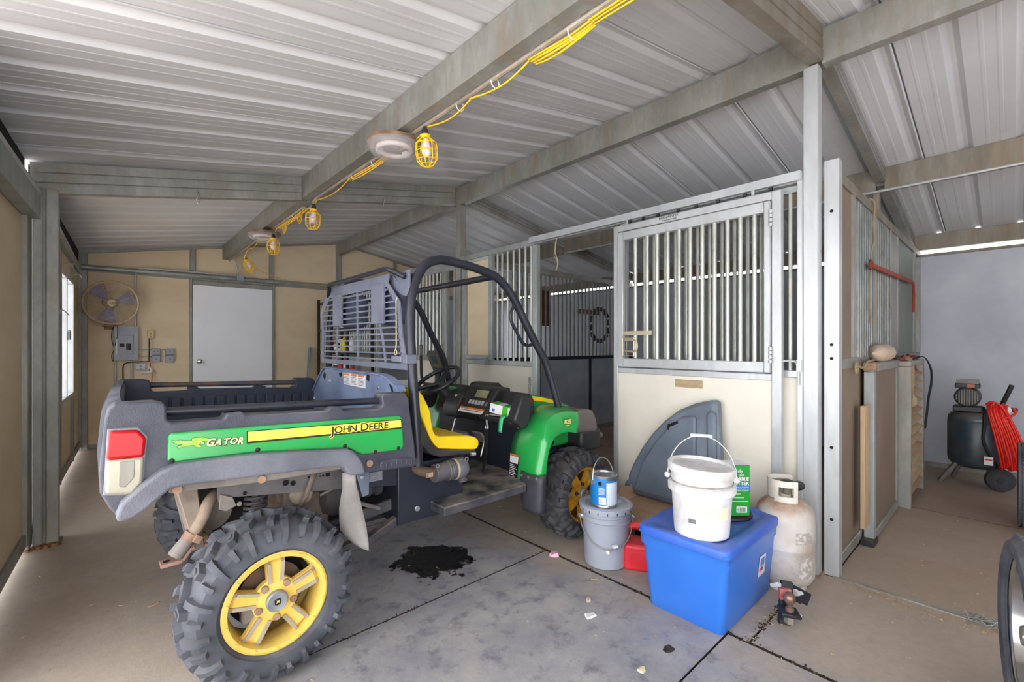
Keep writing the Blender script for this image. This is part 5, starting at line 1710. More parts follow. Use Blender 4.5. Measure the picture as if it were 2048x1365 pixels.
# ---- seats
yel = [(1.232, 1.105), (1.250, 1.112), (1.268, 1.10), (1.290, 1.072), (1.318, 1.022), (1.333, .985), (1.343, .92), (1.354, .875), (1.368, .855), (1.39, .846), (1.46, .838), (1.58, .824), (1.64, .808), (1.664, .785), (1.668, .76), (1.655, .740), (1.64, .734), (1.50, .757), (1.389, .777), (1.355, .808), (1.33, .85), (1.302, .912), (1.27, .985), (1.236, 1.05)]
blk = [(1.232, 1.03), (1.262, .985), (1.302, .905), (1.335, .835), (1.36, .803), (1.389, .775), (1.50, .755), (1.64, .734), (1.652, .725), (1.62, .711), (1.40, .727), (1.33, .755), (1.288, .81), (1.245, .95)]
def seat(y0, y1, dx=0):
    MB().prism([(p[0] + dx, p[1]) for p in yel], y0, y1, 'xz').build('seat_cushion', SEATY, veh, bev=.022, seg=4)
    MB().prism([(p[0] + dx, p[1]) for p in blk], y0 + .004, y1 - .004, 'xz').build('seat_shell', SEATB, veh, bev=.008, seg=2)
seat(2.12, 2.58)
seat(2.85, 3.31, .03)
MB().tube([(1.60, 2.115, .715), (1.63, 2.11, .713)], .012, 10).build('seat_latch', STEEL, veh)

# ---- under-seat box, floor pan, frame
MB().box(1.16, 1.576, 2.16, FAR - 2.16, .40, .712).build('under_seat_box', NAVYS, veh, bev=.006)
fp_ = MB().prism([(1.355, 2.02), (1.96, 2.02), (2.12, 2.22), (2.12, FAR - 2.22), (1.98, FAR - 2.02), (1.38, FAR - 2.02)], .438, .486, 'xy').build('floor_pan', mat('dirty_floor_pan', (46, 48, 60), (32, 34, 46), rough=.6, scale=8, dust=1, dustc=(150, 140, 130)), veh, bev=.006)
MB().box(2.09, 2.13, 2.24, FAR - 2.24, .44, .84).build('firewall', NAVYS, veh)
MB().obox((1.86, 2.62, .64), (.05, .16, .22), Matrix.Rotation(.35, 3, 'Y')).build('kick_panel', mat('scuffed_tunnel', (104, 106, 116), (70, 72, 82), rough=.6, scale=12), veh, bev=.02, seg=3)
MB().box(1.58, 1.80, 2.62, 2.84, .48, .62).build('centre_tunnel', NAVYS, veh, bev=.03, seg=3)
sf = [(.88, .775), (1.16, .765), (1.27, .735), (1.36, .53), (1.385, .49), (1.37, .45), (1.33, .43), (1.27, .425), (1.235, .47), (1.245, .52), (1.215, .60), (1.12, .615), (.96, .635), (.88, .66)]
MB().prism(sf, 2.175, 2.20, 'xz').build('side_frame', NAVYS, veh, bev=.004, seg=1)
MB().prism([(p[0] + .05, p[1]) for p in sf], FAR - 2.20, FAR - 2.175, 'xz').build('side_frame', NAVYS, veh, bev=.004, seg=1)
MB().lathe([(.020, -.004), (.020, -.012), (.012, -.016), (.012, -.022), (.001, -.022)], (1.275, 2.175, .465), 'y', 16).build('pivot_bolt', STEEL, veh)
dp = MB().prism([(1.0, .706), (1.078, .703), (1.078, .658), (1.0, .659)], 2.172, 2.175, 'xz').build('data_plate', PLATE, veh, smooth=0)
for i in range(4):
    MB().box(1.006, 1.055 - .006 * (i % 2), 2.1705, 2.172, .667 + i * .009, .670 + i * .009).build('plate_print', GREYINK, dp, smooth=0)
MB().lathe([(.02, -.002), (.02, .001)], (1.165, 2.173, .725), 'y', 16).build('frame_hole', DARK, veh)
arm = MB().bar((.66, 2.20, .34), (1.03, 2.20, .362), .05, .045).bar((1.02, 2.20, .362), (1.31, 2.20, .475), .05, .045)
arm.bar((.80, 2.32, .42), (1.20, 2.24, .50), .03, .06)
arm.build('trailing_arm', mat('dusty_black_arm', (60, 60, 66), (44, 44, 50), rough=.6, dust=.6), veh, bev=.008)
MB().tube([(1.30, FAR - 2.2, .47), (.70, FAR - 2.2, .34)], .03, 8).build('trailing_arm', NAVYS, veh)
MB().lathe([(.03, .99), (.046, 1.0), (.046, 1.05), (.05, 1.055), (.05, 1.075), (.046, 1.08), (.04, 1.10), (.052, 1.11), (.052, 1.135), (.03, 1.14)], (0, 2.33, .585), 'x', 18).build('drive_boot', RUBBERD, veh)
MB().obox((.955, 2.27, .60), (.035, .07, .12), Matrix.Rotation(.2, 3, 'Y')).build('bracket_tab', DUSTM, veh, bev=.008)
MB().bar((.98, 2.24, .545), (1.10, 2.25, .485), .03, .02).build('link_bar', DUSTM, veh, bev=.004)
wf_ = MB()
for i in range(6):
    wf_.bar((1.00 + .035 * i, 2.62, .56), (1.12 + .035 * i, 2.62, .70), .006, .008)
wf_.build('belly_grille', GALVD, veh)
# air cleaner
AC = (2.115, .650)
MB().lathe([(.045, 1.345), (.050, 1.35), (.050, 1.43), (.056, 1.435), (.052, 1.442), (.056, 1.449), (.052, 1.456), (.056, 1.463), (.052, 1.470), (.058, 1.475)], (0, AC[0], AC[1]), 'x', 28).build('air_cleaner_body', mat('worn_filter_plastic', (86, 86, 92), (62, 62, 68), rough=.55, scale=9, dust=.4), veh)
MB().lathe([(.059, 1.475), (.060, 1.482), (.059, 1.488)], (0, AC[0], AC[1]), 'x', 28).build('clamp_band', mat('tan_band', (190, 170, 140)), veh)
ac = MB().lathe([(.056, 1.488), (.060, 1.50), (.058, 1.54), (.048, 1.555), (.01, 1.56)], (0, AC[0], AC[1]), 'x', 28).build('air_cleaner_cap', mat('filter_cap_grey', (104, 104, 110), (84, 84, 90), rough=.5), veh)
MB().tube([(1.53, AC[0] - .01, .61), (1.535, AC[0] - .015, .575)], [.022, .028], 12).build('dust_valve', RUBBERD, ac)
for x, z in ((1.505, .695), (1.545, .70)):
    MB().tube(circ((x, AC[0] - .035, z), .011, 'y', 10), .0028, 5, True).build('spring_clip', STEEL, ac)
ih = MB().tube(smoothpts([(1.345, AC[0], .655), (1.32, AC[0] + .005, .66), (1.285, AC[0] + .025, .672), (1.26, AC[0] + .07, .69)], 4), .028, 14)
ih.build('intake_hose', mat('brown_hose', (104, 82, 64), (80, 62, 48), rough=.7, scale=20), veh)
MB().tube(circ((1.345, AC[0] - .045, .70), .009, 'y', 10), .003, 5, True).build('spring_clip', STEEL, veh)
hl = MB().box(1.285, 1.325, AC[0] - .0315, AC[0] - .028, .645, .67).build('hose_print', mat('hose_print_pale', (190, 170, 160), (120, 90, 76), scale=60), veh, smooth=0)
# rear frame plate and running gear
pl = MB().prism([(.37, .75), (.375, .685), (.41, .70), (.92, .628), (.94, .74)], 2.245, 2.255, 'xz').build('frame_plate', mat('dusty_frame_plate', (122, 116, 112), (88, 86, 90), rough=.75, scale=5, detail=8), veh)
for x, z, r in ((.638, .716, .014), (.669, .708, .012), (.472, .705, .008), (.738, .722, .005), (.792, .716, .004), (.806, .716, .005)):
    MB().lathe([(r, -.003), (r, .001)], (x, 2.246, z), 'y', 14).build('plate_hole', DARK, pl)
MB().box(.818, .838, 2.243, 2.246, .708, .726).build('plate_hole', DARK, pl)
MB().lathe([(.010, -.004), (.010, -.010), (.004, -.011)], (.45, 2.245, .665), 'y', 12).build('pivot_bolt', DUSTM, veh)
MB().prism([(.38, .72), (.425, .70), (.44, .66), (.40, .645), (.375, .66)], 2.235, 2.243, 'xz').build('hinge_tab', DUSTM, veh, bev=.002, seg=1)
def helix(c0, c1, r, turns, n=14):
    a, b_ = Vector(c0), Vector(c1)
    d = (b_ - a).normalized()
    u = d.cross(Vector((0, 1, 0))).normalized()
    v = d.cross(u)
    return [a + (b_ - a) * i / (turns * n) + (u * math.cos(2 * PI * i / n) + v * math.sin(2 * PI * i / n)) * r for i in range(turns * n + 1)]
MB().tube(helix((.535, 2.32, .685), (.515, 2.30, .43), .043, 12), .0078, 7).build('shock_spring', mat('spring_black', (62, 64, 74), (46, 48, 58), rough=.5, dust=.3), veh, smooth=60)
MB().tube([(.535, 2.32, .70), (.512, 2.30, .40)], .018, 12).build('shock_body', DUSTM, veh)
sh = [(.245, .74), (.27, .755), (.40, .75), (.415, .70), (.42, .48), (.33, .44), (.30, .46)]
MB().prism(sh, 2.62, 2.64, 'xz').build('heat_shield', DUSTM, veh, bev=.004)
MB().prism([(.24, .745), (.31, .745), (.335, .49), (.30, .49)], 2.30, 2.62, 'xz').build('heat_shield', mat('rusty_tan_shield', (150, 138, 126), (112, 98, 88), rough=.75, scale=7), veh, bev=.003, seg=1)
MB().lathe([(.082, 2.42), (.088, 2.43), (.088, 2.60), (.08, 2.61)], (.375, 0, .60), 'y', 32).build('muffler', mat('dusty_muffler', (158, 146, 132), (122, 112, 102), rough=.7, scale=9, detail=8), veh)
ep = smoothpts([(.405, 2.40, .685), (.372, 2.34, .692), (.345, 2.30, .672), (.328, 2.29, .63), (.305, 2.29, .585), (.282, 2.29, .553)], 4)
MB().tube(ep, .0235, 14).build('exhaust_pipe', mat('tan_exhaust_pipe', (160, 140, 122), (132, 112, 96), rough=.75, scale=14, detail=8), veh)
MB().tube([(.292, 2.29, .568), (.275, 2.29, .545)], .029, 14).build('pipe_clamp', RUSTY, veh)
MB().obox((.305, 2.262, .548), (.03, .02, .03), Matrix.Rotation(.6, 3, 'Y')).build('clamp_bolt', RUSTY, veh, bev=.003)
tip = MB().tube([(.280, 2.29, .551), (.255, 2.29, .520), (.232, 2.29, .49)], [.026, .029, .030], 16).build('exhaust_tip', DUSTM, veh)
MB().box(.66, .90, 2.40, 2.90, .40, .60).build('gearcase', mat('tan_gearcase', (150, 132, 116), (116, 102, 92), rough=.8, scale=12), veh, bev=.03, seg=3)
gc = MB().lathe([(.03, 2.28), (.055, 2.29), (.055, 2.40)], (.725, 0, .63), 'y', 16)
gc.box(.66, .78, 2.36, 2.50, .56, .69)
gc.build('gear_housing', mat('tan_casting', (176, 158, 140), (140, 124, 108), rough=.8, scale=14), veh, bev=.012)
MB().lathe([(.05, .84), (.10, .86), (.12, .92), (.12, 1.0), (.05, 1.02)], (0, 2.45, .56), 'x', 24).build('clutch_cover', mat('dusty_black_cover', (84, 80, 80), (60, 58, 60), rough=.7, dust=.4), veh)
MB().tube(smoothpts([(.755, 2.22, .735), (.735, 2.21, .70), (.715, 2.22, .64), (.70, 2.25, .585)], 4), .012, 8).build('brake_hose', mat('dusty_hose', (128, 112, 98), (98, 84, 74), rough=.8, scale=20), veh)
MB().tube([(.80, 2.27, .615), (.93, 2.25, .665)], .006, 6).build('control_cable', DUSTM, veh)
MB().tube([(.53, 2.20, .325), (.60, 2.4, .38), (.66, 2.6, .42)], .026, 10).build('axle_shaft', RUBBERD, veh)
MB().tube([(.57, FAR - 2.20, .325), (.66, 2.8, .42)], .026, 10).build('axle_shaft', RUBBERD, veh)
MB().bar((.50, 2.22, .42), (.95, 2.30, .42), .04, .05).bar((.45, 2.22, .38), (.55, 2.7, .36), .04, .04).build('lower_arm', NAVYS, veh, bev=.006)
ht = MB().bar((.55, 2.70, .365), (.33, 2.70, .36), .07, .016).bar((.335, 2.70, .362), (.295, 2.70, .312), .07, .016)
ht.bar((.30, 2.70, .314), (.215, 2.70, .313), .075, .016)
hit = ht.build('hitch_tongue', mat('rusty_pink_steel', (170, 132, 118), (128, 96, 86), rough=.8, scale=14), veh, bev=.003)
MB().lathe([(.014, 0), (.014, .010)], (.24, 2.70, .3135), 'z', 16).build('hitch_hole', DARK, hit)
fl2 = [(.825, .766), (.833, .691), (.820, .583), (.822, .49), (.86, .445), (.922, .399), (.928, .44), (.925, .50), (.912, .58), (.894, .651), (.872, .72), (.862, .765)]
rows = []
for z in [.766, .72, .69, .65, .60, .55, .50, .46, .43]:
    def ed(side_):
        pts = [(.825, .766), (.833, .691), (.820, .583), (.822, .49), (.875, .43)] if side_ == 0 else [(.866, .766), (.872, .72), (.894, .651), (.912, .58), (.925, .50), (.927, .43)]
        for a, b_ in zip(pts, pts[1:]):
            if b_[1] <= z <= a[1]:
                f = (a[1] - z) / (a[1] - b_[1])
                return a[0] + (b_[0] - a[0]) * f
        return pts[-1][0]
    a, b_ = ed(0), ed(1)
    tw = (z - .766) * .02
    rows.append([(a + (b_ - a) * u, 2.005 + .05 * (1 - u) * (1 + 0) + .03 * math.sin(PI * (z - .43) / .336), z) for u in (0, .33, .66, 1)])
rows.append([(.9, 2.02, .41), (.91, 2.01, .405), (.92, 2.005, .40), (.926, 2.0, .398)])
MB().grid(rows).build('mud_flap', mat('dusty_grey_flap', (154, 149, 144), (130, 124, 120), rough=.7, scale=5), veh, smooth=60, solid=.006)
MB().prism([(.862, .77), (.925, .768), (.922, .66), (.893, .655)], 1.99, 1.998, 'xz').build('flap_bracket', mat('blue_grey_bracket', (94, 102, 118), (78, 86, 102), rough=.5), veh, bev=.002, seg=1)
MB().lathe([(.009, -.003), (.008, -.009), (.001, -.01)], (.885, 1.99, .748), 'y', 12).build('bolt_head', STEEL, veh)

# ---- dash, steering
DX = 2.0
dpf = [(2.00, .80), (2.02, .86), (2.05, .93), (2.075, 1.015), (2.09, 1.03), (2.13, 1.02), (2.16, .97), (2.16, .80)]
MB().prism(dpf, 2.145, FAR - 2.12, 'xz', [(p[0] + .12, p[1]) for p in dpf]).build('dash_body', BLACKP, veh, bev=.012, seg=2)
MB().prism([(1.925, .842), (1.92, .868), (1.955, .880), (2.08, .872), (2.08, .835)], 2.13, 2.45, 'xz').build('dash_shelf', BLACKP, veh, bev=.008)
MB().prism([(1.905, .872), (1.903, .885), (1.965, 1.020), (1.99, 1.032), (2.055, 1.012), (2.06, .98), (2.03, .86), (2.0, .823), (1.97, .825)], 2.065, 2.145, 'xz').build('dash_end', BLACKP, veh, bev=.012, seg=3)
MB().prism([(1.97, .872), (1.968, .885), (2.035, 1.020), (2.065, 1.030), (2.135, 1.010), (2.14, .98), (2.11, .86), (2.072, .823), (2.04, .825)], FAR - 2.165, FAR - 2.075, 'xz').build('dash_end', BLACKP, veh, bev=.012, seg=3)
MB().prism([(2.14, 1.0), (2.15, 1.045), (2.17, 1.062), (2.24, 1.062), (2.30, 1.02), (2.30, .98)], 2.60, 2.86, 'xz').build('dash_hood', BLACKP, veh, bev=.015, seg=3)
con = MB().prism([(1.965, .842), (1.955, .868), (1.985, .90), (2.075, 1.035), (2.10, 1.045), (2.20, 1.04), (2.2, .80), (2.02, .80)], 2.43, 2.76, 'xz').build('console', BLACKP, veh, bev=.012, seg=3)
cd = Vector((.09, 0, .135)).normalized()
cn_ = Vector((-.135, 0, .09)).normalized()
c0 = Vector((1.985, 0, .90)) + cn_ * .001
def cpt(u, y, d=0):
    p = c0 + cd * u + cn_ * d
    return (p.x, y, p.z)
def cq4(name, u0, u1, y0, y1, d, m, par, th=.003):
    return MB().add([cpt(u0, y0, d), cpt(u0, y1, d), cpt(u1, y1, d), cpt(u1, y0, d)], [(0, 1, 2, 3)]).build(name, m, par, smooth=0, solid=th)
cq4('display_frame', .075, .150, 2.48, 2.66, .001, mat('glossy_black', (24, 24, 28), rough=.12), con)
cq4('display', .083, .142, 2.50, 2.635, .003, LCDM, con)
for i in range(5):
    cq4('console_button', .026, .058, 2.50 + i * .036, 2.526 + i * .036, .003, mat('button_grey', (178, 180, 186)) if i == 0 else bpy.data.materials['button_grey'], con)
cq4('button_switch', .026, .055, 2.458, 2.478, .003, GREYINK, con)
wl_ = MB().add([(1.9835, 2.46, .897), (1.9835, 2.735, .897), (1.9535, 2.735, .867), (1.9535, 2.46, .867)], [(0, 1, 2, 3)]).build('warning_label', WHITE, con, smooth=0, solid=.003)
MB().add([(1.9815, 2.46, .8985), (1.9815, 2.735, .8985), (1.972, 2.735, .889), (1.972, 2.46, .889)], [(0, 1, 2, 3)]).build('label_header', ORANGE, wl_, smooth=0, solid=.003)
MB().add([(1.966, 2.48, .883), (1.966, 2.70, .883), (1.963, 2.70, .880), (1.963, 2.48, .880)], [(0, 1, 2, 3)]).build('label_print', INK, wl_, smooth=0, solid=.003)
SWC = Vector((1.965, 3.03, 1.07))
st_ = math.radians(31)
sn = Vector((-math.sin(st_), 0, math.cos(st_)))
su = Vector((math.cos(st_), 0, math.sin(st_)))
sv = Vector((0, 1, 0))
def swp(a, r, d=0): return SWC + (su * math.cos(a) + sv * math.sin(a)) * r + sn * d
MB().tube([swp(2 * PI * j / 40, .188) for j in range(40)], .017, 12, True).build('steering_wheel', TUBEB, veh, smooth=60)
sk = MB()
for a in (.35, 2.45, 4.4):
    sk.tube([swp(a, .175), swp(a, .10, -.012), swp(a, .0, -.035)], [.018, .017, .022], 10)
sk.build('wheel_spoke', TUBEB, veh)
MB().tube([SWC - sn * .02, SWC - sn * .06, SWC - sn * .10], [.04, .045, .05], 16).build('wheel_hub', BLACKP, veh)
MB().tube([SWC - sn * .08, SWC - sn * .2 + Vector((.05, 0, -.03)), (2.20, 3.03, .70)], [.05, .06, .05], 14).build('steering_column', BLACKP, veh)
MB().prism([(2.0, .80), (1.99, .87), (2.03, .95), (2.10, 1.0), (2.2, .99), (2.2, .78)], 2.80, 3.0, 'xz').build('switch_panel', BLACKP, veh, bev=.015)
MB().lathe([(.016, 0), (.016, -.006), (.008, -.008), (.008, -.014)], (2.045, 2.88, .955), 'x', 14).build('key_switch', STEEL, veh)
lv = MB().tube([(1.80, 3.15, .60), (1.83, 3.15, .78)], .014, 8).build('brake_lever', STEEL, veh)
MB().obox((1.83, 3.15, .80), (.05, .035, .03), Matrix.Rotation(-.4, 3, 'Y')).build('orange_grip', ORANGE, lv, bev=.008)
for y, x0 in ((2.42, 1.88), (2.78, 1.86)):
    MB().tube([(x0 + .10, y, .80), (x0 + .02, y - .02, .60)], .005, 6).build('pedal_rod', STEEL, veh)
MB().obox((1.99, 2.52, .70), (.10, .10, .015), Matrix.Rotation(.9, 3, 'Y')).build('pedal_plate', DUSTM, veh, bev=.004)

# ---- front end
outer = [(1.985, .45), (1.995, .54), (2.02, .62), (2.047, .706), (2.063, .80), (2.088, .866), (2.14, .90), (2.25, .912), (2.40, .893)]
inner = [(2.03, .43), (2.046, .52), (2.052, .61), (2.062, .69), (2.105, .78), (2.16, .85), (2.22, .905), (2.32, .922), (2.43, .905)]
arch = [(2.055, .50), (2.062, .56), (2.078, .657), (2.10, .71), (2.132, .753), (2.16, .77), (2.199, .781), (2.26, .784), (2.37, .762)]
lipi = [(2.055, .50), (2.064, .565), (2.08, .66), (2.103, .715), (2.135, .757), (2.163, .775), (2.20, .787), (2.26, .79), (2.37, .768)]
def fender(sgn, dx):
    def yq(y): return y if sgn > 0 else FAR - y
    n = len(outer)
    rows = []
    rows.append([(p[0] + dx, yq(2.04), p[1] + .012) for p in lipi])
    rows.append([(p[0] + dx, yq(1.952), p[1]) for p in arch])
    rows.append([((a[0] * .55 + b_[0] * .45) + dx - .004, yq(1.948), a[1] * .55 + b_[1] * .45 - .002) for a, b_ in zip(arch, outer)])
    rows.append([(p[0] + dx, yq(1.965), p[1]) for p in outer])
    for u, dm in ((.12, .010), (.35, .016), (.7, .012), (1.0, 0)):
        r = []
        for i, (a, b_) in enumerate(zip(outer, inner)):
            nx, nz = (-1, .1) if i < 4 else ((-.6, .8) if i < 6 else (0, 1))
            r.append((a[0] + (b_[0] - a[0]) * u + nx * dm + dx, yq(1.965 + .30 * u), a[1] + (b_[1] - a[1]) * u + nz * dm))
        rows.append(r)
    up = []
    for r in rows:
        up.append(smoothpts(r, 3))
    MB().grid(up).build('front_fender', GREEN, veh, smooth=50, solid=.006)
    return rows
frow = fender(1, 0)
fender(-1, .05)
def fsamp(i, u, off=.008):
    """point on the rear wall of the near fender: i along the height rows, u across"""
    i0 = min(int(i), len(outer) - 2)
    f = i - i0
    def P(j):
        a, b_ = outer[j], inner[j]
        dm = .016 * (1 - abs(u - .4))
        return Vector((a[0] + (b_[0] - a[0]) * u - dm, 1.965 + .30 * u, a[1] + (b_[1] - a[1]) * u))
    return P(i0) * (1 - f) + P(i0 + 1) * f + Vector((-off, 0, 0))
lg = []
for i in (.3, .8, 1.3, 1.8, 2.2):
    lg.append([fsamp(i, .98), fsamp(i, .80), fsamp(i, .62)])
lb_ = MB().grid(lg).build('fender_label', INK, veh, smooth=60)
lg2 = [[fsamp(i, .96, .0095), fsamp(i, .80, .0095), fsamp(i, .64, .0095)] for i in (1.55, 1.8, 2.05)]
MB().grid(lg2).build('label_picture', WHITE, lb_, smooth=60)
lg2 = [[fsamp(i, .98, .0095), fsamp(i, .80, .0095), fsamp(i, .62, .0095)] for i in (2.08, 2.2)]
MB().grid(lg2).build('label_header', ORANGE, lb_, smooth=60)
for j in range(9):
    i = .42 + j * .12
    MB().grid([[fsamp(i, .95, .0095), fsamp(i, .66 + .05 * (j % 3), .0095)], [fsamp(i + .05, .95, .0095), fsamp(i + .05, .66 + .05 * (j % 3), .0095)]]).build('label_print', WHITE, lb_, smooth=0)
t825 = Matrix.Rotation(.02, 4, 'Y') @ Matrix.Rotation(PI / 2, 4, 'X')
for m_, yq, of in ((mat('decal_brown', (92, 84, 20)), 1.9410, .004), (mat('decal_pale_yellow', (252, 236, 150)), 1.9400, .0012)):
    text('side_lettering', '825', .040, (2.222, yq, .838), m_, veh, t825, .0004, of, sx=1.15)
MB().box(2.236, 2.272, 1.9402, 1.9415, .822, .828).build('worn_decal', STRIPEY, veh, smooth=0)
cor = [(2.372, .755), (2.385, .83), (2.40, .895), (2.43, .908), (2.50, .905), (2.555, .892), (2.585, .855), (2.612, .785), (2.608, .75), (2.588, .738)]
MB().prism(cor, 1.965, 2.36, 'xz', ).build('headlamp_cover', mat('dusty_bumper_plastic', (100, 92, 90), (76, 70, 70), rough=.6, scale=5, dust=.6), veh, bev=.022, seg=4)
MB().prism([(p[0] + .05, p[1]) for p in cor], FAR - 2.36, FAR - 1.965, 'xz').build('headlamp_cover', BLACKP, veh, bev=.022, seg=3)
MB().prism([(2.16, 1.012), (2.28, .995), (2.45, .958), (2.62, .90), (2.74, .84), (2.80, .72), (2.80, .60), (2.2, .60)], 2.255, FAR - 2.255, 'xz').build('hood', GREEN, veh, bev=.02, seg=3)
MB().prism([(2.20, .998), (2.34, .974), (2.52, .930), (2.52, .908), (2.34, .947), (2.20, .968)], 2.246, 2.258, 'xz').build('hood_stripe', SEATY, veh, smooth=0)
MB().box(2.62, 2.86, 2.12, FAR - 2.12, .55, .72).build('front_bumper', BLACKP, veh, bev=.03, seg=3)
bt = MB().tube([(2.80, 2.28, .615), (2.95, 2.28, .615), (2.955, 2.28, .615), (3.03, 2.28, .612), (3.06, 2.28, .61)], [.018, .018, .024, .024, .026], 14).build('bumper_bar_end', DUSTM, veh)
MB().lathe([(.018, 0), (.018, .001)], (3.0605, 2.28, .61), 'x', 12).build('bar_end_hole', DARK, bt)
MB().tube([(2.38, 2.24, .80), (2.42, 2.26, .42)], .025, 10).build('front_shock', NAVYS, veh)
MB().tube(helix((2.385, 2.24, .76), (2.415, 2.255, .50), .038, 5), .008, 6).build('shock_spring', NAVYS, veh)
MB().box(2.2, 2.62, 2.30, FAR - 2.30, .36, .62).build('front_frame', NAVYS, veh, bev=.02)
MB().tube([(2.51, 2.2, .30), (2.45, 2.4, .40)], .025, 8).build('axle_shaft', RUBBERD, veh)
MB().tube([(2.55, FAR - 2.2, .30), (2.45, 3.0, .40)], .025, 8).build('axle_shaft', RUBBERD, veh)
MB().box(.42, 2.5, 2.42, FAR - 2.42, .36, .42).build('chassis_rail', NAVYS, veh)
# front mud guard with bolts
rows = []
for z, a, b_ in ((.548, 1.995, .0), (.50, 1.993, .0), (.44, 1.99, .0), (.38, 1.99, .004), (.335, 1.992, .012), (.312, 1.996, .03)):
    rows.append([(a + .055, 1.940, z), (a + .012, 1.925 + b_ * .5, z), (a - .008, 1.95, z), (a - .016, 2.01, z), (a - .012, 2.075, z), (a + .004, 2.11 - b_, z)])
MB().grid([smoothpts(r, 3) for r in rows]).build('front_mud_guard', mat('scuffed_black_guard', (52, 54, 66), (38, 40, 50), rough=.5, scale=6, detail=8, dust=.3, dustc=(150, 126, 106)), veh, smooth=60, solid=.006)
for y, z in ((2.085, .525), (2.02, .527), (1.955, .530), (2.10, .475)):
    MB().lathe([(.010, 0), (.009, -.006), (.001, -.008)], (1.978 + (.005 if y > 2.05 or y < 1.97 else 0), y, z), 'x', 12).build('bolt_head', STEEL, veh)

# ---- loose things in the cab
t = thing('medicine_carton', 'small white and green carton lying on the dash shelf', 'carton', (2.005, 2.285, .886))
rr = Matrix.Rotation(.35, 3, 'Z') @ Matrix.Rotation(.18, 3, 'X')
cc = Vector((2.005, 2.285, .918))
MB().obox(tuple(cc), (.10, .16, .062), rr).build('carton_body', WHITE, t, bev=.002, seg=1)
def mq(a, b_, cz_, s0, s1, nm, m_):
    pts = [cc + rr @ Vector(p) for p in ((a[0], a[1], cz_), (b_[0], a[1], cz_), (b_[0], b_[1], cz_), (a[0], b_[1], cz_))]
    MB().add([tuple(p) for p in pts], [(0, 1, 2, 3)]).build(nm, m_, t, smooth=0)
CG = mat('carton_bright_green', (70, 200, 50), rough=.4)
mq((-.05, .03), (.05, .075), .0316, 0, 0, 'green_band', CG)
mq((-.05, -.055), (.05, -.015), .0316, 0, 0, 'green_band', CG)
def mq2(x0, x1, y, z0, z1, nm, m_):
    pts = [cc + rr @ Vector(p) for p in ((-.0506, x0, z0), (-.0506, x1, z0), (-.0506, x1, z1), (-.0506, x0, z1))]
    MB().add([tuple(p) for p in pts], [(0, 1, 2, 3)]).build(nm, m_, t, smooth=0)
mq2(-.055, -.015, 0, -.028, .03, 'green_band', CG)
mq2(.04, .06, 0, -.02, .0, 'blue_mark', BLUEBIN)
o = MB().obox((2.03, 2.185, .915), (.05, .05, .07), Matrix.Rotation(.3, 3, 'Y')).build('blue_packet', mat('blue_foil', (30, 44, 190), (22, 34, 160), rough=.25), bev=.004)
tag(o, 'shiny blue packet beside the small carton on the dash shelf', 'packet')
o = MB().obox((1.985, 2.27, .884), (.09, .22, .008), Matrix.Rotation(.1, 3, 'Z')).build('papers', mat('folded_papers', (170, 160, 156), (140, 132, 130), rough=.8, scale=20), bev=.002, seg=1)
tag(o, 'folded grey papers under the small carton on the dash shelf', 'papers')
pts_ = [(1.93, 2.20, .895), (1.91, 2.20, .875), (1.908, 2.205, .84), (1.911, 2.215, .80), (1.916, 2.22, .785)]
rows = [[(p[0], p[1] - .018 - (.012 if i == 0 else 0), p[2]), (p[0] - .004, p[1], p[2]), (p[0], p[1] + .018, p[2])] for i, p in enumerate(pts_)]
o = MB().grid(rows).build('green_ribbon', mat('mint_ribbon', (70, 206, 136), (56, 186, 118), rough=.6), solid=.002, smooth=50)
tag(o, 'mint green ribbon tag hanging from the dash shelf', 'ribbon')
t = thing('webbing_lead', 'black webbing lead with metal snap hanging from the dash console', 'lead', (1.94, 2.37, .9))
MB().tube(smoothpts([(1.955, 2.385, .925), (1.94, 2.38, .905), (1.935, 2.375, .885)], 4), .018, 8).build('knot', STRAPB, t)
MB().tube(circ((1.932, 2.375, .866), .016, 'x', 14), .004, 6, True).tube([(1.93, 2.375, .85), (1.93, 2.373, .81)], [.008, .006], 8).tube(circ((1.93, 2.373, .795), .014, 'x', 12), .0045, 6, True).build('metal_snap', STEEL, t)
MB().bar((1.93, 2.373, .785), (1.92, 2.37, .60), .03, .004, (1, 0, 0)).bar((1.92, 2.37, .60), (1.90, 2.38, .50), .022, .004, (1, 0, 0)).build('webbing', STRAPB, t)
MB().tube([(1.935, 2.40, .79), (1.93, 2.40, .56)], .003, 5).build('thin_cord', STRAPB, t)


# ------------------------------------------------------------------ back wall equipment
FC = (.125, 7.74, 1.885)
t = thing('wall_fan', 'round wall fan with rusty wire guard and three blue blades', 'fan', (FC[0], 7.98, 1.885))
fn = Vector((.10, -1, -.10)).normalized()
fu = Vector((0, 0, 1)); fr = fn.cross(fu).normalized() * -1; fu = fr.cross(fn).normalized() * 1
if fu.z < 0: fu = -fu
def fp(a, r, d): return Vector(FC) + (fr * math.cos(a) + fu * math.sin(a)) * r + fn * d
gd = MB()
for i in range(21):
    r = .045 + (.262 - .045) * i / 20
    d = .055 * (1 - ((r - .04) / .24) ** 2)
    gd.tube([fp(2 * PI * j / 48, r, d) for j in range(48)], .0023, 5, True)
for i in range(4):
    a = .4 + i * PI / 4
    gd.tube([fp(a, -.265 + .53 * j / 10, .055 * (1 - abs(-.265 + .053 * j) ** 2 / .0576)) for j in range(11)], .003, 5)
gd.build('wire_guard', FANW, t, recalc=False)
gd = MB()
for i in range(10):
    r = .08 + .19 * i / 9
    gd.tube([fp(2 * PI * j / 36, r, -.14 + .02 * (r / .27)) for j in range(36)], .0016, 4, True)
for i in range(8):
    a = i * PI / 4
    gd.tube([fp(a, .02, -.14), fp(a, .268, -.12), fp(a, .274, -.05), fp(a, .272, .0)], .003, 5)
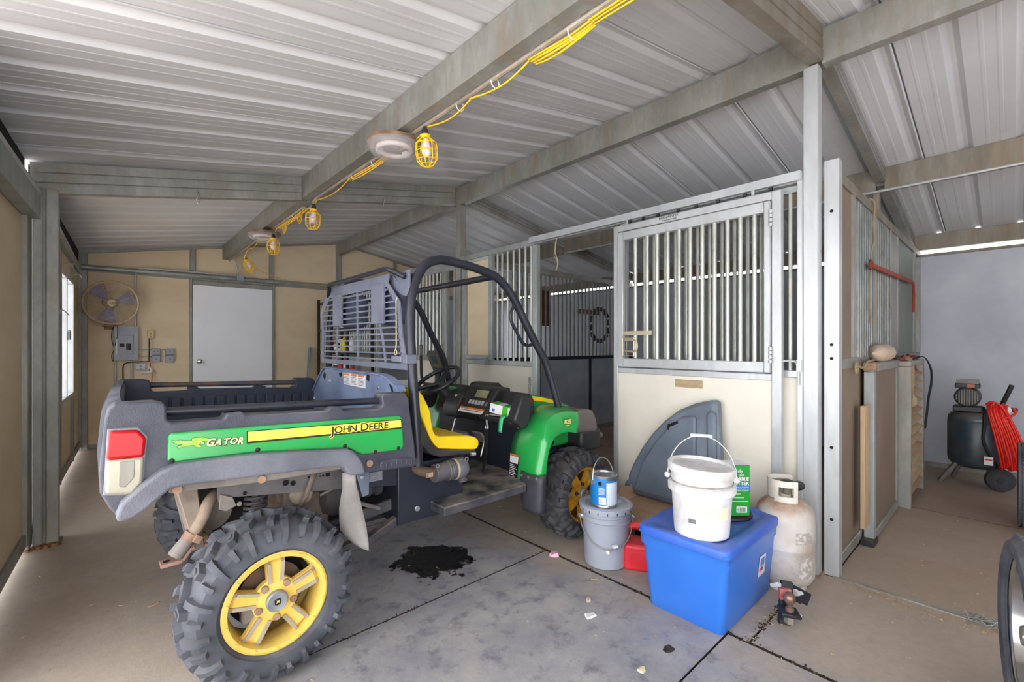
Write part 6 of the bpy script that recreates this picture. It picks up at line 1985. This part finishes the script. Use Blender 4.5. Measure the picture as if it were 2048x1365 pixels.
gd.build('rear_guard', FANW, t, recalc=False)
MB().tube([fp(2 * PI * j / 48, .272, 0) for j in range(48)], .010, 8, True).build('guard_ring', FANW, t)
MB().tube([fp(2 * PI * j / 48, .272, -.06) for j in range(48)], .006, 6, True).build('guard_ring', FANW, t)
for i in range(3):
    a0 = [2.25, .35, -1.75][i]
    rows = []
    for j in range(7):
        a = a0 - .42 + .84 * j / 6
        rows.append([fp(a + .12, .05, -.03 + .03 * (j / 6)), fp(a, .14, -.05 + .06 * j / 6), fp(a, .225, -.055 + .07 * j / 6), fp(a, .245, -.055 + .07 * j / 6)])
    MB().grid(rows).build('fan_blade', FANB, t, smooth=60, solid=.003)
MB().tube([fp(0, .0, -.20), fp(0, 0, -.03), fp(0, 0, -.02)], [.075, .075, .03], 20).build('motor', DUSTM, t)
MB().tube([fp(0, .0, .048), fp(0, 0, .062)], [.045, .04], 24).build('hub_badge', FANW, t)
text('hub_lettering', 'CD', .045, tuple(fp(0, 0, .0635) - fr * .028 - fu * .016), INK, t, Matrix((tuple(fr) + (0,), tuple(fu) + (0,), tuple(fn) + (0,), (0, 0, 0, 1))).transposed())
MB().box(.04, .19, 7.80, 8.0, 1.585, 1.605).box(.09, .15, 7.86, 7.90, 1.6, 1.9).box(.06, .18, 7.96, 8.0, 1.55, 1.72).build('bracket', RUSTY, t)

t = thing('breaker_panel', 'grey steel breaker panel on the back wall under the fan', 'electrical panel', (.276, 7.97, 1.37))
MB().box(.152, .402, 7.91, 8.0, 1.14, 1.60).build('panel_box', BOXG, t, bev=.004)
dr = MB().box(.178, .352, 7.898, 7.912, 1.225, 1.478).build('panel_door', BOXG, t, bev=.006)
MB().box(.176, .186, 7.892, 7.912, 1.218, 1.48).build('hinge_rail', GALVB, t)
MB().box(.208, .258, 7.895, 7.90, 1.322, 1.366).build('breaker_block', INK, dr)
mb = MB().box(.276, .328, 7.895, 7.90, 1.275, 1.366).build('breaker_block', INK, dr)
for i in range(3):
    MB().box(.281, .298, 7.890, 7.896, 1.285 + i * .028, 1.297 + i * .028).build('breaker_switch', GREYINK, dr)
for x in (.196, .372):
    MB().lathe([(.004, -.004), (.004, 0)], (x, 7.911, 1.37), 'y', 8).build('screw', STEEL, t)
def wbox(name, x0, x1, z0, z1, m, label, cat, marks=(), d=.045):
    t = thing(name, label, cat, ((x0 + x1) / 2, 8.0, (z0 + z1) / 2))
    MB().box(x0, x1, 8.0 - d, 8.0, z0, z1).build('box_body', m, t, bev=.008, seg=2)
    for mx, mz in marks:
        MB().box(mx - .006, mx + .006, 8.0 - d - .003, 8.0 - d + .001, mz - .010, mz + .010).build('socket_slot', GREYINK, t)
    return t
wbox('outlet_box', .50, .575, 1.435, 1.553, BOXC, 'cream electrical box on the wall above the grey outlets', 'electrical box', ((.537, 1.50), (.537, 1.46)))
wbox('outlet_box', .546, .642, 1.207, 1.301, BOXG, 'upper left grey outlet box of the square of four', 'electrical box', ((.575, 1.255), (.61, 1.255)), .05)
wbox('outlet_box', .546, .642, 1.108, 1.204, BOXG, 'lower left grey outlet box of the square of four', 'electrical box', ((.596, 1.15),), .05)
wbox('outlet_box', .697, .795, 1.207, 1.30, BOXG, 'upper right grey outlet box of the square of four', 'electrical box', ((.75, 1.26),), .05)
wbox('outlet_box', .697, .795, 1.100, 1.204, BOXG, 'lower right grey outlet box of the square of four', 'electrical box', ((.745, 1.15), (.76, 1.14)), .05)
wbox('switch_box', .377, .482, 1.005, 1.10, mat('pale_switch_plastic', (196, 204, 216), rough=.4), 'pale switch box low on the back wall beside the vertical conduits', 'electrical box', ((.43, 1.055), (.43, 1.02)), .05)
def pipe_(name, pts, r, m, label, cat='conduit'):
    return tag(MB().tube(pts, r, 10).build(name, m), label, cat)
pipe_('conduit_pipe', smoothpts([(.377, 7.97, 1.60), (.377, 7.97, 1.9), (.377, 7.97, 2.2), (.378, 7.965, 2.30), (.40, 7.955, 2.365), (.46, 7.935, 2.385), (.6, 7.93, 2.392), (1.54, 7.93, 2.405)], 5), .0125, GALVB, 'bent steel conduit rising from the breaker panel and along the girt')
pipe_('conduit_pipe', [(.172, 7.97, 1.14), (.172, 7.97, .02)], .012, GALVB, 'left one of two steel conduits dropping from the breaker panel')
pipe_('conduit_pipe', [(.335, 7.97, 1.14), (.335, 7.97, .02)], .0125, GALVB, 'right one of two steel conduits dropping from the breaker panel')
pipe_('conduit_pipe', [(.40, 7.975, 1.284), (.70, 7.975, 1.284)], .007, GALVB, 'upper short horizontal conduit between breaker panel and outlet boxes')
pipe_('conduit_pipe', [(.40, 7.975, 1.188), (.70, 7.975, 1.188)], .007, GALVB, 'lower short horizontal conduit between breaker panel and outlet boxes')
t = thing('junction_box', 'small grey junction box on the girt above the white door', 'electrical box', (1.60, 7.95, 2.37))
MB().box(1.555, 1.645, 7.885, 7.97, 2.325, 2.41).build('box_body', BOXG, t, bev=.004)
MB().tube([(1.52, 7.93, 2.65), (1.555, 7.93, 2.55), (1.575, 7.93, 2.41)], .012, 8).build('riser_pipe', GALVB, t)
pipe_('black_cable', smoothpts([(.517, 7.94, 1.434), (.518, 7.93, 1.30), (.515, 7.94, 1.17), (.51, 7.93, 1.125), (.42, 7.95, 1.118), (.30, 7.96, 1.11), (.25, 7.965, 1.07), (.247, 7.965, .9), (.247, 7.965, .6)], 5), .007, CABLEB, 'black cable looping from the cream box down the back wall', 'cable')
pipe_('black_cable', smoothpts([(.20, 7.9, 1.60), (.15, 7.93, 1.58), (.13, 7.94, 1.45), (.155, 7.93, 1.3), (.132, 7.94, 1.2), (.15, 7.93, 1.135), (.158, 7.92, 1.3), (.185, 7.89, 1.45), (.19, 7.88, 1.59)], 5), .004, CABLEB, 'thin black cable looping from the fan down beside the breaker panel', 'cable')
pipe_('orange_cord', smoothpts([(.522, 7.94, 1.144), (.53, 7.93, 1.05), (.52, 7.94, 1.0), (.55, 7.94, .95), (.545, 7.95, .80), (.55, 7.95, .5)], 5), .006, mat('orange_cable', (236, 96, 60), rough=.5), 'orange extension cord hanging from the outlet boxes', 'cord')
o = MB().tube(smoothpts([(.50, 7.93, 1.06), (.54, 7.92, 1.01), (.53, 7.925, .975), (.44, 7.93, .97)], 4), [.016] * 13, 8).build('cord_plug', OFFW)
tag(o, 'pale cord connector dangling with a black plug end beside the switch box', 'plug')

# shelf rack with bottles
RX0, RX1, RY0, RY1 = 2.70, 3.09, 6.55, 7.72
t = thing('shelf_rack', 'black steel shelf rack in the back corner behind the vehicle screen', 'shelf', (2.8, 7.1, 0))
for x in (RX0, RX1):
    for y in (RY0, RY1):
        MB().box(x - .018, x + .018, y - .018, y + .018, 0, 2.09).build('upright', BLACKP, t)
SH = [.45, .86, 1.24, 1.60, 2.04]
for z in SH:
    MB().box(RX0, RX1, RY0, RY1, z - .03, z).build('shelf_board', BLACKP, t, bev=.003, seg=1)
def bottle(name, x, y, z, r, h, m, capm, label, kind='bottle'):
    t = thing(name, label, kind, (x, y, z), 'supplies on the black shelf rack')
    if name == 'bottle':
        MB().lathe([(r * .92, 0), (r, .01), (r, h * .6), (r * .8, h * .72), (r * .35, h * .82), (r * .35, h * .88)], (x, y, z), 'z', 16).build('bottle_body', m, t)
        MB().lathe([(r * .42, h * .87), (r * .42, h), (.001, h)], (x, y, z), 'z', 12).build('cap', capm, t)
    elif name == 'tin':
        MB().lathe([(r, 0), (r * 1.03, .004), (r, .01), (r, h - .01), (r * 1.03, h - .005), (r * .95, h), (.001, h - .004)], (x, y, z), 'z', 18).build('tin_body', m, t)
        arc_label('wrap_label', capm, t, (x, y), r * 1.01, z + h * .2, z + h * .75, 2.4, 5.2)
    else:
        MB().box(x - r, x + r, y - r, y + r, z, z + h).build('carton_body', m, t, bev=.004, seg=1)
        MB().box(x - r * 1.01, x - r * .99, y - r * .7, y + r * .7, z + h * .3, z + h * .7).build('carton_label', capm, t, smooth=0)
YB = mat('yellow_bottle', (246, 226, 30), rough=.35); MAG = mat('magenta_plastic', (190, 50, 130), rough=.4)
items = [('bottle', 2.70, 6.95, 1.24, .055, .26, YB, MAG, 'yellow bottle with magenta cap on the middle shelf of the rack'),
         ('bottle', 2.72, 6.72, 1.24, .05, .25, WHITE, GREYINK, 'white bottle nearest the stall end of the rack middle shelf'),
         ('carton', 2.74, 7.12, 1.24, .06, .20, WHITE, INK, 'white carton behind the yellow bottle on the rack'),
         ('tin', 2.72, 7.30, 1.24, .05, .16, REDP, WHITE, 'red tin on the middle shelf of the black rack'),
         ('bottle', 2.70, 7.50, 1.24, .045, .28, BLACKP, WHITE, 'black bottle on the middle shelf of the black rack'),
         ('carton', 2.74, 6.80, 1.60, .07, .14, CLOTHW, WHITE, 'pale carton on the upper shelf of the black rack'),
         ('bottle', 2.72, 7.02, 1.60, .05, .20, WHITE, PINK, 'white bottle with pink cap on the upper rack shelf'),
         ('carton', 2.76, 7.28, 1.60, .09, .10, WHITE, GREYINK, 'low white carton on the upper shelf of the rack'),
         ('carton', 2.74, 7.52, 1.60, .08, .24, NAVYP, WHITE, 'dark blue carton at the wall end of the upper shelf'),
         ('tin', 2.70, 6.70, .86, .06, .20, STEEL, REDP, 'steel tin with red wrap on the low rack shelf'),
         ('bottle', 2.72, 6.90, .86, .055, .30, OFFW, INK, 'off white bottle on the low shelf of the rack'),
         ('carton', 2.74, 7.08, .86, .07, .18, REDP, WHITE, 'red carton on the low shelf of the black rack'),
         ('tin', 2.72, 7.28, .86, .06, .22, OFFW, BLACKP, 'white tin on the low shelf of the black rack'),
         ('bottle', 2.70, 7.46, .86, .05, .32, WHITE, YB, 'tall white bottle with yellow cap on the low shelf'),
         ('bottle', 2.66, 6.98, 1.24, .0, 0, None, None, '')]
for it in items[:-1]:
    bottle(it[0], it[1] + .12, *it[2:], kind=it[0])
t = thing('red_flashlight', 'red cylinder hanging from the top of the black shelf rack', 'torch', (2.85, 6.75, 1.9))
MB().lathe([(.03, 1.80), (.035, 1.82), (.035, 1.97), (.012, 1.99), (.008, 2.01)], (2.85, 6.75, 0), 'z', 14).build('torch_body', REDP, t)
o = MB().bar((2.50, 7.72, .02), (2.63, 7.95, 1.30), .10, .02, (1, 0, 0)).build('leaning_board', mat('pale_blue_board', (130, 152, 172), (112, 134, 154), rough=.5), bev=.003)
tag(o, 'narrow pale blue board leaning against the back wall beside the rack', 'board')

# ------------------------------------------------------------------ lamps under the purlin
PZ = lambda y: roofz(1.38, y) - .20
CX = 1.45
def cage(y, ztop, label, tilt=(0, 0)):
    t = thing('caged_work_light', label, 'work light', (CX, y, ztop), 'yellow caged lights on the cable string')
    rot = Matrix.Rotation(tilt[0], 3, 'X') @ Matrix.Rotation(tilt[1], 3, 'Y')
    def q(p): return Vector((CX, y, ztop)) + rot @ Vector(p)
    c = MB()
    prof = [(.030, -.055), (.062, -.085), (.066, -.13), (.060, -.18), (.036, -.212), (.0, -.222)]
    for i in range(8):
        a = i * PI / 4
        c.tube([q((r * math.cos(a), r * math.sin(a), z)) for r, z in prof], .0032, 5)
    for r, z in ((.062, -.085), (.066, -.13), (.061, -.178), (.03, -.055)):
        c.tube([q((r * math.cos(j * PI / 10), r * math.sin(j * PI / 10), z)) for j in range(20)], .0032, 5, True)
    c.build('wire_cage', CABLEY, t, recalc=False)
    pr = [(.018, -.06), (.020, -.075), (.030, -.105), (.032, -.125), (.026, -.15), (.012, -.163), (.001, -.165)]
    MB().add(*_rev(pr, q)).build('light_bulb', BULB, t, smooth=60)
    MB().add(*_rev([(.03, -.055), (.031, -.035), (.022, -.03)], q)).build('cage_collar', CABLEY, t)
    MB().add(*_rev([(.02, -.045), (.022, -.02), (.016, .0), (.012, .012), (.001, .012)], q)).build('lamp_socket', BLACKP, t)
    return t
def _rev(prof, q, n=14):
    vs = [q((r * math.cos(2 * PI * j / n), r * math.sin(2 * PI * j / n), z)) for r, z in prof for j in range(n)]
    fs = [(i * n + j, i * n + (j + 1) % n, (i + 1) * n + (j + 1) % n, (i + 1) * n + j) for i in range(len(prof) - 1) for j in range(n)]
    fs += [tuple(range(n)), tuple((len(prof) - 1) * n + j for j in range(n))]
    return vs, fs
cage(2.37, 2.645, 'nearest yellow caged work light hanging beside the larger round lamp', (.05, -.12))
cage(4.27, 2.615, 'second yellow caged work light hanging just past the long rafter', (0, .05))
cage(5.55, 2.575, 'third yellow caged work light hanging beside the far round lamp', (0, .0))
cage(6.85, 2.50, 'last yellow caged work light tilted at the purlin end by the back wall', (-.5, -.3))
def round_lamp(y, label):
    z = PZ(y)
    t = thing('round_ceiling_lamp', label, 'ceiling lamp', (1.41, y, z), 'round lamps under the purlin')
    c = (1.41, y, 0)
    MB().lathe([(.05, z - .002), (.10, z - .02), (.165, z - .035), (.172, z - .055), (.165, z - .06), (.001, z - .05)], c, 'z', 36, cap=False).build('lamp_housing', mat('rusty_lamp_pan', (160, 130, 106), (120, 92, 72), rough=.6, scale=14), t)
    MB().lathe([(.166, z - .055), (.172, z - .062), (.168, z - .085), (.14, z - .12), (.09, z - .143), (.001, z - .15)], c, 'z', 36, cap=False).build('glass_bowl', GLASS, t, smooth=60)
    MB().tube(circ((1.41, y, z - .085), .105, 'z', 30), .015, 10, True).build('ring_tube', BULB, t)
    for a in (.3, 2.2):
        MB().obox((1.41 + .105 * math.cos(a), y + .105 * math.sin(a), z - .08), (.05, .035, .034), Matrix.Rotation(a + PI / 2, 3, 'Z')).build('tube_holder', WHITE, t, bev=.004)
    return t
round_lamp(2.67, 'near round fluorescent ceiling lamp with dusty glass bowl')
round_lamp(5.75, 'far round fluorescent ceiling lamp with dusty glass bowl')
def seg(a, b, n): return [a + (b - a) * i / n for i in range(n + 1)]
cp = MB()
pts = [(1.462, y, PZ(y) - .012) for y in seg(-3, 4.25, 10)] + [(1.47, 4.33, PZ(4.3) - .02), (1.48, 4.36, PZ(4.3) - .045), (1.48, 4.5, PZ(4.3) - .045), (1.47, 4.54, PZ(4.5) - .02)] + [(1.462, y, PZ(y) - .012) for y in seg(4.6, 7.93, 5)]
o = cp.tube(pts, .0125, 8).build('conduit_pipe', mat('dusty_conduit', (176, 166, 150), (150, 138, 122), rough=.5, metal=.3))
tag(o, 'dusty steel conduit strapped along the bottom of the left purlin', 'conduit')
mb = MB()
runs = [(-.6, 1.15, 3), (1.15, 1.5, 4), (1.5, 1.95, 1), (1.95, 2.37, 1), (2.37, 2.9, 1), (2.9, 3.55, 3), (3.55, 4.27, 1), (4.27, 4.6, 1), (4.6, 5.5, 3), (5.5, 5.9, 1), (5.9, 6.35, 3), (6.35, 6.85, 1)]
for a, b, k in runs:
    for j in range(k):
        pts = []
        for i, y in enumerate(seg(a, b, 8)):
            u = i / 8
            sag = .012 + .030 * (j + (1 if k == 1 else .3)) / max(k, 1) * math.sin(PI * u)
            pts.append((1.475 + .012 * j + .006 * math.sin(5 * u + j), y, PZ(y) - .012 - sag))
        mb.tube(smoothpts(pts, 2), .0048, 6)
for y0 in (4.75, 5.25):
    mb.tube(circ((1.48, y0, PZ(y0) - .075), .055, 'x', 20), .0048, 6, True)
    mb.tube(circ((1.49, y0 + .06, PZ(y0) - .06), .04, 'x', 20), .0048, 6, True)
mb.tube(smoothpts([(1.475, 6.80, PZ(6.8) - .03), (1.45, 6.85, 2.46), (1.75, 7.1, 2.36), (2.1, 7.4, 2.33), (2.5, 7.75, 2.345), (2.95, 7.93, 2.36)], 6), .0048, 6)
o = mb.build('yellow_light_cable', CABLEY, smooth=60, recalc=False)
tag(o, 'yellow light string cable tied in loops along the left purlin', 'cable')
TIES = ['nearest white cable tie on the bundled yellow cable', 'white cable tie closest before the near round lamp pair on the cable bundle end', 'white cable tie on the single bare stretch of yellow cable', 'white cable tie just above the nearest caged work light', 'white cable tie on the bundle just past the near round lamp', 'white cable tie on the bundle nearer the long rafter', 'white cable tie at the cable loops beyond the long rafter']
for i, y in enumerate((.9, 1.25, 1.75, 2.05, 3.1, 3.45, 4.9)):
    o = MB().tube(circ((1.478, y, PZ(y) - .022), .026, 'y', 12), .0028, 5, True).build('cable_tie', WHITE)
    tag(o, TIES[i], 'cable tie', 'white cable ties along the purlin')
for x, lab in ((.59, 'left snap hook hanging from the long rafter'), (2.18, 'right snap hook hanging from the long rafter')):
    z = roofz(x, 4.36) - .20
    t = thing('snap_hook', lab, 'hook', (x, 4.36, z))
    MB().tube(smoothpts([(x, 4.37, z + .03), (x, 4.35, z - .01), (x + .012, 4.345, z - .045), (x, 4.345, z - .075), (x - .014, 4.345, z - .05), (x - .006, 4.345, z - .02)], 5), .004, 6).build('hook_body', STEEL, t)
    MB().tube(circ((x, 4.352, z + .005), .014, 'x', 12), .003, 5, True).build('eye_ring', STEEL, t)

# ------------------------------------------------------------------ exercise bike behind the vehicle
BX, BY = 2.65, 4.02
t = thing('exercise_bike', 'black exercise bike with a display console standing behind the vehicle steering wheel', 'exercise bike', (BX, BY, 0))
MB().box(BX - .55, BX - .45, BY - .25, BY + .25, 0, .06).box(BX + .30, BX + .40, BY - .25, BY + .25, 0, .06).bar((BX - .5, BY, .06), (BX + .35, BY, .06), .08, .06).build('base_frame', BLACKP, t, bev=.01)
MB().lathe([(.05, -.06), (.24, -.05), (.26, -.03), (.26, .03), (.24, .05), (.05, .06)], (BX + .12, BY, .36), 'y', 32).build('flywheel_cover', GREYP, t, smooth=40)
MB().tube([(BX + .02, BY, .55), (BX - .03, BY, .80), (BX - .0, BY + .05, 1.06)], [.045, .04, .035], 12).build('mast', NAVYS, t)
MB().tube([(BX - .25, BY, .25), (BX - .38, BY, .85)], .03, 10).build('seat_post', BLACKP, t)
MB().lathe([(.02, .85), (.12, .86), (.13, .89), (.10, .92), (.001, .925)], (BX - .40, BY, 0), 'z', 20).build('saddle', BLACKP, t, smooth=60)
rr = Matrix.Rotation(math.radians(-24), 3, 'Y')
cn = thing  # console leans back towards the rider
mb = MB().obox((BX + .02, BY + .08, 1.165), (.06, .26, .26), rr)
con = mb.build('console', GREYP, t, bev=.03, seg=3)
def cq(y, z, d=.032): return tuple(Vector((BX + .02, BY + .08, 1.165)) + rr @ Vector((-d, y, z)))
MB().add([cq(-.11, -.05), cq(.11, -.05), cq(.11, .11), cq(-.11, .11)], [(0, 1, 2, 3)]).build('console_face', mat('olive_console', (104, 98, 80), rough=.4), con, smooth=0, solid=.002)
MB().add([cq(-.045, .0, .034), cq(.045, .0, .034), cq(.045, .085, .034), cq(-.045, .085, .034)], [(0, 1, 2, 3)]).build('display', mat('teal_display', (64, 92, 96), rough=.2), con, smooth=0, solid=.002)
MB().add([cq(-.08, -.115), cq(.08, -.115), cq(.08, -.07), cq(-.08, -.07)], [(0, 1, 2, 3)]).build('keypad', GREYINK, con, smooth=0, solid=.003)
for s_ in (-1, 1):
    hb = MB().tube(smoothpts([(BX - .05, BY, .93), (BX - .08, BY + s_ * .14, .93), (BX - .10, BY + s_ * .205, .98), (BX - .10, BY + s_ * .225, 1.18), (BX - .12, BY + s_ * .19, 1.34)], 6), .0155, 10).build('handlebar', BLACKP, t)
    MB().tube([(BX - .105, BY + s_ * .215, 1.24), (BX - .12, BY + s_ * .19, 1.35)], .019, 10).build('hand_grip', DUSTM, hb)
t = thing('nested_white_buckets', 'nested white buckets standing behind the yellow seat near the exercise bike', 'bucket', (2.53, 4.62, 0))
MB().lathe([(.125, 0), (.14, .34), (.15, .35), (.15, .38), (.142, .385), (.145, .50), (.154, .51), (.154, .54), (.147, .545), (.15, .70), (.160, .71), (.160, .78), (.152, .785), (.152, .90), (.162, .905), (.162, .94), (.15, .94), (.14, .70), (.001, .70)], (2.53, 4.62, 0), 'z', 30, cap=False).build('bucket_stack', OFFW, t, smooth=30)

# ------------------------------------------------------------------ compressor bay
CPT = (6.25, .23)
t = thing('air_compressor', 'dark teal upright air compressor with dusty top by the grey wall', 'compressor', (CPT[0], CPT[1], 0))
r = .205
MB().lathe([(.02, .165), (.12, .175), (.175, .195), (.198, .225), (r, .26), (r, .60), (.202, .605), (.202, .612), (r, .618), (.198, .66), (.175, .695), (.12, .715), (.02, .722)], (CPT[0], CPT[1], 0), 'z', 44).build('tank_body', COMPT, t, smooth=40)
for y, x in ((.41, 6.14),):
    MB().bar((CPT[0] - .10, CPT[1] + .13, .22), (CPT[0] - .05, CPT[1] + .255, .0), .07, .03, (0, 1, 0)).build('foot', DUSTM, t, bev=.004)
MB().bar((CPT[0] + .14, CPT[1] + .1, .22), (CPT[0] + .22, CPT[1] + .18, .0), .06, .03, (0, 1, 0)).build('foot', DUSTM, t, bev=.004)
def small_wheel(c, R_, yaw, par):
    rot = Matrix.Rotation(yaw, 3, 'Z')
    ax = rot @ Vector((1, 0, 0))
    A_ = Matrix(((0, 0, 1), (0, 1, 0), (1, 0, 0)))
    AX = rot @ A_
    w = MB().lathe([(R_ * .72, -.022), (R_ * .95, -.024), (R_, -.012), (R_, .012), (R_ * .95, .024), (R_ * .72, .022)], c, AX, 32).build('wheel', RUBBERD, par, smooth=40)
    MB().lathe([(.012, -.03), (.02, -.028), (.03, -.012), (R_ * .68, -.004), (R_ * .70, -.022), (R_ * .76, -.023), (R_ * .76, .02), (.01, .02)], c, AX, 32).build('wheel_disc', NAVYP, w, smooth=30)
    sp = MB()
    for i in range(3):
        a = PI / 2 + i * 2 * PI / 3
        d = rot @ Vector((0, math.cos(a), math.sin(a)))
        sp.bar(Vector(c) + d * .015 - ax * .016, Vector(c) + d * R_ * .7 - ax * .012, .012, .012, tuple(ax))
    sp.build('wheel_spoke', DUSTM, w)
    return w
small_wheel((6.12, .075, .108), .105, .35, t)
MB().tube([(6.14, .08, .108), (6.45, .16, .108)], .012, 8).build('axle', DUSTM, t)
px_, py_ = 6.17, .285
MB().box(px_ - .09, px_ + .10, py_ - .10, py_ + .10, .715, .765).build('pump_base', BLACKP, t, bev=.008)
MB().lathe([(.05, -.13), (.085, -.12), (.092, -.10), (.092, .08), (.085, .10), (.04, .11)], (px_, py_, .855), 'x', 28).build('motor', BLACKP, t, smooth=40)
gl = MB()
for i in range(9):
    a = -.07 + i * .0175
    hh = (.075 ** 2 - a * a) ** .5
    gl.box(px_ - .136, px_ - .126, py_ + a - .004, py_ + a + .004, .855 - hh, .855 + hh)
gl.build('cooling_grille', DUSTM, t)
MB().box(px_ - .10, px_ + .06, py_ - .085, py_ + .085, .94, .985).build('pump_head', BLACKP, t, bev=.008)
fn_ = MB()
for i in range(4):
    fn_.box(px_ - .10, px_ + .06, py_ - .075, py_ + .075, .985 + i * .009, .990 + i * .009)
fn_.build('cooling_fin', GALVD, t)
MB().box(px_ - .1025, px_ - .10, py_ - .05, py_ + .0, .945, .978).build('badge', mat('copper_badge', (190, 110, 70), rough=.5), t)
MB().tube(smoothpts([(6.15, .19, .76), (6.07, .17, .74), (6.04, .17, .60), (6.04, .175, .45), (6.06, .12, .30), (6.10, .09, .24)], 6), .013, 8).build('drain_hose', CABLEB, t)
hn = MB().tube(smoothpts([(6.20, .08, .72), (6.16, .06, .80), (6.12, .02, .92), (6.11, .0, .985)], 5), .018, 10).build('handle', BLACKP, t)
rg = MB().lathe([(.025, 0), (.03, .005), (.03, .03), (.001, .032)], (6.10, .03, .76), Matrix(((0, 0, -1), (0, 1, 0), (1, 0, 0))), 16).build('pressure_gauge', WHITE, t)
MB().tube([(6.2, .06, .70), (6.12, .02, .76), (6.14, -.03, .76)], .02, 8).build('regulator', BLACKP, t)
ts = MB().box(6.035, 6.04, .115, .175, .245, .32).build('warning_tag', WHITE, t)
MB().box(6.0335, 6.035, .12, .17, .288, .30).build('tag_mark', REDP, ts, smooth=0)
mb = MB()
for i in range(11):
    o0 = .005 * i
    yy = .16 - .012 * i
    x0 = 6.04 - .006 * (i % 4)
    mb.tube(smoothpts([(x0 + .04, yy - .01, .79 + .012 * (i % 3)), (x0 - .01, yy - .015 + .004 * (i % 3), .74), (x0 - .015, yy - .05 - .006 * i * .5, .55), (x0 - .01, yy - .085 - .004 * i, .34 + .02 * (i % 3)), (x0 + .01, yy - .10 - .003 * i, .225 + .016 * (i % 4)), (x0 + .04, yy - .08, .24)], 5), .0095, 7)
mb.tube(smoothpts([(6.02, .16, .80), (5.99, .12, .83), (6.0, .06, .79), (6.02, -.0, .65), (6.05, -.05, .50)], 6), .0095, 7)
mb.tube(smoothpts([(6.03, .10, .72), (6.0, .03, .70), (6.03, -.02, .74), (6.05, -.01, .78)], 6), .0095, 7)
o = mb.build('red_air_hose', HOSER, smooth=60, recalc=False)
tag(o, 'bright red air hose looped over the side of the teal compressor', 'hose')


def road_wheel(c, yaw, label, R_=.335):
    t = thing('trailer_wheel', label, 'wheel', (c[0], c[1], 0))
    rot = Matrix.Rotation(yaw, 3, 'Z')
    AX = rot @ Matrix(((1, 0, 0), (0, 0, 1), (0, 1, 0)))
    w = .10
    prof = [(.258, w * .80), (.268, w * .95), (.29, w * 1.03), (.312, w * .98), (R_ - .008, w * .80), (R_ - .004, w * .50), (R_ - .014, w * .48), (R_ - .014, w * .42), (R_, w * .40), (R_, w * .05), (R_ - .012, w * .04)]
    prof = prof + [(q[0], -q[1]) for q in reversed(prof)]
    MB().lathe(prof, (c[0], c[1], R_), AX, 56, cap=False).build('tyre', RUBBER, t, smooth=30)
    tr = MB()
    for i in range(64):
        a = 2 * PI * i / 64
        for s_, q in ((1, .66), (-1, -.66)):
            p = AX @ Vector(((R_ - .002) * math.cos(a), (R_ - .002) * math.sin(a), w * q))
            tr.obox((c[0] + p.x, c[1] + p.y, R_ + p.z), (.016, w * .26, .012), rot @ Matrix.Rotation(-a + PI / 2, 3, 'Y'))
    tr.build('tread_blocks', RUBBER, t, smooth=0, recalc=False, kind='stuff')
    MB().lathe([(.259, w * .86), (.264, w * .84), (.258, w * .76), (.245, w * .70), (.236, w * .30), (.15, w * .22), (.10, w * .34), (.07, w * .50), (.04, w * .62), (.03, w * .80), (.001, w * .82)], (c[0], c[1], R_), AX, 48, cap=False).build('rim', CHROME, t, smooth=30)
    MB().lathe([(.259, -w * .82), (.24, -w * .7), (.18, w * .1), (.001, w * .1)], (c[0], c[1], R_), AX, 32, cap=False).build('rim_barrel', DUSTM, t)
    return t
road_wheel((2.395, -.10, 0), .13, 'wheel with chrome rim standing at the right edge near the floor strip')
road_wheel((5.10, -.13, 0), .0, 'farther dark tyre at the right edge beyond the chrome wheel', .31)


# lettering: turn the text outlines into meshes of their own
bpy.context.view_layer.update()
dg = bpy.context.evaluated_depsgraph_get()
for o in [q for q in bpy.data.objects if q.type == 'FONT']:
    me = bpy.data.meshes.new_from_object(o.evaluated_get(dg))
    me.name = o.name
    nm = o.name
    par, mx = o.parent, o.matrix_local.copy()
    bpy.data.objects.remove(o)
    n_ = bpy.data.objects.new(nm, me)
    COL.objects.link(n_)
    n_.parent = par
    n_.matrix_local = mx
